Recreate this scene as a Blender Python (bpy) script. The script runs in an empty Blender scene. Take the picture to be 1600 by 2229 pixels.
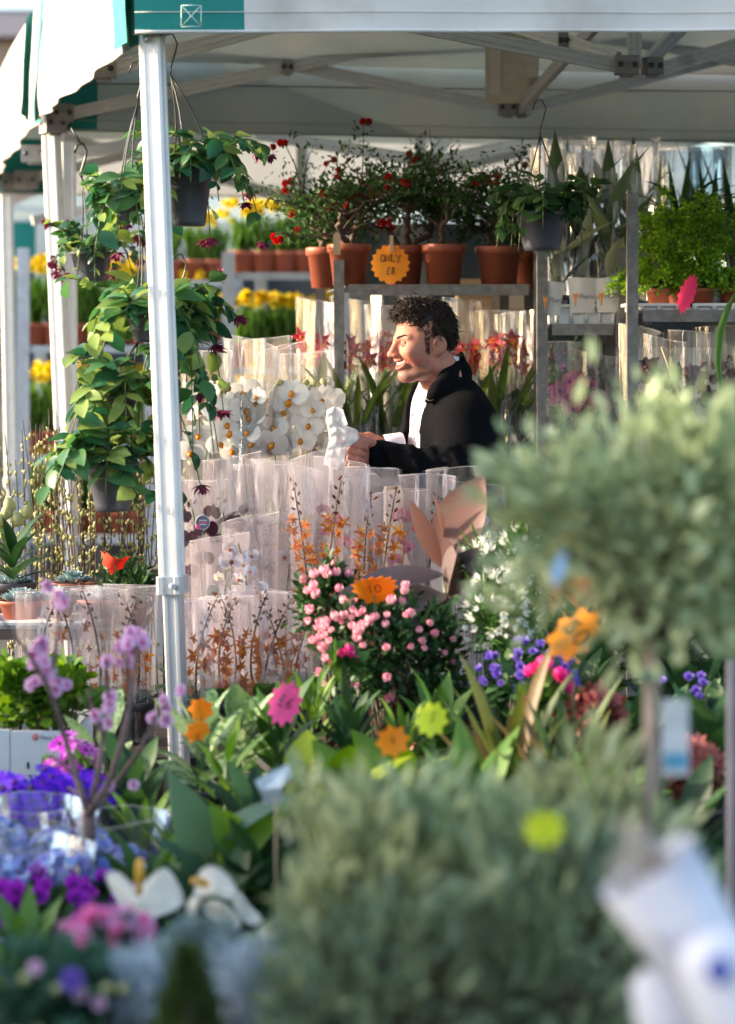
import bpy, math, random
import numpy as np
from mathutils import Vector, Matrix, Quaternion

# ------------------------------------------------------------------ camera, sky, sun, exposure
SC = bpy.context.scene
COL = SC.collection
FPX, CX, HY, ZC = 5263.0, 800.0, 777.0, 1.45     # lens in pixels of the 1600x2229 photo, horizon line, eye height

cam_d = bpy.data.cameras.new('camera')
cam = bpy.data.objects.new('camera', cam_d); COL.objects.link(cam)
cam.location = (0, 0, ZC); cam.rotation_euler = (math.radians(90), 0, 0)
cam_d.sensor_fit = 'VERTICAL'; cam_d.sensor_height = 36.0; cam_d.sensor_width = 24.0
cam_d.lens = FPX / 2229 * 36.0
cam_d.shift_y = -(2229 / 2 - HY) / 2229
cam_d.clip_start = 0.1; cam_d.clip_end = 500
cam_d.dof.use_dof = True; cam_d.dof.focus_distance = 6.5; cam_d.dof.aperture_fstop = 2.4
cam_d.dof.aperture_blades = 9
SC.camera = cam

SUN_EL = math.radians(17.5); SUN_AZ = math.atan2(-0.99, 0.08)
sdir = Vector((math.sin(SUN_AZ) * math.cos(SUN_EL), math.cos(SUN_AZ) * math.cos(SUN_EL), math.sin(SUN_EL)))
world = bpy.data.worlds.new('World'); SC.world = world; world.use_nodes = True
wn = world.node_tree.nodes; wl = world.node_tree.links
sky = wn.new('ShaderNodeTexSky'); sky.sky_type = 'NISHITA'; sky.sun_disc = False
sky.sun_elevation = SUN_EL; sky.sun_rotation = SUN_AZ
sky.dust_density = 3.0; sky.air_density = 1.0; sky.ozone_density = 1.0
wn['Background'].inputs['Strength'].default_value = 0.15
wl.new(sky.outputs[0], wn['Background'].inputs['Color'])
sun_d = bpy.data.lights.new('sun', 'SUN'); sun_d.energy = 2.8; sun_d.angle = math.radians(0.6); sun_d.color = (1.0, 0.84, 0.66)
sun = bpy.data.objects.new('sun', sun_d); COL.objects.link(sun)
sun.rotation_euler = sdir.to_track_quat('Z', 'Y').to_euler(); sun.location = sdir * 30

SC.view_settings.view_transform = 'Standard'; SC.view_settings.look = 'None'
SC.view_settings.gamma = 1.0; SC.view_settings.use_curve_mapping = False
SC.view_settings.exposure = 2.0
SC.render.engine = 'CYCLES'
cy = SC.cycles
cy.use_denoising = True
try: cy.denoiser = 'OPENIMAGEDENOISE'
except Exception: pass
cy.max_bounces = 8; cy.diffuse_bounces = 4; cy.glossy_bounces = 3; cy.transmission_bounces = 6
cy.transparent_max_bounces = 32; cy.caustics_reflective = False; cy.caustics_refractive = False
cy.sample_clamp_indirect = 6.0; cy.sample_clamp_direct = 30.0

# ------------------------------------------------------------------ helpers
rng = np.random.default_rng(7)
random.seed(7)
PI = math.pi
def R(a): return math.radians(a)
def W(px, py, Y):
    """photo pixel at a depth -> world point"""
    return Vector(((px - CX) * Y / FPX, Y, ZC - (py - HY) * Y / FPX))
def XW(px, Y): return (px - CX) * Y / FPX
def ZW(py, Y): return ZC - (py - HY) * Y / FPX

class G:
    """geometry collector: vertices, faces, material slot and a per-vertex random 'var'"""
    def __init__(s): s.V = []; s.F = []; s.M = []; s.A = []; s.n = 0
    def add(s, V, F, mi=0, var=None):
        V = np.asarray(V, float).reshape(-1, 3)
        if var is None: var = float(rng.random())
        var = np.full(len(V), var) if np.isscalar(var) else np.asarray(var, float)
        for f in F:
            f = np.asarray(f, int)
            if f.size == 0: continue
            s.F.append(f + s.n); s.M.append(np.full(len(f), mi))
        s.V.append(V); s.A.append(var); s.n += len(V)
        return s
    def xf(s, M):
        A = np.array(M)
        s.V = [v @ A[:3, :3].T + A[:3, 3] for v in s.V]; return s
    def mesh(s, name, mats, smooth=True):
        me = bpy.data.meshes.new(name)
        V = np.concatenate(s.V) if s.V else np.zeros((0, 3)); A = np.concatenate(s.A) if s.A else np.zeros(0)
        me.vertices.add(len(V)); me.vertices.foreach_set('co', V.ravel())
        nl = sum(f.size for f in s.F); nf = sum(len(f) for f in s.F)
        me.loops.add(nl); me.polygons.add(nf)
        me.loops.foreach_set('vertex_index', np.concatenate([f.ravel() for f in s.F]) if nl else [])
        tot = np.concatenate([np.full(len(f), f.shape[1]) for f in s.F]) if nf else np.zeros(0, int)
        st = np.concatenate([[0], np.cumsum(tot)[:-1]]) if nf else np.zeros(0, int)
        me.polygons.foreach_set('loop_start', st.astype(int))
        me.polygons.foreach_set('material_index', np.concatenate(s.M) if nf else [])
        me.polygons.foreach_set('use_smooth', np.full(nf, smooth))
        a = me.attributes.new('var', 'FLOAT', 'POINT'); a.data.foreach_set('value', A)
        me.update(calc_edges=True); me.validate()
        for m in (mats if isinstance(mats, (list, tuple)) else [mats]): me.materials.append(m)
        return me

def ob(name, g, mats=None, parent=None, loc=None, smooth=True, kind=None, label=None):
    me = g if isinstance(g, bpy.types.Mesh) else g.mesh(name, mats, smooth)
    o = bpy.data.objects.new(name, me); COL.objects.link(o)
    if parent is not None: o.parent = parent
    if loc is not None: o.location = loc
    if kind: o['kind'] = kind
    if label: o['label'] = label
    return o
def inst(me, name, parent, M):
    o = bpy.data.objects.new(name, me); COL.objects.link(o); o.parent = parent; o.matrix_basis = M
    return o
def tag(o, label, cat, group=None, kind=None):
    o['label'] = label; o['category'] = cat
    if group: o['group'] = group
    if kind: o['kind'] = kind
    return o
def thing(name, label, cat, loc=(0, 0, 0), rz=0.0, group=None, scale=1.0):
    o = bpy.data.objects.new(name, None); COL.objects.link(o)
    o.location = loc; o.rotation_euler = (0, 0, rz); o.empty_display_size = 0.05
    if scale != 1.0: o.scale = (scale,) * 3
    return tag(o, label, cat, group)
def struct(name, g, mats, smooth=False):
    o = ob(name, g, mats, smooth=smooth); o['kind'] = 'structure'; return o

def nrm(v):
    v = np.asarray(v, float); l = np.linalg.norm(v, axis=-1, keepdims=True); return v / np.maximum(l, 1e-9)
def facing(pos, d, up=(0, 0, 1), scale=1.0, roll=0.0):
    """matrix whose local +Z looks along d, local +Y is up-ish"""
    d = Vector(d).normalized(); u = Vector(up)
    x = u.cross(d)
    if x.length < 1e-4: x = Vector((1, 0, 0)).cross(d)
    x.normalize(); y = d.cross(x)
    M = Matrix((x, y, d)).transposed().to_4x4()
    return Matrix.Translation(pos) @ M @ Matrix.Rotation(roll, 4, 'Z') @ Matrix.Scale(scale, 4)

# primitives -> (V, [F...])
def box(c, s, rz=0.0):
    x, y, z = s[0] / 2, s[1] / 2, s[2] / 2
    V = np.array([(a * x, b * y, e * z) for e in (-1, 1) for b in (-1, 1) for a in (-1, 1)], float)
    if rz:
        ca, sa = math.cos(rz), math.sin(rz)
        V = np.stack([V[:, 0] * ca - V[:, 1] * sa, V[:, 0] * sa + V[:, 1] * ca, V[:, 2]], 1)
    F = np.array([(0, 2, 3, 1), (4, 5, 7, 6), (0, 1, 5, 4), (2, 6, 7, 3), (0, 4, 6, 2), (1, 3, 7, 5)])
    return V + np.array(c), [F]
def grid_faces(nu, nv, wrap=False):
    """faces of a nu x nv vertex grid, index = u*nv+v; wrap joins the last v to the first"""
    u = np.arange(nu - 1)[:, None]; v = np.arange(nv if wrap else nv - 1)[None]
    v2 = (v + 1) % nv
    return np.stack([u * nv + v, u * nv + v2, (u + 1) * nv + v2, (u + 1) * nv + v], -1).reshape(-1, 4)
def tube(P, r, n=6, caps=True):
    P = np.asarray(P, float); k = len(P)
    r = np.full(k, r) if np.isscalar(r) else np.asarray(r, float)
    T = nrm(np.gradient(P, axis=0)); V = []
    ref = np.array([0.0, 0, 1]) if abs(T[0][2]) < 0.9 else np.array([1.0, 0, 0])
    a = np.arange(n) * 2 * PI / n
    s = np.cross(T[0], ref); s /= np.linalg.norm(s)
    for i in range(k):
        s = s - T[i] * (s @ T[i]); s /= max(np.linalg.norm(s), 1e-9); u = np.cross(T[i], s)
        V.append(P[i] + r[i] * (np.cos(a)[:, None] * s + np.sin(a)[:, None] * u))
    V = np.concatenate(V); F = [grid_faces(k, n, True)]
    if caps: F += [np.arange(n)[None, ::-1], (np.arange(n) + (k - 1) * n)[None]]
    return V, F
def lathe(prof, n=20, c=(0, 0, 0)):
    a = np.arange(n) * 2 * PI / n
    V = np.concatenate([np.stack([r * np.cos(a), r * np.sin(a), np.full(n, z)], 1) for r, z in prof]) + np.array(c)
    return V, [grid_faces(len(prof), n, True)[:, ::1]]
def ball(c, r, n=8, m=6):
    pr = [(max(math.sin(PI * i / m), 1e-3), -math.cos(PI * i / m)) for i in range(m + 1)]
    V, F = lathe(pr, n); return V * np.array(r if not np.isscalar(r) else (r, r, r)) + np.array(c), F
def prism(poly, z0, z1):
    """polygon (x,y) extruded from z0 to z1"""
    p = np.asarray(poly, float); n = len(p)
    V = np.concatenate([np.c_[p, np.full(n, z0)], np.c_[p, np.full(n, z1)]])
    i = np.arange(n); j = (i + 1) % n
    return V, [np.stack([i, j, j + n, i + n], 1), i[None, ::-1], (i + n)[None]]
def xform(VF, M):
    A = np.array(M); return VF[0] @ A[:3, :3].T + A[:3, 3], VF[1]
def along(VF, a, b, roll=0.0):
    """put a shape modelled along +Z of length 1 between points a and b (z scaled)"""
    a, b = Vector(a), Vector(b); d = b - a; M = facing(a, d, roll=roll)
    V = VF[0].copy(); V[:, 2] *= d.length
    return xform((V, VF[1]), M)
SHAPES = {'oval': lambda t: np.sin(PI * t ** 0.9) ** 0.8, 'lance': lambda t: np.sin(PI * t ** 0.7) ** 1.1, 'round': lambda t: np.sqrt(np.maximum(0, 1 - (2 * t - 1) ** 2)),
          'spoon': lambda t: np.sin(PI * t ** 1.6) ** 0.75, 'strap': lambda t: np.minimum(1, (1 - t) * 3.2) ** 0.7 * (0.55 + 0.45 * np.minimum(1, t * 6)), 'heart': lambda t: np.sin(PI * np.minimum(1, t * 0.86 + 0.14) ** 0.62) ** 0.9 }
def leaf(L=1.0, Wd=0.4, shape='oval', seg=4, fold=0.25, curl=0.3, wave=0.0):
    """leaf along +Y, upper side +Z, width 'Wd', folded on the midrib and curling down"""
    t = np.linspace(0, 1, seg + 1); w = SHAPES[shape](t) * Wd / 2; w[0] = max(w[0], Wd * 0.03); w[-1] = Wd * 0.015
    ang = curl * t; y = np.concatenate([[0], np.cumsum(np.cos(ang[:-1] + curl / seg / 2))]) / seg * L
    z = -np.concatenate([[0], np.cumsum(np.sin(ang[:-1] + curl / seg / 2))]) / seg * L
    wv = wave * np.sin(t * 9) * w
    V = np.concatenate([np.stack([-w, y, z + fold * w + wv], 1), np.stack([0 * w, y, z], 1), np.stack([w, y, z + fold * w - wv], 1)], 1).reshape(-1, 3)
    return V, [grid_faces(seg + 1, 3)[:, ::-1]]
def scatter(g, tpl, pos, d, up, scale, mi=0, var=None):
    """many copies of one template (along +Y, normal +Z)"""
    T, F = tpl; pos = np.asarray(pos, float); N = len(pos)
    if N == 0: return
    d = nrm(d); s = np.cross(d, up); s = nrm(s + 1e-6); u = np.cross(s, d)
    Rm = np.stack([s, d, u], 2)
    sc = np.broadcast_to(np.asarray(scale, float), (N,))
    V = pos[:, None] + np.einsum('nij,kj->nki', Rm, T) * sc[:, None, None]
    k = len(T); off = (np.arange(N) * k)[:, None, None]
    Fs = [(f[None] + off).reshape(-1, f.shape[1]) for f in F]
    if var is None: var = rng.random(N)
    g.add(V.reshape(-1, 3), Fs, mi, np.repeat(var, k))
def rdir(n, zmin=-1.0, zmax=1.0):
    z = rng.uniform(zmin, zmax, n); a = rng.uniform(0, 2 * PI, n); r = np.sqrt(np.maximum(0, 1 - z * z))
    return np.stack([r * np.cos(a), r * np.sin(a), z], 1)
def bez(p0, p1, p2, n=8):
    t = np.linspace(0, 1, n)[:, None]; p0, p1, p2 = (np.asarray(p, float) for p in (p0, p1, p2))
    return (1 - t) ** 2 * p0 + 2 * t * (1 - t) * p1 + t * t * p2

# ------------------------------------------------------------------ materials
MATS = {}
def _nt(name):
    m = bpy.data.materials.new(name); m.use_nodes = True; nt = m.node_tree
    return m, nt, nt.nodes['Principled BSDF'], nt.nodes['Material Output']
def c4(c): return (c[0], c[1], c[2], 1.0)
def mix_rgb(nt, a, b, fac, blend='MIX'):
    n = nt.nodes.new('ShaderNodeMix'); n.data_type = 'RGBA'; n.blend_type = blend
    for sock, v in ((n.inputs[6], a), (n.inputs[7], b)):
        if isinstance(v, tuple): sock.default_value = v
        else: nt.links.new(v, sock)
    if isinstance(fac, float): n.inputs[0].default_value = fac
    else: nt.links.new(fac, n.inputs[0])
    return n.outputs[2]
def noise(nt, scale, detail=3.0, stretch=None, coord='Object'):
    tc = nt.nodes.new('ShaderNodeTexCoord'); n = nt.nodes.new('ShaderNodeTexNoise'); n.inputs['Scale'].default_value = scale; n.inputs['Detail'].default_value = detail
    src = tc.outputs[coord]
    if stretch:
        mp = nt.nodes.new('ShaderNodeMapping'); mp.inputs['Scale'].default_value = stretch; nt.links.new(src, mp.inputs[0]); src = mp.outputs[0]
    nt.links.new(src, n.inputs['Vector']); return n.outputs['Fac']
def ramp(nt, fac, stops):
    r = nt.nodes.new('ShaderNodeValToRGB'); e = r.color_ramp.elements
    while len(e) < len(stops): e.new(0.5)
    for el, (p, c) in zip(e, stops): el.position = p; el.color = c4(c) if not np.isscalar(c) else (c, c, c, 1)
    nt.links.new(fac, r.inputs[0]); return r.outputs[0]
def mat(name, col, rough=0.6, metal=0.0, var=0.25, nscale=20.0, bump=0.0, stretch=None, dirt=None, dscale=5.0, dlev=(0.5, 0.75), trans=0.0, spec=0.5, coat=0.0):
    """general surface: colour with noise variation, optional second 'dirt' colour, bump, translucency"""
    if name in MATS: return MATS[name]
    m, nt, bs, out = _nt(name)
    f = noise(nt, nscale, 4.0, stretch)
    lo = tuple(c * (1 - var) for c in col); hi = tuple(min(1.0, c * (1 + var * 0.6)) for c in col)
    colr = ramp(nt, f, [(0.3, lo), (0.7, hi)])
    if dirt:
        df = noise(nt, dscale, 6.0); dm = ramp(nt, df, [(dlev[0], 0.0), (dlev[1], 1.0)])
        colr = mix_rgb(nt, colr, c4(dirt), dm)
    nt.links.new(colr, bs.inputs['Base Color'])
    bs.inputs['Roughness'].default_value = rough; bs.inputs['Metallic'].default_value = metal
    bs.inputs['Specular IOR Level'].default_value = spec; bs.inputs['Coat Weight'].default_value = coat
    if bump:
        b = nt.nodes.new('ShaderNodeBump'); b.inputs['Strength'].default_value = bump; b.inputs['Distance'].default_value = 0.01
        nt.links.new(f, b.inputs['Height']); nt.links.new(b.outputs[0], bs.inputs['Normal'])
    if trans:
        t = nt.nodes.new('ShaderNodeBsdfTranslucent'); nt.links.new(colr, t.inputs[0])
        mx = nt.nodes.new('ShaderNodeMixShader'); mx.inputs[0].default_value = trans
        nt.links.new(bs.outputs[0], mx.inputs[1]); nt.links.new(t.outputs[0], mx.inputs[2]); nt.links.new(mx.outputs[0], out.inputs[0])
    MATS[name] = m; return m
def leafm(name, cols, rough=0.45, trans=0.22, vein=0.0, spec=0.28):
    """leaf or petal: each piece takes its own tone from 'cols' through the per-piece random value"""
    if name in MATS: return MATS[name]
    m, nt, bs, out = _nt(name)
    at = nt.nodes.new('ShaderNodeAttribute'); at.attribute_name = 'var'
    k = len(cols); c = ramp(nt, at.outputs['Fac'], [(i / max(1, k - 1), cols[i]) for i in range(k)])
    f = noise(nt, 60.0, 2.0); c = mix_rgb(nt, c, tuple(x * 0.72 for x in cols[0]) + (1.0,), ramp(nt, f, [(0.45, 0.0), (0.75, 0.25)]))
    nt.links.new(c, bs.inputs['Base Color']); bs.inputs['Roughness'].default_value = rough; bs.inputs['Specular IOR Level'].default_value = spec
    t = nt.nodes.new('ShaderNodeBsdfTranslucent'); hs = nt.nodes.new('ShaderNodeHueSaturation'); hs.inputs['Value'].default_value = 1.35; hs.inputs['Saturation'].default_value = 1.1
    nt.links.new(c, hs.inputs['Color']); nt.links.new(hs.outputs[0], t.inputs[0])
    mx = nt.nodes.new('ShaderNodeMixShader'); mx.inputs[0].default_value = trans
    nt.links.new(bs.outputs[0], mx.inputs[1]); nt.links.new(t.outputs[0], mx.inputs[2]); nt.links.new(mx.outputs[0], out.inputs[0])
    MATS[name] = m; return m
def cello(name, haze=0.08, tint=(0.985, 0.98, 0.99), gloss_rough=0.07, glint=0.3):
    """clear wrapping film: transparent, Fresnel gloss with creases, faint milky scatter, crease glints painted as white streaks"""
    if name in MATS: return MATS[name]
    m = bpy.data.materials.new(name); m.use_nodes = True; nt = m.node_tree; nt.nodes.clear()
    out = nt.nodes.new('ShaderNodeOutputMaterial')
    tr = nt.nodes.new('ShaderNodeBsdfTransparent'); tr.inputs[0].default_value = c4(tint)
    gl = nt.nodes.new('ShaderNodeBsdfGlossy'); gl.inputs['Roughness'].default_value = gloss_rough; gl.inputs['Color'].default_value = (1, 1, 1, 1)
    df = nt.nodes.new('ShaderNodeBsdfDiffuse'); df.inputs[0].default_value = (0.93, 0.88, 0.96, 1)
    tl = nt.nodes.new('ShaderNodeBsdfTranslucent'); tl.inputs[0].default_value = (0.93, 0.88, 0.96, 1)
    fr = nt.nodes.new('ShaderNodeFresnel'); fr.inputs[0].default_value = 1.5
    f = noise(nt, 9.0, 3.0, (4.0, 4.0, 0.6)); f2 = noise(nt, 3.0, 2.0, (1, 1, 0.4))
    b = nt.nodes.new('ShaderNodeBump'); b.inputs['Strength'].default_value = 0.4; b.inputs['Distance'].default_value = 0.012
    nt.links.new(f, b.inputs['Height']); nt.links.new(b.outputs[0], gl.inputs['Normal']); nt.links.new(b.outputs[0], fr.inputs['Normal'])
    sc = nt.nodes.new('ShaderNodeMixShader'); sc.inputs[0].default_value = 0.5
    nt.links.new(df.outputs[0], sc.inputs[1]); nt.links.new(tl.outputs[0], sc.inputs[2])
    fs_ = noise(nt, 26.0, 4.0, (1.0, 1.0, 0.12)); h0 = ramp(nt, f2, [(0.3, haze * 0.6), (0.7, haze * 1.4)])
    hz = mix_rgb(nt, h0, (1, 1, 1, 1), ramp(nt, fs_, [(0.58, 0.0), (0.635, glint), (0.67, 0.03), (0.74, 0.0), (0.78, glint)]))  # narrow white bands paint in the glints along creases
    m1 = nt.nodes.new('ShaderNodeMixShader'); nt.links.new(hz, m1.inputs[0]); nt.links.new(tr.outputs[0], m1.inputs[1]); nt.links.new(sc.outputs[0], m1.inputs[2])
    m2 = nt.nodes.new('ShaderNodeMixShader'); nt.links.new(fr.outputs[0], m2.inputs[0]); nt.links.new(m1.outputs[0], m2.inputs[1]); nt.links.new(gl.outputs[0], m2.inputs[2])
    nt.links.new(m2.outputs[0], out.inputs[0]); MATS[name] = m; return m

M_canvas = mat('white_canvas', (0.78, 0.77, 0.74), 0.85, var=0.06, nscale=6, dirt=(0.42, 0.38, 0.33), dscale=3.5, dlev=(0.58, 0.85), trans=0.30, bump=0.05)
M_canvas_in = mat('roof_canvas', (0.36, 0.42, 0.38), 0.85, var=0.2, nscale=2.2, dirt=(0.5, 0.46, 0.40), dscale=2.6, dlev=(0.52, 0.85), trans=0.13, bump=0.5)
M_green_canvas = mat('green_canvas', (0.01, 0.21, 0.18), 0.8, var=0.15, nscale=8, trans=0.02)
M_canvas_toned = mat('sun_toned_worn_canvas', (0.46, 0.435, 0.395), 0.9, var=0.08, nscale=5, dirt=(0.40, 0.33, 0.26), dscale=4, dlev=(0.55, 0.85), trans=0.15, bump=0.1)  # white canvas darkened to offset the direct sun on it, plus wear blotches
M_alu = mat('aluminium_bar', (0.66, 0.66, 0.64), 0.42, 0.35, var=0.12, nscale=30, stretch=(1, 1, 6), dirt=(0.3, 0.27, 0.24), dscale=9, dlev=(0.62, 0.8))
M_post = mat('white_post_metal', (0.80, 0.79, 0.77), 0.4, 0.1, var=0.08, nscale=18, dirt=(0.45, 0.38, 0.32), dscale=7, dlev=(0.64, 0.82))
M_inner = mat('grey_leg_metal', (0.55, 0.58, 0.62), 0.38, 0.5, var=0.12, nscale=20, stretch=(1, 1, 0.2))
M_bracket = mat('grey_bracket_plastic', (0.30, 0.29, 0.28), 0.55, 0.1, var=0.2, nscale=40)
M_bolt = mat('dark_bolt', (0.08, 0.08, 0.08), 0.4, 0.8)
M_galv = mat('galvanised_steel', (0.20, 0.185, 0.17), 0.55, 0.5, var=0.3, nscale=40, dirt=(0.2, 0.13, 0.09), dscale=14, dlev=(0.6, 0.8))
M_terra = mat('terracotta_plastic', (0.36, 0.095, 0.05), 0.5, var=0.12, nscale=14)
M_soil = mat('dark_compost', (0.035, 0.024, 0.018), 0.95, var=0.5, nscale=80, bump=0.6)
M_darkpot = mat('charcoal_plastic', (0.045, 0.045, 0.055), 0.42, var=0.2, nscale=20)
M_whiteplas = mat('white_tray_plastic', (0.78, 0.77, 0.74), 0.4, var=0.06, nscale=20)
M_wood = mat('pale_wood', (0.5, 0.36, 0.22), 0.65, var=0.25, nscale=20, stretch=(1, 1, 0.1))
M_tabletop = mat('table_board', (0.16, 0.12, 0.085), 0.75, var=0.3, nscale=18, stretch=(0.1, 1, 1))
M_stem = mat('green_stem', (0.07, 0.13, 0.03), 0.55, var=0.3, nscale=40)
M_stemdark = mat('brown_twig', (0.09, 0.055, 0.04), 0.75, var=0.4, nscale=60)
M_bark = mat('grey_bark', (0.40, 0.31, 0.25), 0.85, var=0.4, nscale=40, bump=0.4)
M_black = mat('black_ink', (0.012, 0.012, 0.014), 0.6)
M_cello = cello('clear_cellophane', 0.05, glint=.5)
def backing(name, col, op):
    m = bpy.data.materials.new(name); m.use_nodes = True; nt = m.node_tree; nt.nodes.clear(); out = nt.nodes.new('ShaderNodeOutputMaterial')
    tr = nt.nodes.new('ShaderNodeBsdfTransparent'); df = nt.nodes.new('ShaderNodeBsdfDiffuse'); tl = nt.nodes.new('ShaderNodeBsdfTranslucent')
    c = ramp(nt, noise(nt, 14.0, 4.0, (1, 1, .15)), [(.3, tuple(x * .8 for x in col)), (.7, col)])
    nt.links.new(c, df.inputs[0]); nt.links.new(c, tl.inputs[0]); a = nt.nodes.new('ShaderNodeMixShader'); a.inputs[0].default_value = .5; nt.links.new(df.outputs[0], a.inputs[1]); nt.links.new(tl.outputs[0], a.inputs[2])
    b = nt.nodes.new('ShaderNodeMixShader'); b.inputs[0].default_value = op; nt.links.new(tr.outputs[0], b.inputs[1]); nt.links.new(a.outputs[0], b.inputs[2]); nt.links.new(b.outputs[0], out.inputs[0]); return m
M_back_lilac = backing('pale_lilac_tissue', (.88, .78, .86), .20); M_back_cream = backing('pale_cream_tissue', (.86, .80, .70), .15); M_back_grey = backing('smoky_film', (.50, .40, .48), .25)
M_rim_glint = backing('film_edge_glint', (.95, .93, .96), .35)  # pale rim colour stands in for light caught on the film edge
M_cello_milky = cello('milky_cellophane', 0.10, glint=.26)
M_cello_far = cello('clear_cellophane_dull', 0.03, glint=.35)
M_cello_thin = cello('thin_clear_film', 0.012, glint=.12)
# ------------------------------------------------------------------ the setting
M_asphalt = mat('asphalt', (0.06, 0.058, 0.056), 0.9, var=0.4, nscale=120, bump=0.4, dirt=(0.10, 0.095, 0.09), dscale=0.6, dlev=(0.45, 0.7))
g = G(); g.add([(-120, -60, 0), (120, -60, 0), (120, 200, 0), (-120, 200, 0)], [[(0, 1, 2, 3)]]); struct('ground', g, M_asphalt)

def groove_bar(h, t):
    d = t * 0.22
    side = [(t, -h), (t, -h * .62), (t - d, -h * .55), (t - d, -h * .32), (t, -h * .25), (t, h * .25), (t - d, h * .32), (t - d, h * .55), (t, h * .62), (t, h)]
    return side + [(-x, -y) for x, y in side]
BAR = prism(groove_bar(0.021, 0.0105), 0, 1)
def sq_prof(a):
    """square leg with a shallow channel down each face"""
    q = [(a, -a * .8), (a, -a * .45), (a - .0016, -a * .38), (a - .0016, a * .38), (a, a * .45), (a, a * .8), (a * .8, a)]
    out = []
    for k in range(4):
        c, s = math.cos(k * PI / 2), math.sin(k * PI / 2)
        out += [(x * c - y * s, x * s + y * c) for x, y in q]
    return out
LEG = prism(sq_prof(0.0265), 0, 1); LEGIN = prism(sq_prof(0.0215), 0, 1)

def bar(parent, a, b, name='truss_bar', org=None):
    g = G(); VF = along(BAR, a, b); g.add(VF[0], VF[1])
    o = ob(name, g, M_alu, parent, smooth=False); return o
def bracket(parent, p, size=(0.075, 0.045, 0.055), rz=0.0, name='bracket'):
    g = G(); V, F = box(p, size, rz); g.add(V, F)
    V, F = box(Vector(p) + Vector((0, 0, -size[2] / 2 - 0.004)), (size[0] * .55, size[1] * .7, 0.008), rz); g.add(V, F)
    o = ob(name, g, M_bracket, parent, smooth=False)
    for s in (-1, 1):
        gb = G()
        q = Vector((s * size[0] * 0.3, -size[1] / 2 - 0.0015, 0)); q.rotate(Matrix.Rotation(rz, 3, 'Z'))
        V, F = xform(lathe([(0.0001, 0.004), (0.008, 0.003), (0.009, 0), (0.0001, 0)], 10), facing(Vector(p) + q, Matrix.Rotation(rz, 3, 'Z') @ Vector((0, -1, 0)))); gb.add(V, F)
        ob('bolt', gb, M_bolt, o)
    return o
def leg(parent, top, foot, zc, rz):
    """telescopic tent leg: outer post down to the collar at height zc, thinner inner leg, foot plate"""
    top, foot = Vector(top), Vector(foot)
    t = (zc - foot.z) / (top.z - foot.z); c = foot.lerp(top, t)
    g = G(); VF = along(LEG, c, top, roll=rz); g.add(VF[0], VF[1]); o = ob('leg', g, M_post, parent, smooth=False)
    g = G(); VF = along(LEGIN, foot, c + Vector((0, 0, .02)), roll=rz); g.add(VF[0], VF[1]); ob('inner_leg', g, M_inner, o, smooth=False)
    g = G(); d = (top - foot).normalized(); VF = along(prism(sq_prof(0.0325), 0, 1), c - d * .03, c + d * .012, roll=rz); g.add(VF[0], VF[1])
    V, F = xform(tube([(0, 0, 0), (0, 0, 0.02)], 0.007, 8), facing(c - d * .01 + Vector((0, -.03, 0)), (0.3, -1, 0))); g.add(V, F)
    ob('collar', g, M_bracket if False else M_inner, o, smooth=False)
    g = G(); V, F = box(foot + Vector((0, 0, .005)), (.1, .1, .01), rz); g.add(V, F); ob('foot_plate', g, M_inner, o, smooth=False)
    return o
def cloth(parent, name, A, B, C, D, mats, nu=24, nv=8, sag=0.0, bil=(0, 0, 0), rip=0.006, seed=1, hem=True, split=None, scal=0.0):
    """cloth quad: A-B upper edge, D-C lower edge (A over D); billow vector, ripples, scalloped hem; split = share of green at each end"""
    A, B, C, D = (np.array(p, float) for p in (A, B, C, D))
    u = np.linspace(0, 1, nu)[:, None]; rs = np.random.default_rng(seed); ph = rs.uniform(0, 6, 6)
    g = G(); V = np.zeros((nu, nv, 3)); nr = nrm(np.cross(B - A, D - A))
    for j in range(nv):
        v = j / (nv - 1); p = (A + (B - A) * u) * (1 - v) + (D + (C - D) * u) * v
        bl = np.sin(PI * u) * math.sin(PI * min(1, v * 0.8 + 0.1))
        wv = rip * v * (np.sin(u * 17 + ph[0] + v) + 0.6 * np.sin(u * 41 + ph[1] + 2 * v) + 0.5 * np.sin(v * 9 + u * 5 + ph[2]))
        V[:, j] = p + bl * np.array(bil) + wv * nr + np.array([0, 0, 1]) * (-sag * np.sin(PI * u) + v * scal * (np.sin(PI * u)))
    Fq = grid_faces(nu, nv); mi = np.zeros(len(Fq), int)
    g.add(V.reshape(-1, 3), [Fq], 0, 0.5)
    me = g.mesh(name, mats, True)
    if split:
        uc = (np.arange(len(Fq)) // (nv - 1) + 0.5) / (nu - 1)
        me.polygons.foreach_set('material_index', (((uc < split[0]) | (uc > 1 - split[1]))).astype(int))
    o = ob(name, me, parent=parent)
    if hem:
        gh = G(); P = V[:, -1] - nr * 0.003; VF = tube(P, 0.0045, 5); gh.add(VF[0], VF[1])
        P = V[:, -2] - nr * 0.004; VF = tube(P, 0.0012, 4); gh.add(VF[0], VF[1]); ob('hem', gh, mats, o)
    return o, V

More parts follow.
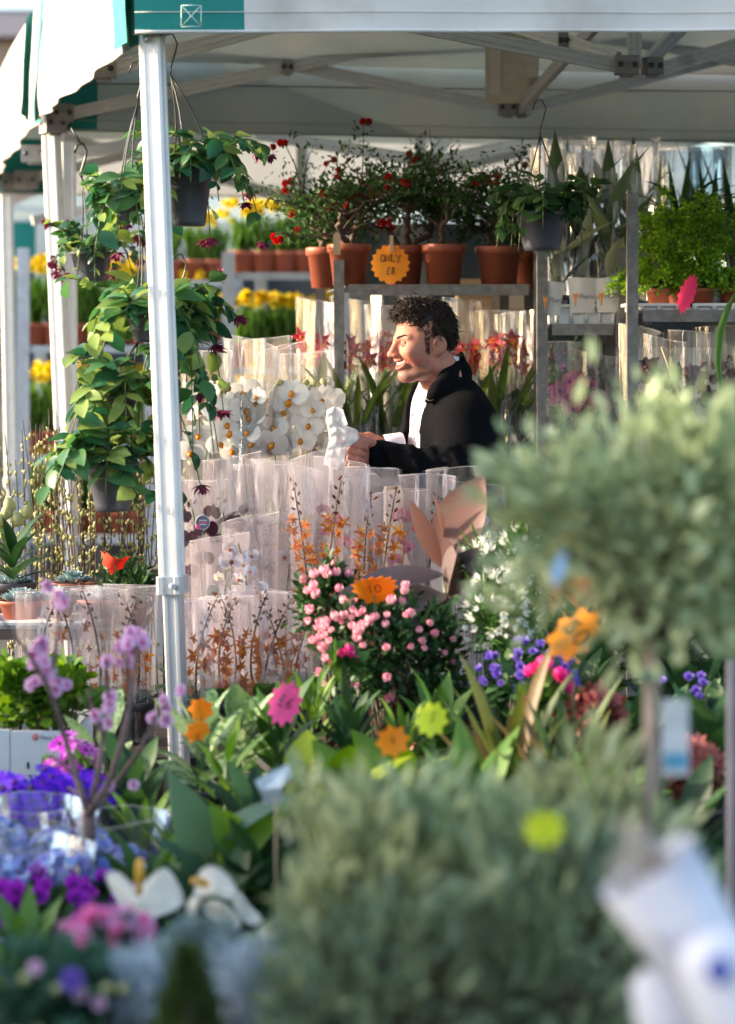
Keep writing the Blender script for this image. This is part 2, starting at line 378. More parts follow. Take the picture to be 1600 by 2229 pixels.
# posts of the row, measured in the photo
PT = [Vector((XW(328, 5.8), 5.8, 2.42)), Vector((XW(112, 8.24), 8.24, 2.24)), Vector((XW(14, 10.56), 10.56, 2.22))]
PF = [Vector((-.435, 5.82, 0)), Vector((-.985, 8.26, 0)), Vector((-1.54, 10.58, 0))]
tent = thing('market_tent', 'white pop-up market tent with green corner over the flower stall, nearest of the row', 'tent', group='market tents in a row')
leg(tent, (-.525, 5.8, 2.42), PF[0], 0.912, R(-25))
leg(tent, (PT[1].x, 8.24, 2.205), PF[1], 0.915, R(-28))
leg(tent, (2.45, 6.1, 2.42), (2.42, 6.1, 0), 0.912, R(-10)); leg(tent, (1.9, 8.75, 2.3), (1.9, 8.75, 0), 0.915, R(-10))
apex = Vector((0.62, 7.15, 3.25))
E1 = Vector((-.56, 5.74, 2.50)); E2 = Vector((-1.11, 8.20, 2.46)); E3 = Vector((1.95, 8.80, 2.46)); E4 = Vector((2.5, 6.02, 2.50))
def roof(parent, name, a, b, c, n=10, seed=1):
    """triangular roof slope with a little sag and seams"""
    g = G(); rs = np.random.default_rng(seed); V = []; idx = {}
    for i in range(n + 1):
        for j in range(n + 1 - i):
            k = n - i - j; p = (np.array(a) * i + np.array(b) * j + np.array(c) * k) / n
            p[2] += -0.05 * 27 * (i * j * k) / n ** 3 + rs.uniform(-.004, .004) * (1 if i * j * k else 0); idx[i, j] = len(V); V.append(p)
    F = []
    for i in range(n):
        for j in range(n - i):
            F.append((idx[i, j], idx[i + 1, j], idx[i, j + 1]))
            if i + j < n - 1: F.append((idx[i + 1, j], idx[i + 1, j + 1], idx[i, j + 1]))
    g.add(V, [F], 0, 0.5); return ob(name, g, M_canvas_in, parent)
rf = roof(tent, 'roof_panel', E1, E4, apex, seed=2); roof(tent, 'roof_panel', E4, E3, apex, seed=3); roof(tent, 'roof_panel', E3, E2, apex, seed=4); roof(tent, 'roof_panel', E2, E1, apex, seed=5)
# sewn reinforcement strips and straps on the inside of the back slope
gs = G()
for (x0, x1, y0, y1, Yd) in ((1055, 1175, 62, 225, 8.15),):
    a, b, c, d = (W(x0, y0, 7.9), W(x1, y0, 7.9), W(x1 - 4, y1, 8.36), W(x0 + 2, y1, 8.36)); g2 = G(); g2.add([a, b, c, d], [[(0, 1, 2, 3)]]); ob('reinforcing_patch', g2, mat('patch_canvas', (0.62, 0.60, 0.5), 0.85, var=.1, trans=.25), tent)
for (x0, x1, y0, y1) in ((1066, 1090, 62, 206), (1148, 1170, 62, 200)):
    g2 = G(); V, F = prism([(0, 0), (1, 0), (1, 1), (0, 1)], 0, 1)
    a, b, c, d = (W(x0, y0, 7.86), W(x1, y0, 7.86), W(x1, y1, 8.3), W(x0, y1, 8.3)); q = np.array([a, b, c, d]); g2.add(np.concatenate([q, q + np.array((0, .004, 0))]), [[(0, 1, 2, 3), (4, 7, 6, 5), (0, 4, 5, 1), (1, 5, 6, 2), (2, 6, 7, 3), (3, 7, 4, 0)]]); ob('strap', g2, M_whiteplas, tent, smooth=False)
# valances
vf, Vv = cloth(tent, 'front_valance', E1, E4, (2.5, 6.0, ZW(62, 6.0)), (E1.x + .01, 5.72, ZW(69, 5.72)), [M_canvas, M_green_canvas], 60, 7, rip=.005, seed=3, split=(0.0825, 0.0))
g2 = G(); Zc = ZW(40, 5.7)
for k in range(1): # the sewn cross mark on the green corner
    p0 = W(395, 12, 5.705); p1 = W(438, 58, 5.705)
    for a, b in (((p0.x, p0.z), (p1.x, p0.z)), ((p1.x, p0.z), (p1.x, p1.z)), ((p1.x, p1.z), (p0.x, p1.z)), ((p0.x, p1.z), (p0.x, p0.z)), ((p0.x, p0.z), (p1.x, p1.z)), ((p1.x, p0.z), (p0.x, p1.z))):
        V, F = tube([(a[0], 5.704, a[1]), (b[0], 5.704, b[1])], 0.0014, 4); g2.add(V, F)
ob('stitching', g2, mat('pale_thread', (.45, .6, .56), .8), vf)
vl, _ = cloth(tent, 'side_valance', W(305, -190, 5.74), W(92, 10, 8.2), W(78, 262, 8.22), W(302, 84, 5.74), [M_canvas_toned, M_green_canvas], 44, 12, bil=(-.07, -.02, -.03), rip=.009, seed=6, split=(0.07, 0.055), scal=-.01)
for i, q in enumerate(((W(262, -120, 6.02), W(296, -160, 5.76), W(297, 94, 5.755), W(268, 118, 6.0)), (W(74, 44, 7.9), W(90, 22, 8.16), W(80, 268, 8.18), W(64, 246, 7.95)))):
    cloth(tent, 'corner_band', *[p + Vector((-.025, -.012, 0)) for p in q], [M_green_canvas], 6, 12, rip=.004, seed=60 + i, hem=False)
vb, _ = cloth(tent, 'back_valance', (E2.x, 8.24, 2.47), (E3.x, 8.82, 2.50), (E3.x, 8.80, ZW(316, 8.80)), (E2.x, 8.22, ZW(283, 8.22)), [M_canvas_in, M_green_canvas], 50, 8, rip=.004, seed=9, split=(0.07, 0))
cloth(tent, 'side_valance', E4, E3, (E3.x, 8.8, 2.2), (E4.x, 6.02, 2.22), [M_canvas, M_green_canvas], 20, 6, bil=(.05, 0, 0), seed=11, split=(.06, .06))
Mseam = mat('grey_seam', (.16, .15, .14), .9)
for (a, b, z) in ((E2, E3, 2.475), (E2, E3, 2.385), (E2, E3, 2.60)):
    k = 0.0 if z < 2.5 else .2; p = [Vector((a.x, 8.235 - .9 * k, z)), Vector((b.x, 8.812 - .9 * k, z + .03))]; g = G(); V, F = tube([p[0].lerp(p[1], t) + Vector((0, -.004, -.006 * math.sin(PI * t))) for t in np.linspace(.02, .98, 14)], .0022, 4); g.add(V, F); ob('seam', g, Mseam, tent)
# trusses: middle and back, scissor bars with brackets
def wp(px, py, Y): return W(px, py, Y)
A = wp(225, 150, 7.02); Cm = wp(1392, 145, 7.2)
bar(tent, wp(240, 150, 7.02), wp(950, -38, 7.12)); bar(tent, wp(250, -70, 7.05), wp(1350, 143, 7.19)); bar(tent, wp(1440, 150, 7.2), wp(2050, -40, 7.3)); bar(tent, wp(1850, -30, 7.28), wp(2450, 160, 7.4))
bracket(tent, A, rz=.05); bracket(tent, wp(1364, 142, 7.17), (.07, .05, .055)); bracket(tent, wp(1420, 144, 7.2), (.05, .05, .05), rz=.3)
bar(tent, wp(1381, 140, 7.2), wp(1381, -90, 7.2), 'centre_post')
bar(tent, wp(1398, 148, 7.21), wp(1600, -60, 7.6), 'strut'); bar(tent, wp(1130, 236, 8.4), wp(1310, 40, 7.6), 'strut')
bar(tent, wp(1080, 45, 7.6), wp(1226, 88, 7.45), 'strut'); bar(tent, wp(1226, 88, 7.45), wp(1345, 128, 7.25), 'strut'); bracket(tent, wp(1226, 88, 7.43), (.03, .03, .05))
bar(tent, wp(155, 247, 8.24), wp(1110, 44, 8.4)); bar(tent, wp(150, 43, 8.27), wp(1088, 233, 8.42)); bar(tent, wp(1140, 238, 8.4), wp(1750, 82, 8.6)); bar(tent, wp(1200, 48, 8.4), wp(1950, 205, 8.62))
bracket(tent, wp(136, 246, 8.22), (.075, .05, .06), rz=.2); bracket(tent, wp(1104, 234, 8.4), (.065, .05, .055)); bracket(tent, wp(1136, 236, 8.42), (.045, .05, .05), rz=.4); bracket(tent, wp(626, 145, 8.29), (.04, .012, .05))
bracket(tent, wp(116, 268, 8.23), (.075, .075, .07), rz=.45, name='corner_joint'); bracket(tent, wp(330, 28, 5.79), (.08, .08, .1), rz=.3, name='corner_joint')
# front truss hidden above the valance, and side truss on the left
bar(tent, E1 + Vector((.03, .04, -.08)), E4 + Vector((-.05, .06, -.06)), 'eave_bar'); bar(tent, (-.54, 5.82, 2.40), (-.82, 7.0, 2.56)); bar(tent, (-.82, 7.03, 2.30), (-1.07, 8.2, 2.5))
for e in (E1, E2, E3, E4): bar(tent, e + (apex - e) * .04 + Vector((0, 0, -.05)), apex + Vector((0, 0, -.06)) + (e - apex) * .02, 'rafter')

# second tent, behind the first, shares the row
tent2 = thing('market_tent', 'second white market tent of the row, right behind the first one', 'tent', group='market tents in a row')
leg(tent2, (PT[2].x, 10.56, 2.16), PF[2], 0.91, R(-28)); leg(tent2, (1.95, 9.0, 2.3), (1.95, 9.0, 0), 0.91, 0); leg(tent2, (1.5, 11.2, 2.3), (1.5, 11.2, 0), 0.91, 0); leg(tent2, (-1.05, 8.45, 2.2), (-1.03, 8.45, 0), .91, R(20))
F1 = Vector((-1.16, 8.42, 2.42)); F2 = Vector((-1.66, 10.5, 2.40)); F3 = Vector((1.5, 11.2, 2.42)); F4 = Vector((2.0, 8.95, 2.44)); ap2 = Vector((.2, 9.8, 3.1))
roof(tent2, 'roof_panel', F4, F3, ap2, seed=13); roof(tent2, 'roof_panel', F3, F2, ap2, seed=14); roof(tent2, 'roof_panel', F2, F1, ap2, seed=15); roof(tent2, 'roof_panel', F1, F4, ap2, seed=12)
cloth(tent2, 'side_valance', W(94, -5, 8.22), W(-8, 190, 10.5), W(-14, 392, 10.5), W(84, 268, 8.22), [M_canvas_toned, M_green_canvas], 30, 10, bil=(-.09, 0, -.03), rip=.010, seed=21, split=(.045, .05), scal=-.01)
cloth(tent2, 'back_valance', F2, F3, (F3.x, 11.2, 2.17), (F2.x, 10.5, 2.16), [M_canvas, M_green_canvas], 40, 6, seed=23, split=(.1, 0))
bar(tent2, wp(90, 345, 8.6), wp(620, 262, 8.7)); bar(tent2, wp(560, 292, 8.7), wp(888, 344, 8.8)); bar(tent2, wp(945, 350, 8.8), wp(1500, 240, 9)); bar(tent2, wp(916, 345, 8.8), wp(916, 230, 8.8), 'centre_post'); bar(tent2, wp(934, 348, 8.82), wp(1010, 262, 9.0), 'strut')
bracket(tent2, wp(905, 348, 8.78), (.065, .05, .05)); bracket(tent2, wp(940, 349, 8.8), (.045, .05, .045), rz=.3)
bar(tent2, wp(40, 395, 10.5), wp(470, 290, 10.7)); bar(tent2, wp(140, 300, 10.5), wp(640, 432, 10.8)); bar(tent2, wp(670, 437, 10.8), wp(1150, 330, 11)); bar(tent2, wp(655, 432, 10.8), wp(655, 320, 10.8), 'centre_post'); bar(tent2, wp(668, 436, 10.8), wp(725, 370, 11.0), 'strut'); bracket(tent2, wp(655, 438, 10.76), (.1, .05, .05))
bracket(tent2, wp(58, 392, 10.5), (.1, .06, .08)); bracket(tent2, wp(18, 398, 10.55), (.08, .08, .08), rz=.4, name='corner_joint'); bar(tent2, wp(70, 480, 10.7), wp(560, 380, 11.2))
bracket(tent2, wp(75, 335, 8.7), (.09, .06, .06))
# far tents down the street
for i, (x, y, w, ez, lab) in enumerate(((-2.2, 13.4, 3.4, 2.20, 'pale far market tent over the daffodil racks'), (-2.9, 17.5, 4.2, 2.15, 'hazy white tent farther down the street, behind the daffodil tent'), (.9, 15.5, 4.0, 2.25, 'far white tent behind the red flowering shrubs'))):
    t3 = thing('market_tent', lab, 'tent', group='market tents in a row')
    q = [Vector((x, y, ez)), Vector((x + w, y + .2, ez)), Vector((x + w - .5, y + 3, ez)), Vector((x - .5, y + 2.8, ez))]; ap = sum(q, Vector()) / 4 + Vector((0, 0, .75))
    for k in range(4):
        roof(t3, 'roof_panel', q[k], q[(k + 1) % 4], ap, 6, seed=30 + k); a, b = q[k], q[(k + 1) % 4]
        cloth(t3, 'valance', a, b, b - Vector((0, 0, .25)), a - Vector((0, 0, .25)), [M_canvas, M_green_canvas], 20, 5, seed=40 + k + i, hem=False, split=(.08, .08))
        leg(t3, q[k] - Vector((0, 0, .02)), (q[k].x, q[k].y, 0), .91, 0.2)
    bar(t3, q[0] + Vector((0, .05, -.2)), q[1] + Vector((0, .05, .1))); bar(t3, q[0] + Vector((0, .05, .1)), q[1] + Vector((0, .05, -.2)))

# brick house far up the street, top left of the view
M_brick = mat('pale_brick', (0.42, 0.30, 0.22), 0.9, var=0.2, nscale=8, bump=.2); M_slate = mat('slate_roof', (.12, .11, .12), .8); M_stone = mat('stone_sill', (.5, .46, .4), .8); M_glass = mat('dark_window_glass', (.05, .06, .08), .1)
hs = thing('terraced_house', 'pale brick house far behind the tents at the top corner', 'house', (-5.32, 30, 0))
g = G(); V, F = box((-2.6, 3, 2.7), (7.6, 6, 5.4)); g.add(V, F); hw = ob('wall', g, M_brick, hs, smooth=False)
g = G(); g.add([(-6.6, -.2, 5.4), (1.3, -.2, 5.4), (1.3, 3, 6.2), (-6.6, 3, 6.2), (-6.6, 6.2, 5.4), (1.3, 6.2, 5.4)], [[(0, 1, 2, 3), (3, 2, 5, 4)], [(0, 3, 4), (1, 5, 2)]]); hr = ob('roof', g, M_slate, hs, smooth=False)
g = G(); V, F = box((-1.6, 3, 6.3), (.9, .7, 1.2)); g.add(V, F); V, F = box((-1.6, 3, 6.95), (1.05, .85, .14)); g.add(V, F); ob('chimney', g, M_brick, hr, smooth=False)
for zx in (0, 1):
    for xx in range(4):
        c = (-5.3 + xx * 1.7, -.02, 1.6 + zx * 2.5); g = G(); V, F = box(c, (.85, .06, 1.4)); g.add(V, F); wdw = ob('window', g, M_glass, hs, smooth=False)
        g = G()
        for bx in (box((c[0], -.07, c[2] - .76), (1.05, .14, .1)), box((c[0], -.06, c[2]), (.05, .04, 1.4)), box((c[0], -.06, c[2]), (.85, .04, .05)), box((c[0], -.06, c[2] + .74), (1.0, .1, .14))): g.add(*bx)
        ob('sill_and_frame', g, M_stone, wdw, smooth=False)

# unseen van shape added left of the stalls, sized to shade the low plants
van = thing('shade_van', 'white delivery van parked beside the stall row', 'van', (-4.6, 3.55, 0))
Mv = mat('white_van_paint', (.75, .75, .75), .3, coat=.4, var=.03); Mt = mat('black_rubber', (.02, .02, .02), .8)
pr = [(-3.0, .35), (2.5, .35), (2.5, 1.05), (1.75, 1.15), (1.2, 2.08), (1.0, 2.17), (.75, 2.17), (.75, 2.62), (-2.95, 2.62), (-3.0, 2.55)]
g = G(); p = prism(pr, -.95, .95); g.add(np.stack([p[0][:, 2], p[0][:, 0], p[0][:, 1]], 1), p[1]); ob('body', g, Mv, van, smooth=False)
for sx in (-.9, .9):
    for yy in (-2.1, 1.7):
        V, F = xform(lathe([(.01, -.1), (.34, -.1), (.36, 0), (.34, .1), (.01, .1)], 20, ), facing((sx, yy, .36), (1, 0, 0))); g = G(); g.add(V, F); ob('wheel', g, Mt, van)
g = G()
for s in (-.955, .955): g.add([(s, 1.0, 1.2), (s, 1.6, 1.2), (s, 1.25, 1.8), (s, .4, 1.8), (s, .4, 1.2)], [[(0, 1, 2, 3, 4)]])
ob('window', g, M_glass, van, smooth=False)
# ------------------------------------------------------------------ plant kit
L_dark = leafm('dark_leaf', [(.016, .045, .018), (.035, .09, .026), (.065, .14, .04)])
L_mid = leafm('mid_green_leaf', [(.035, .10, .02), (.075, .17, .03), (.14, .26, .045)])
L_lime = leafm('lime_leaf', [(.10, .2, .02), (.18, .30, .03), (.28, .38, .05)], trans=.35)
L_blue = leafm('blue_green_leaf', [(.03, .09, .055), (.06, .14, .085), (.11, .2, .10)])
L_olive = leafm('silver_olive_leaf', [(.17, .22, .11), (.30, .37, .20), (.46, .53, .30), (.58, .62, .33)], rough=.5)
L_olive2 = leafm('grey_green_leaf', [(.12, .15, .08), (.31, .36, .19), (.54, .57, .31), (.72, .70, .42)], rough=.5)
L_silver = leafm('silver_blue_leaf', [(.34, .41, .46), (.50, .58, .63), (.64, .70, .74)], rough=.7, trans=.1)
L_vine = leafm('lipstick_vine_leaf', [(.02, .085, .045), (.05, .15, .06), (.12, .24, .06), (.34, .40, .10)], rough=.3, trans=.3)
L_red = leafm('red_leaf', [(.10, .02, .02), (.2, .05, .03), (.22, .13, .04)], trans=.2)
P_white = leafm('white_petal', [(.80, .80, .74), (.86, .85, .80)], rough=.5, trans=.3)
P_pink = leafm('pink_petal', [(.75, .16, .30), (.82, .32, .44), (.86, .55, .60)], rough=.5, trans=.3)
P_hot = leafm('hot_pink_petal', [(.75, .03, .22), (.85, .08, .33), (.85, .2, .45)], rough=.5, trans=.3)
P_lilac = leafm('lilac_pink_petal', [(.72, .42, .66), (.80, .56, .76), (.86, .70, .83)], rough=.5, trans=.3)
P_orange = leafm('burnt_orange_petal', [(.55, .12, .01), (.75, .22, .012), (.85, .36, .03)], rough=.5, trans=.3)
P_red = leafm('red_petal', [(.42, .01, .015), (.58, .02, .025), (.66, .05, .05)], rough=.5, trans=.25)
P_coral = leafm('coral_red_petal', [(.55, .03, .06), (.7, .07, .09), (.78, .16, .16)], rough=.5, trans=.3)
P_wine = leafm('wine_petal', [(.05, .006, .02), (.10, .012, .035), (.17, .02, .06)], rough=.4, trans=.2)
P_maroon = leafm('maroon_bud', [(.09, .008, .03), (.16, .015, .05), (.25, .03, .08)], rough=.4, trans=.15)
P_yellow = leafm('daffodil_yellow_petal', [(.80, .58, .004), (.84, .66, .006), (.86, .72, .03)], rough=.5, trans=.3)
P_violet = leafm('violet_blue_petal', [(.05, .004, .46), (.10, .008, .62), (.20, .015, .68)], rough=.5, trans=.25)
P_magenta = leafm('magenta_petal', [(.45, .015, .5), (.62, .03, .62), (.8, .4, .8)], rough=.5, trans=.3)
P_hydra = leafm('hydrangea_blue_petal', [(.20, .26, .72), (.32, .42, .80), (.52, .66, .82), (.40, .30, .78)], rough=.6, trans=.25)
P_lip = leafm('orchid_lip', [(.75, .35, .02), (.8, .22, .05)], rough=.5, trans=.2)
P_cream = leafm('cream_green_bud', [(.36, .37, .13), (.48, .48, .2), (.66, .63, .38)], rough=.6, trans=.2)
M_centre = mat('dark_flower_centre', (.03, .01, .03), .8); M_spadix = mat('yellow_spadix', (.8, .42, .05), .6, var=.1, nscale=200)
M_trumpet = mat('daffodil_trumpet', (.84, .56, .004), .55, trans=.2)

def petals(g, n, tpl, tilt=0.2, mi=0, r0=0.0, a0=0.0, s=1.0, var=None, z=0.0):
    a = a0 + np.arange(n) * 2 * PI / n; a = np.asarray(a)
    d = np.stack([np.sin(a) * math.cos(tilt), np.cos(a) * math.cos(tilt), np.full(n, math.sin(tilt))], 1)
    pos = np.stack([np.sin(a) * r0, np.cos(a) * r0, np.full(n, z)], 1)
    up = np.stack([-np.sin(a) * math.sin(tilt), -np.cos(a) * math.sin(tilt), np.full(n, math.cos(tilt))], 1)
    scatter(g, tpl, pos, d, up, s, mi, rng.random(n) if var is None else var)
def petal_at(g, tpl, ang, tilt, s, mi=0, var=None):
    petals(g, 1, tpl, tilt, mi, 0.0, R(ang), s, None if var is None else np.array([var]))
def phal(m_pet, m_lip, name):
    g = G()
    for a in (0, 125, -125): petal_at(g, leaf(1, .66, 'oval', 5, .12, .25), a, .08, .48)
    for a in (80, -80): petal_at(g, leaf(1, 1.12, 'round', 6, .1, .3), a, .14, .52)
    V, F = ball((0, -.06, .08), (.09, .10, .08)); g.add(V, F, 1, .2)
    petal_at(g, leaf(1, .55, 'heart', 4, .5, -.5), 180, .5, .26, 1, .8)
    for a in (70, -70): petal_at(g, leaf(1, .7, 'oval', 3, .4, -.6), a, .9, .17, 1, .5)
    return g.mesh(name, [m_pet, m_lip])
def star(m_pet, m_lip, name, n=5, w=.36, tilt=.15, curl=.3):
    g = G(); petals(g, n, leaf(1, w, 'lance', 4, .25, curl), tilt, 0, 0, 0, .5)
    petal_at(g, leaf(1, .62, 'heart', 4, .2, .3), 180, .35, .46, 1, .3); V, F = ball((0, 0, .06), (.06, .07, .07), 6, 4); g.add(V, F, 1, .9)
    return g.mesh(name, [m_pet, m_lip])
def cup(m_pet, m_c, name, n=5, w=.9, tilt=.8):
    g = G(); petals(g, n, leaf(1, w, 'round', 4, -.3, -.5), tilt, 0, 0, .2, .55); petals(g, n, leaf(1, w, 'round', 3, -.3, -.6), tilt + .25, 0, 0, .9, .4)
    V, F = ball((0, 0, .1), .1, 6, 4); g.add(V, F, 1); return g.mesh(name, [m_pet, m_c])
def daisy(m_pet, m_c, name, n=11, w=.36):
    g = G(); petals(g, n, leaf(1, w, 'spoon', 3, .1, .15), .12, 0, .05, 0, .46); V, F = ball((0, 0, .02), (.13, .13, .07), 8, 4); g.add(V, F, 1)
    return g.mesh(name, [m_pet, m_c])
def daffodil_mesh(name):
    g = G(); petals(g, 6, leaf(1, .55, 'oval', 3, .15, .1), .1, 0, 0, 0, .5)
    V, F = lathe([(.05, 0), (.13, .1), (.16, .28), (.21, .36), (.18, .34), (.1, .1)], 10); g.add(V, F, 1); return g.mesh(name, [P_yellow, M_trumpet])
def bell(m, name):
    g = G(); petals(g, 5, leaf(1, .5, 'lance', 3, -.4, -.2), 1.0, 0, .04, 0, .9); return g.mesh(name, [m])
def bud_tuft(m, name):
    g = G(); petals(g, 5, leaf(1, .45, 'oval', 3, -.4, .25), .95, 0, .03, 0, .8); petals(g, 4, leaf(1, .45, 'oval', 3, -.4, .4), .6, 0, .04, .5, .7); return g.mesh(name, [m])
def bud_closed(m, name):
    g = G(); petals(g, 5, leaf(1, .62, 'oval', 4, -.5, -.45), 1.05, 0, .06, 0, .95); petals(g, 4, leaf(1, .6, 'oval', 3, -.5, -.3), .8, 0, .1, .5, .75); return g.mesh(name, [m])
def egg(m, name, r=(.3, .3, .5)):
    g = G(); V, F = ball((0, 0, r[2] * .8), r, 7, 5); g.add(V, F, 0, .6); return g.mesh(name, [m])
FL = dict(white=phal(P_white, P_lip, 'phalaenopsis_bloom'), pinkphal=phal(P_pink, P_magenta, 'pink_orchid_bloom'), wine=phal(P_wine, P_wine, 'wine_orchid_bloom'),
          lilac=phal(leafm('pale_lilac_petal', [(.72, .6, .74), (.84, .8, .84)], .5, .3), P_orange, 'lilac_orchid_bloom'), orange=star(P_orange, P_orange, 'star_bloom'), coral=star(P_coral, P_lip, 'coral_bloom', w=.5, tilt=.3),
          red=cup(P_red, M_spadix, 'red_bloom'), violet=daisy(P_violet, M_centre, 'violet_daisy'), magenta=daisy(P_magenta, M_centre, 'magenta_daisy'), daff=daffodil_mesh('daffodil_bloom'),
          bell=bell(P_white, 'white_bell'), tuft=bud_closed(leafm('pink_white_petal', [(.80, .26, .38), (.86, .55, .60), (.88, .82, .80)], .5, .3), 'pink_tuft'), hot=cup(P_hot, M_spadix, 'hot_pink_bloom'), blossom=cup(P_lilac, P_hot, 'lilac_blossom', tilt=.4),
          maroon=bud_tuft(P_maroon, 'maroon_flower'), whitecup=cup(P_white, P_lip, 'white_bloom', tilt=.4), redtuft=bud_tuft(leafm('dusty_red_petal', [(.26, .05, .05), (.38, .09, .08), (.42, .17, .14)], .6, .2), 'red_tuft'), petunia=cup(leafm('purple_petal', [(.26, .012, .36), (.42, .025, .5)], .5, .25), M_centre, 'purple_bloom', tilt=.3),
          lav=cup(leafm('lavender_petal', [(.18, .10, .5), (.3, .2, .62)], .5, .25), M_centre, 'lavender_bloom', tilt=.5), winebud=egg(P_wine, 'wine_bud', (.25, .25, .5)), orangebud=egg(leafm('brown_bud', [(.13, .03, .01), (.2, .06, .02)]), 'brown_bud', (.25, .25, .55)), greenbud=egg(P_cream, 'green_bud', (.35, .35, .45)))
def bloom(T, kind, pos, d, size, roll=None, name='flower'):
    return inst(FL[kind], name, T, facing(pos, d, scale=size, roll=rng.uniform(-.3, .3) if roll is None else roll))

def pot(T, r, h, m=M_terra, taper=.76, n=22, z=0.0, soil=True):
    g = G(); rb = r * taper; lip = h * .2
    pr = [(.001, z), (rb, z), (rb + (r - rb) * .8, z + h - lip), (r * 1.045, z + h - lip), (r * 1.07, z + h - .003), (r * 1.05, z + h), (r * .98, z + h), (r * .93, z + h * .8)]
    V, F = lathe(pr, n); g.add(V, F); o = ob('pot', g, m, T)
    if soil: g = G(); V, F = lathe([(.001, z + h * .88), (r * .5, z + h * .9), (r * .95, z + h * .86)], n); g.add(V, F); ob('soil', g, M_soil, T)
    return o
def stems(T, paths, radii, m=M_stem, name='stem', n=5):
    g = G()
    for P, r in zip(paths, radii):
        V, F = tube(P, r, n); g.add(V, F)
    return ob(name, g, m, T, kind='stuff' if len(paths) > 8 else None)
def clumpy(n, c, r, clumps=14, spread=.33, shell=(.45, 1.0), zmin=-.7):
    """points in an ellipsoid gathered in clumps; returns points and outward directions"""
    cd = rdir(clumps, zmin, 1.0) * rng.uniform(shell[0], shell[1], (clumps, 1))
    k = rng.integers(0, clumps, n); p = (cd[k] + rng.normal(0, spread, (n, 3)) * .75) * .87
    return np.array(c) + p * np.array(r), nrm(p + 1e-4), k
def foliage(T, n, c, r, tpl, size, m, clumps=14, spread=.33, up=.5, jit=.7, name='foliage', shell=(.45, 1.0), zmin=-.7):
    P, D, k = clumpy(n, c, r, clumps, spread, shell, zmin); g = G()
    d = nrm(D + np.array((0, 0, up)) + rng.normal(0, jit, (n, 3))); u = nrm(D * .5 + np.array((0, 0, 1.0)) + rng.normal(0, .4, (n, 3)))
    cl = rng.random(clumps); var = np.clip(.65 * rng.random(n) + .35 * cl[k], 0, 1)
    scatter(g, tpl, P, d, u, size * rng.uniform(.7, 1.25, n), 0, var)
    return ob(name, g, m, T, kind='stuff'), P
def twigs(T, c, r, n, m=M_stemdark, base=(0, 0, 0), rad=.004):
    ps = []
    for i in range(n):
        e = np.array(c) + rdir(1, -.3, 1)[0] * np.array(r) * rng.uniform(.5, .95); b = np.array(base) + rng.normal(0, .01, 3) * (1, 1, 0)
        ps.append(bez(b, (b * .6 + e * .4) + (0, 0, .3 * abs(e[2] - b[2])), e, 6))
    return stems(T, ps, [np.linspace(rad, rad * .35, 6)] * n, m)
def big_leaf(me, T, base, d, up, s, name='leaf'):
    """one separate large leaf: template along +Y"""
    d = Vector(d).normalized(); u = Vector(up); x = d.cross(u)
    if x.length < 1e-3: x = d.cross(Vector((1, 0, 0)))
    x.normalize(); u = x.cross(d); M = Matrix((x, d, u)).transposed().to_4x4()
    return inst(me, name, T, Matrix.Translation(base) @ M @ Matrix.Scale(s, 4))
_LM = {}
def leafmesh(key, m, **kw):
    out = []
    for v in (.08, .45, .85):
        k = (key, v)
        if k not in _LM:
            g = G(); V, F = leaf(**kw); g.add(V, F, 0, v); _LM[k] = g.mesh(key, [m])
        out.append(_LM[k])
    return out

def sleeve(T, h, wb, wt, db, dt, z0=0.0, m=None, seed=0, lean=(0, 0), cut=0.0, rot=0.0, back=None):
    """flat-topped wrapping sleeve: lens cross-section with side seams, folds growing to the open top"""
    rs = np.random.default_rng(seed); nu, nv = 12, 40; g = G(); V = np.zeros((nu, nv, 3)); a = np.arange(nv) * 2 * PI / nv
    ph = rs.uniform(0, 6.3, 5)
    for i in range(nu):
        v = i / (nu - 1); w = wb + (wt - wb) * v ** .85; d = db + (dt - db) * v
        c, s = np.cos(a), np.sin(a); fold = v * (.05 * np.sin(7 * a + ph[0] + 2 * v) + .04 * np.sin(13 * a + ph[1] - 3 * v) + .03 * np.sin(3 * a + ph[2] + 4 * v))
        x = w / 2 * np.sign(c) * np.abs(c) ** 1.15 * (1 + fold * .25); y = d / 2 * np.sign(s) * np.abs(s) ** 1.5 * (1 + 1.2 * fold) + .12 * d * np.sin(2.2 * c + ph[3]) * v
        top = (cut * c + .012 * np.sin(2 * a + ph[4])) * v ** 4
        X = x * math.cos(rot) - y * math.sin(rot); Y = x * math.sin(rot) + y * math.cos(rot)
        V[i] = np.stack([X + lean[0] * v, Y + lean[1] * v, z0 + h * v + top * h * .25], 1)
    Fq = grid_faces(nu, nv, True); g.add(V.reshape(-1, 3), [Fq]); bk = (np.arange(len(Fq)) % nv) < nv // 2
    for k in (0, nv // 2): # welded side seams: narrow fins
        P = V[:, k]; out = nrm(P - V.mean(1)) * np.array((1, 1, 0)); Q = P + out * .010
        g.add(np.stack([P, Q], 1).reshape(-1, 3), [grid_faces(nu, 2)])
    top = np.concatenate([V[-1], V[-1][:1]]); Ve, Fe = tube(top, .0009, 4, False); g.add(Ve, Fe, 2 if back else 1)
    if back: g.M[0] = np.where(bk, 1, 0)
    return ob('sleeve', g, [m or M_cello] + ([back] if back else []) + [M_rim_glint], T)

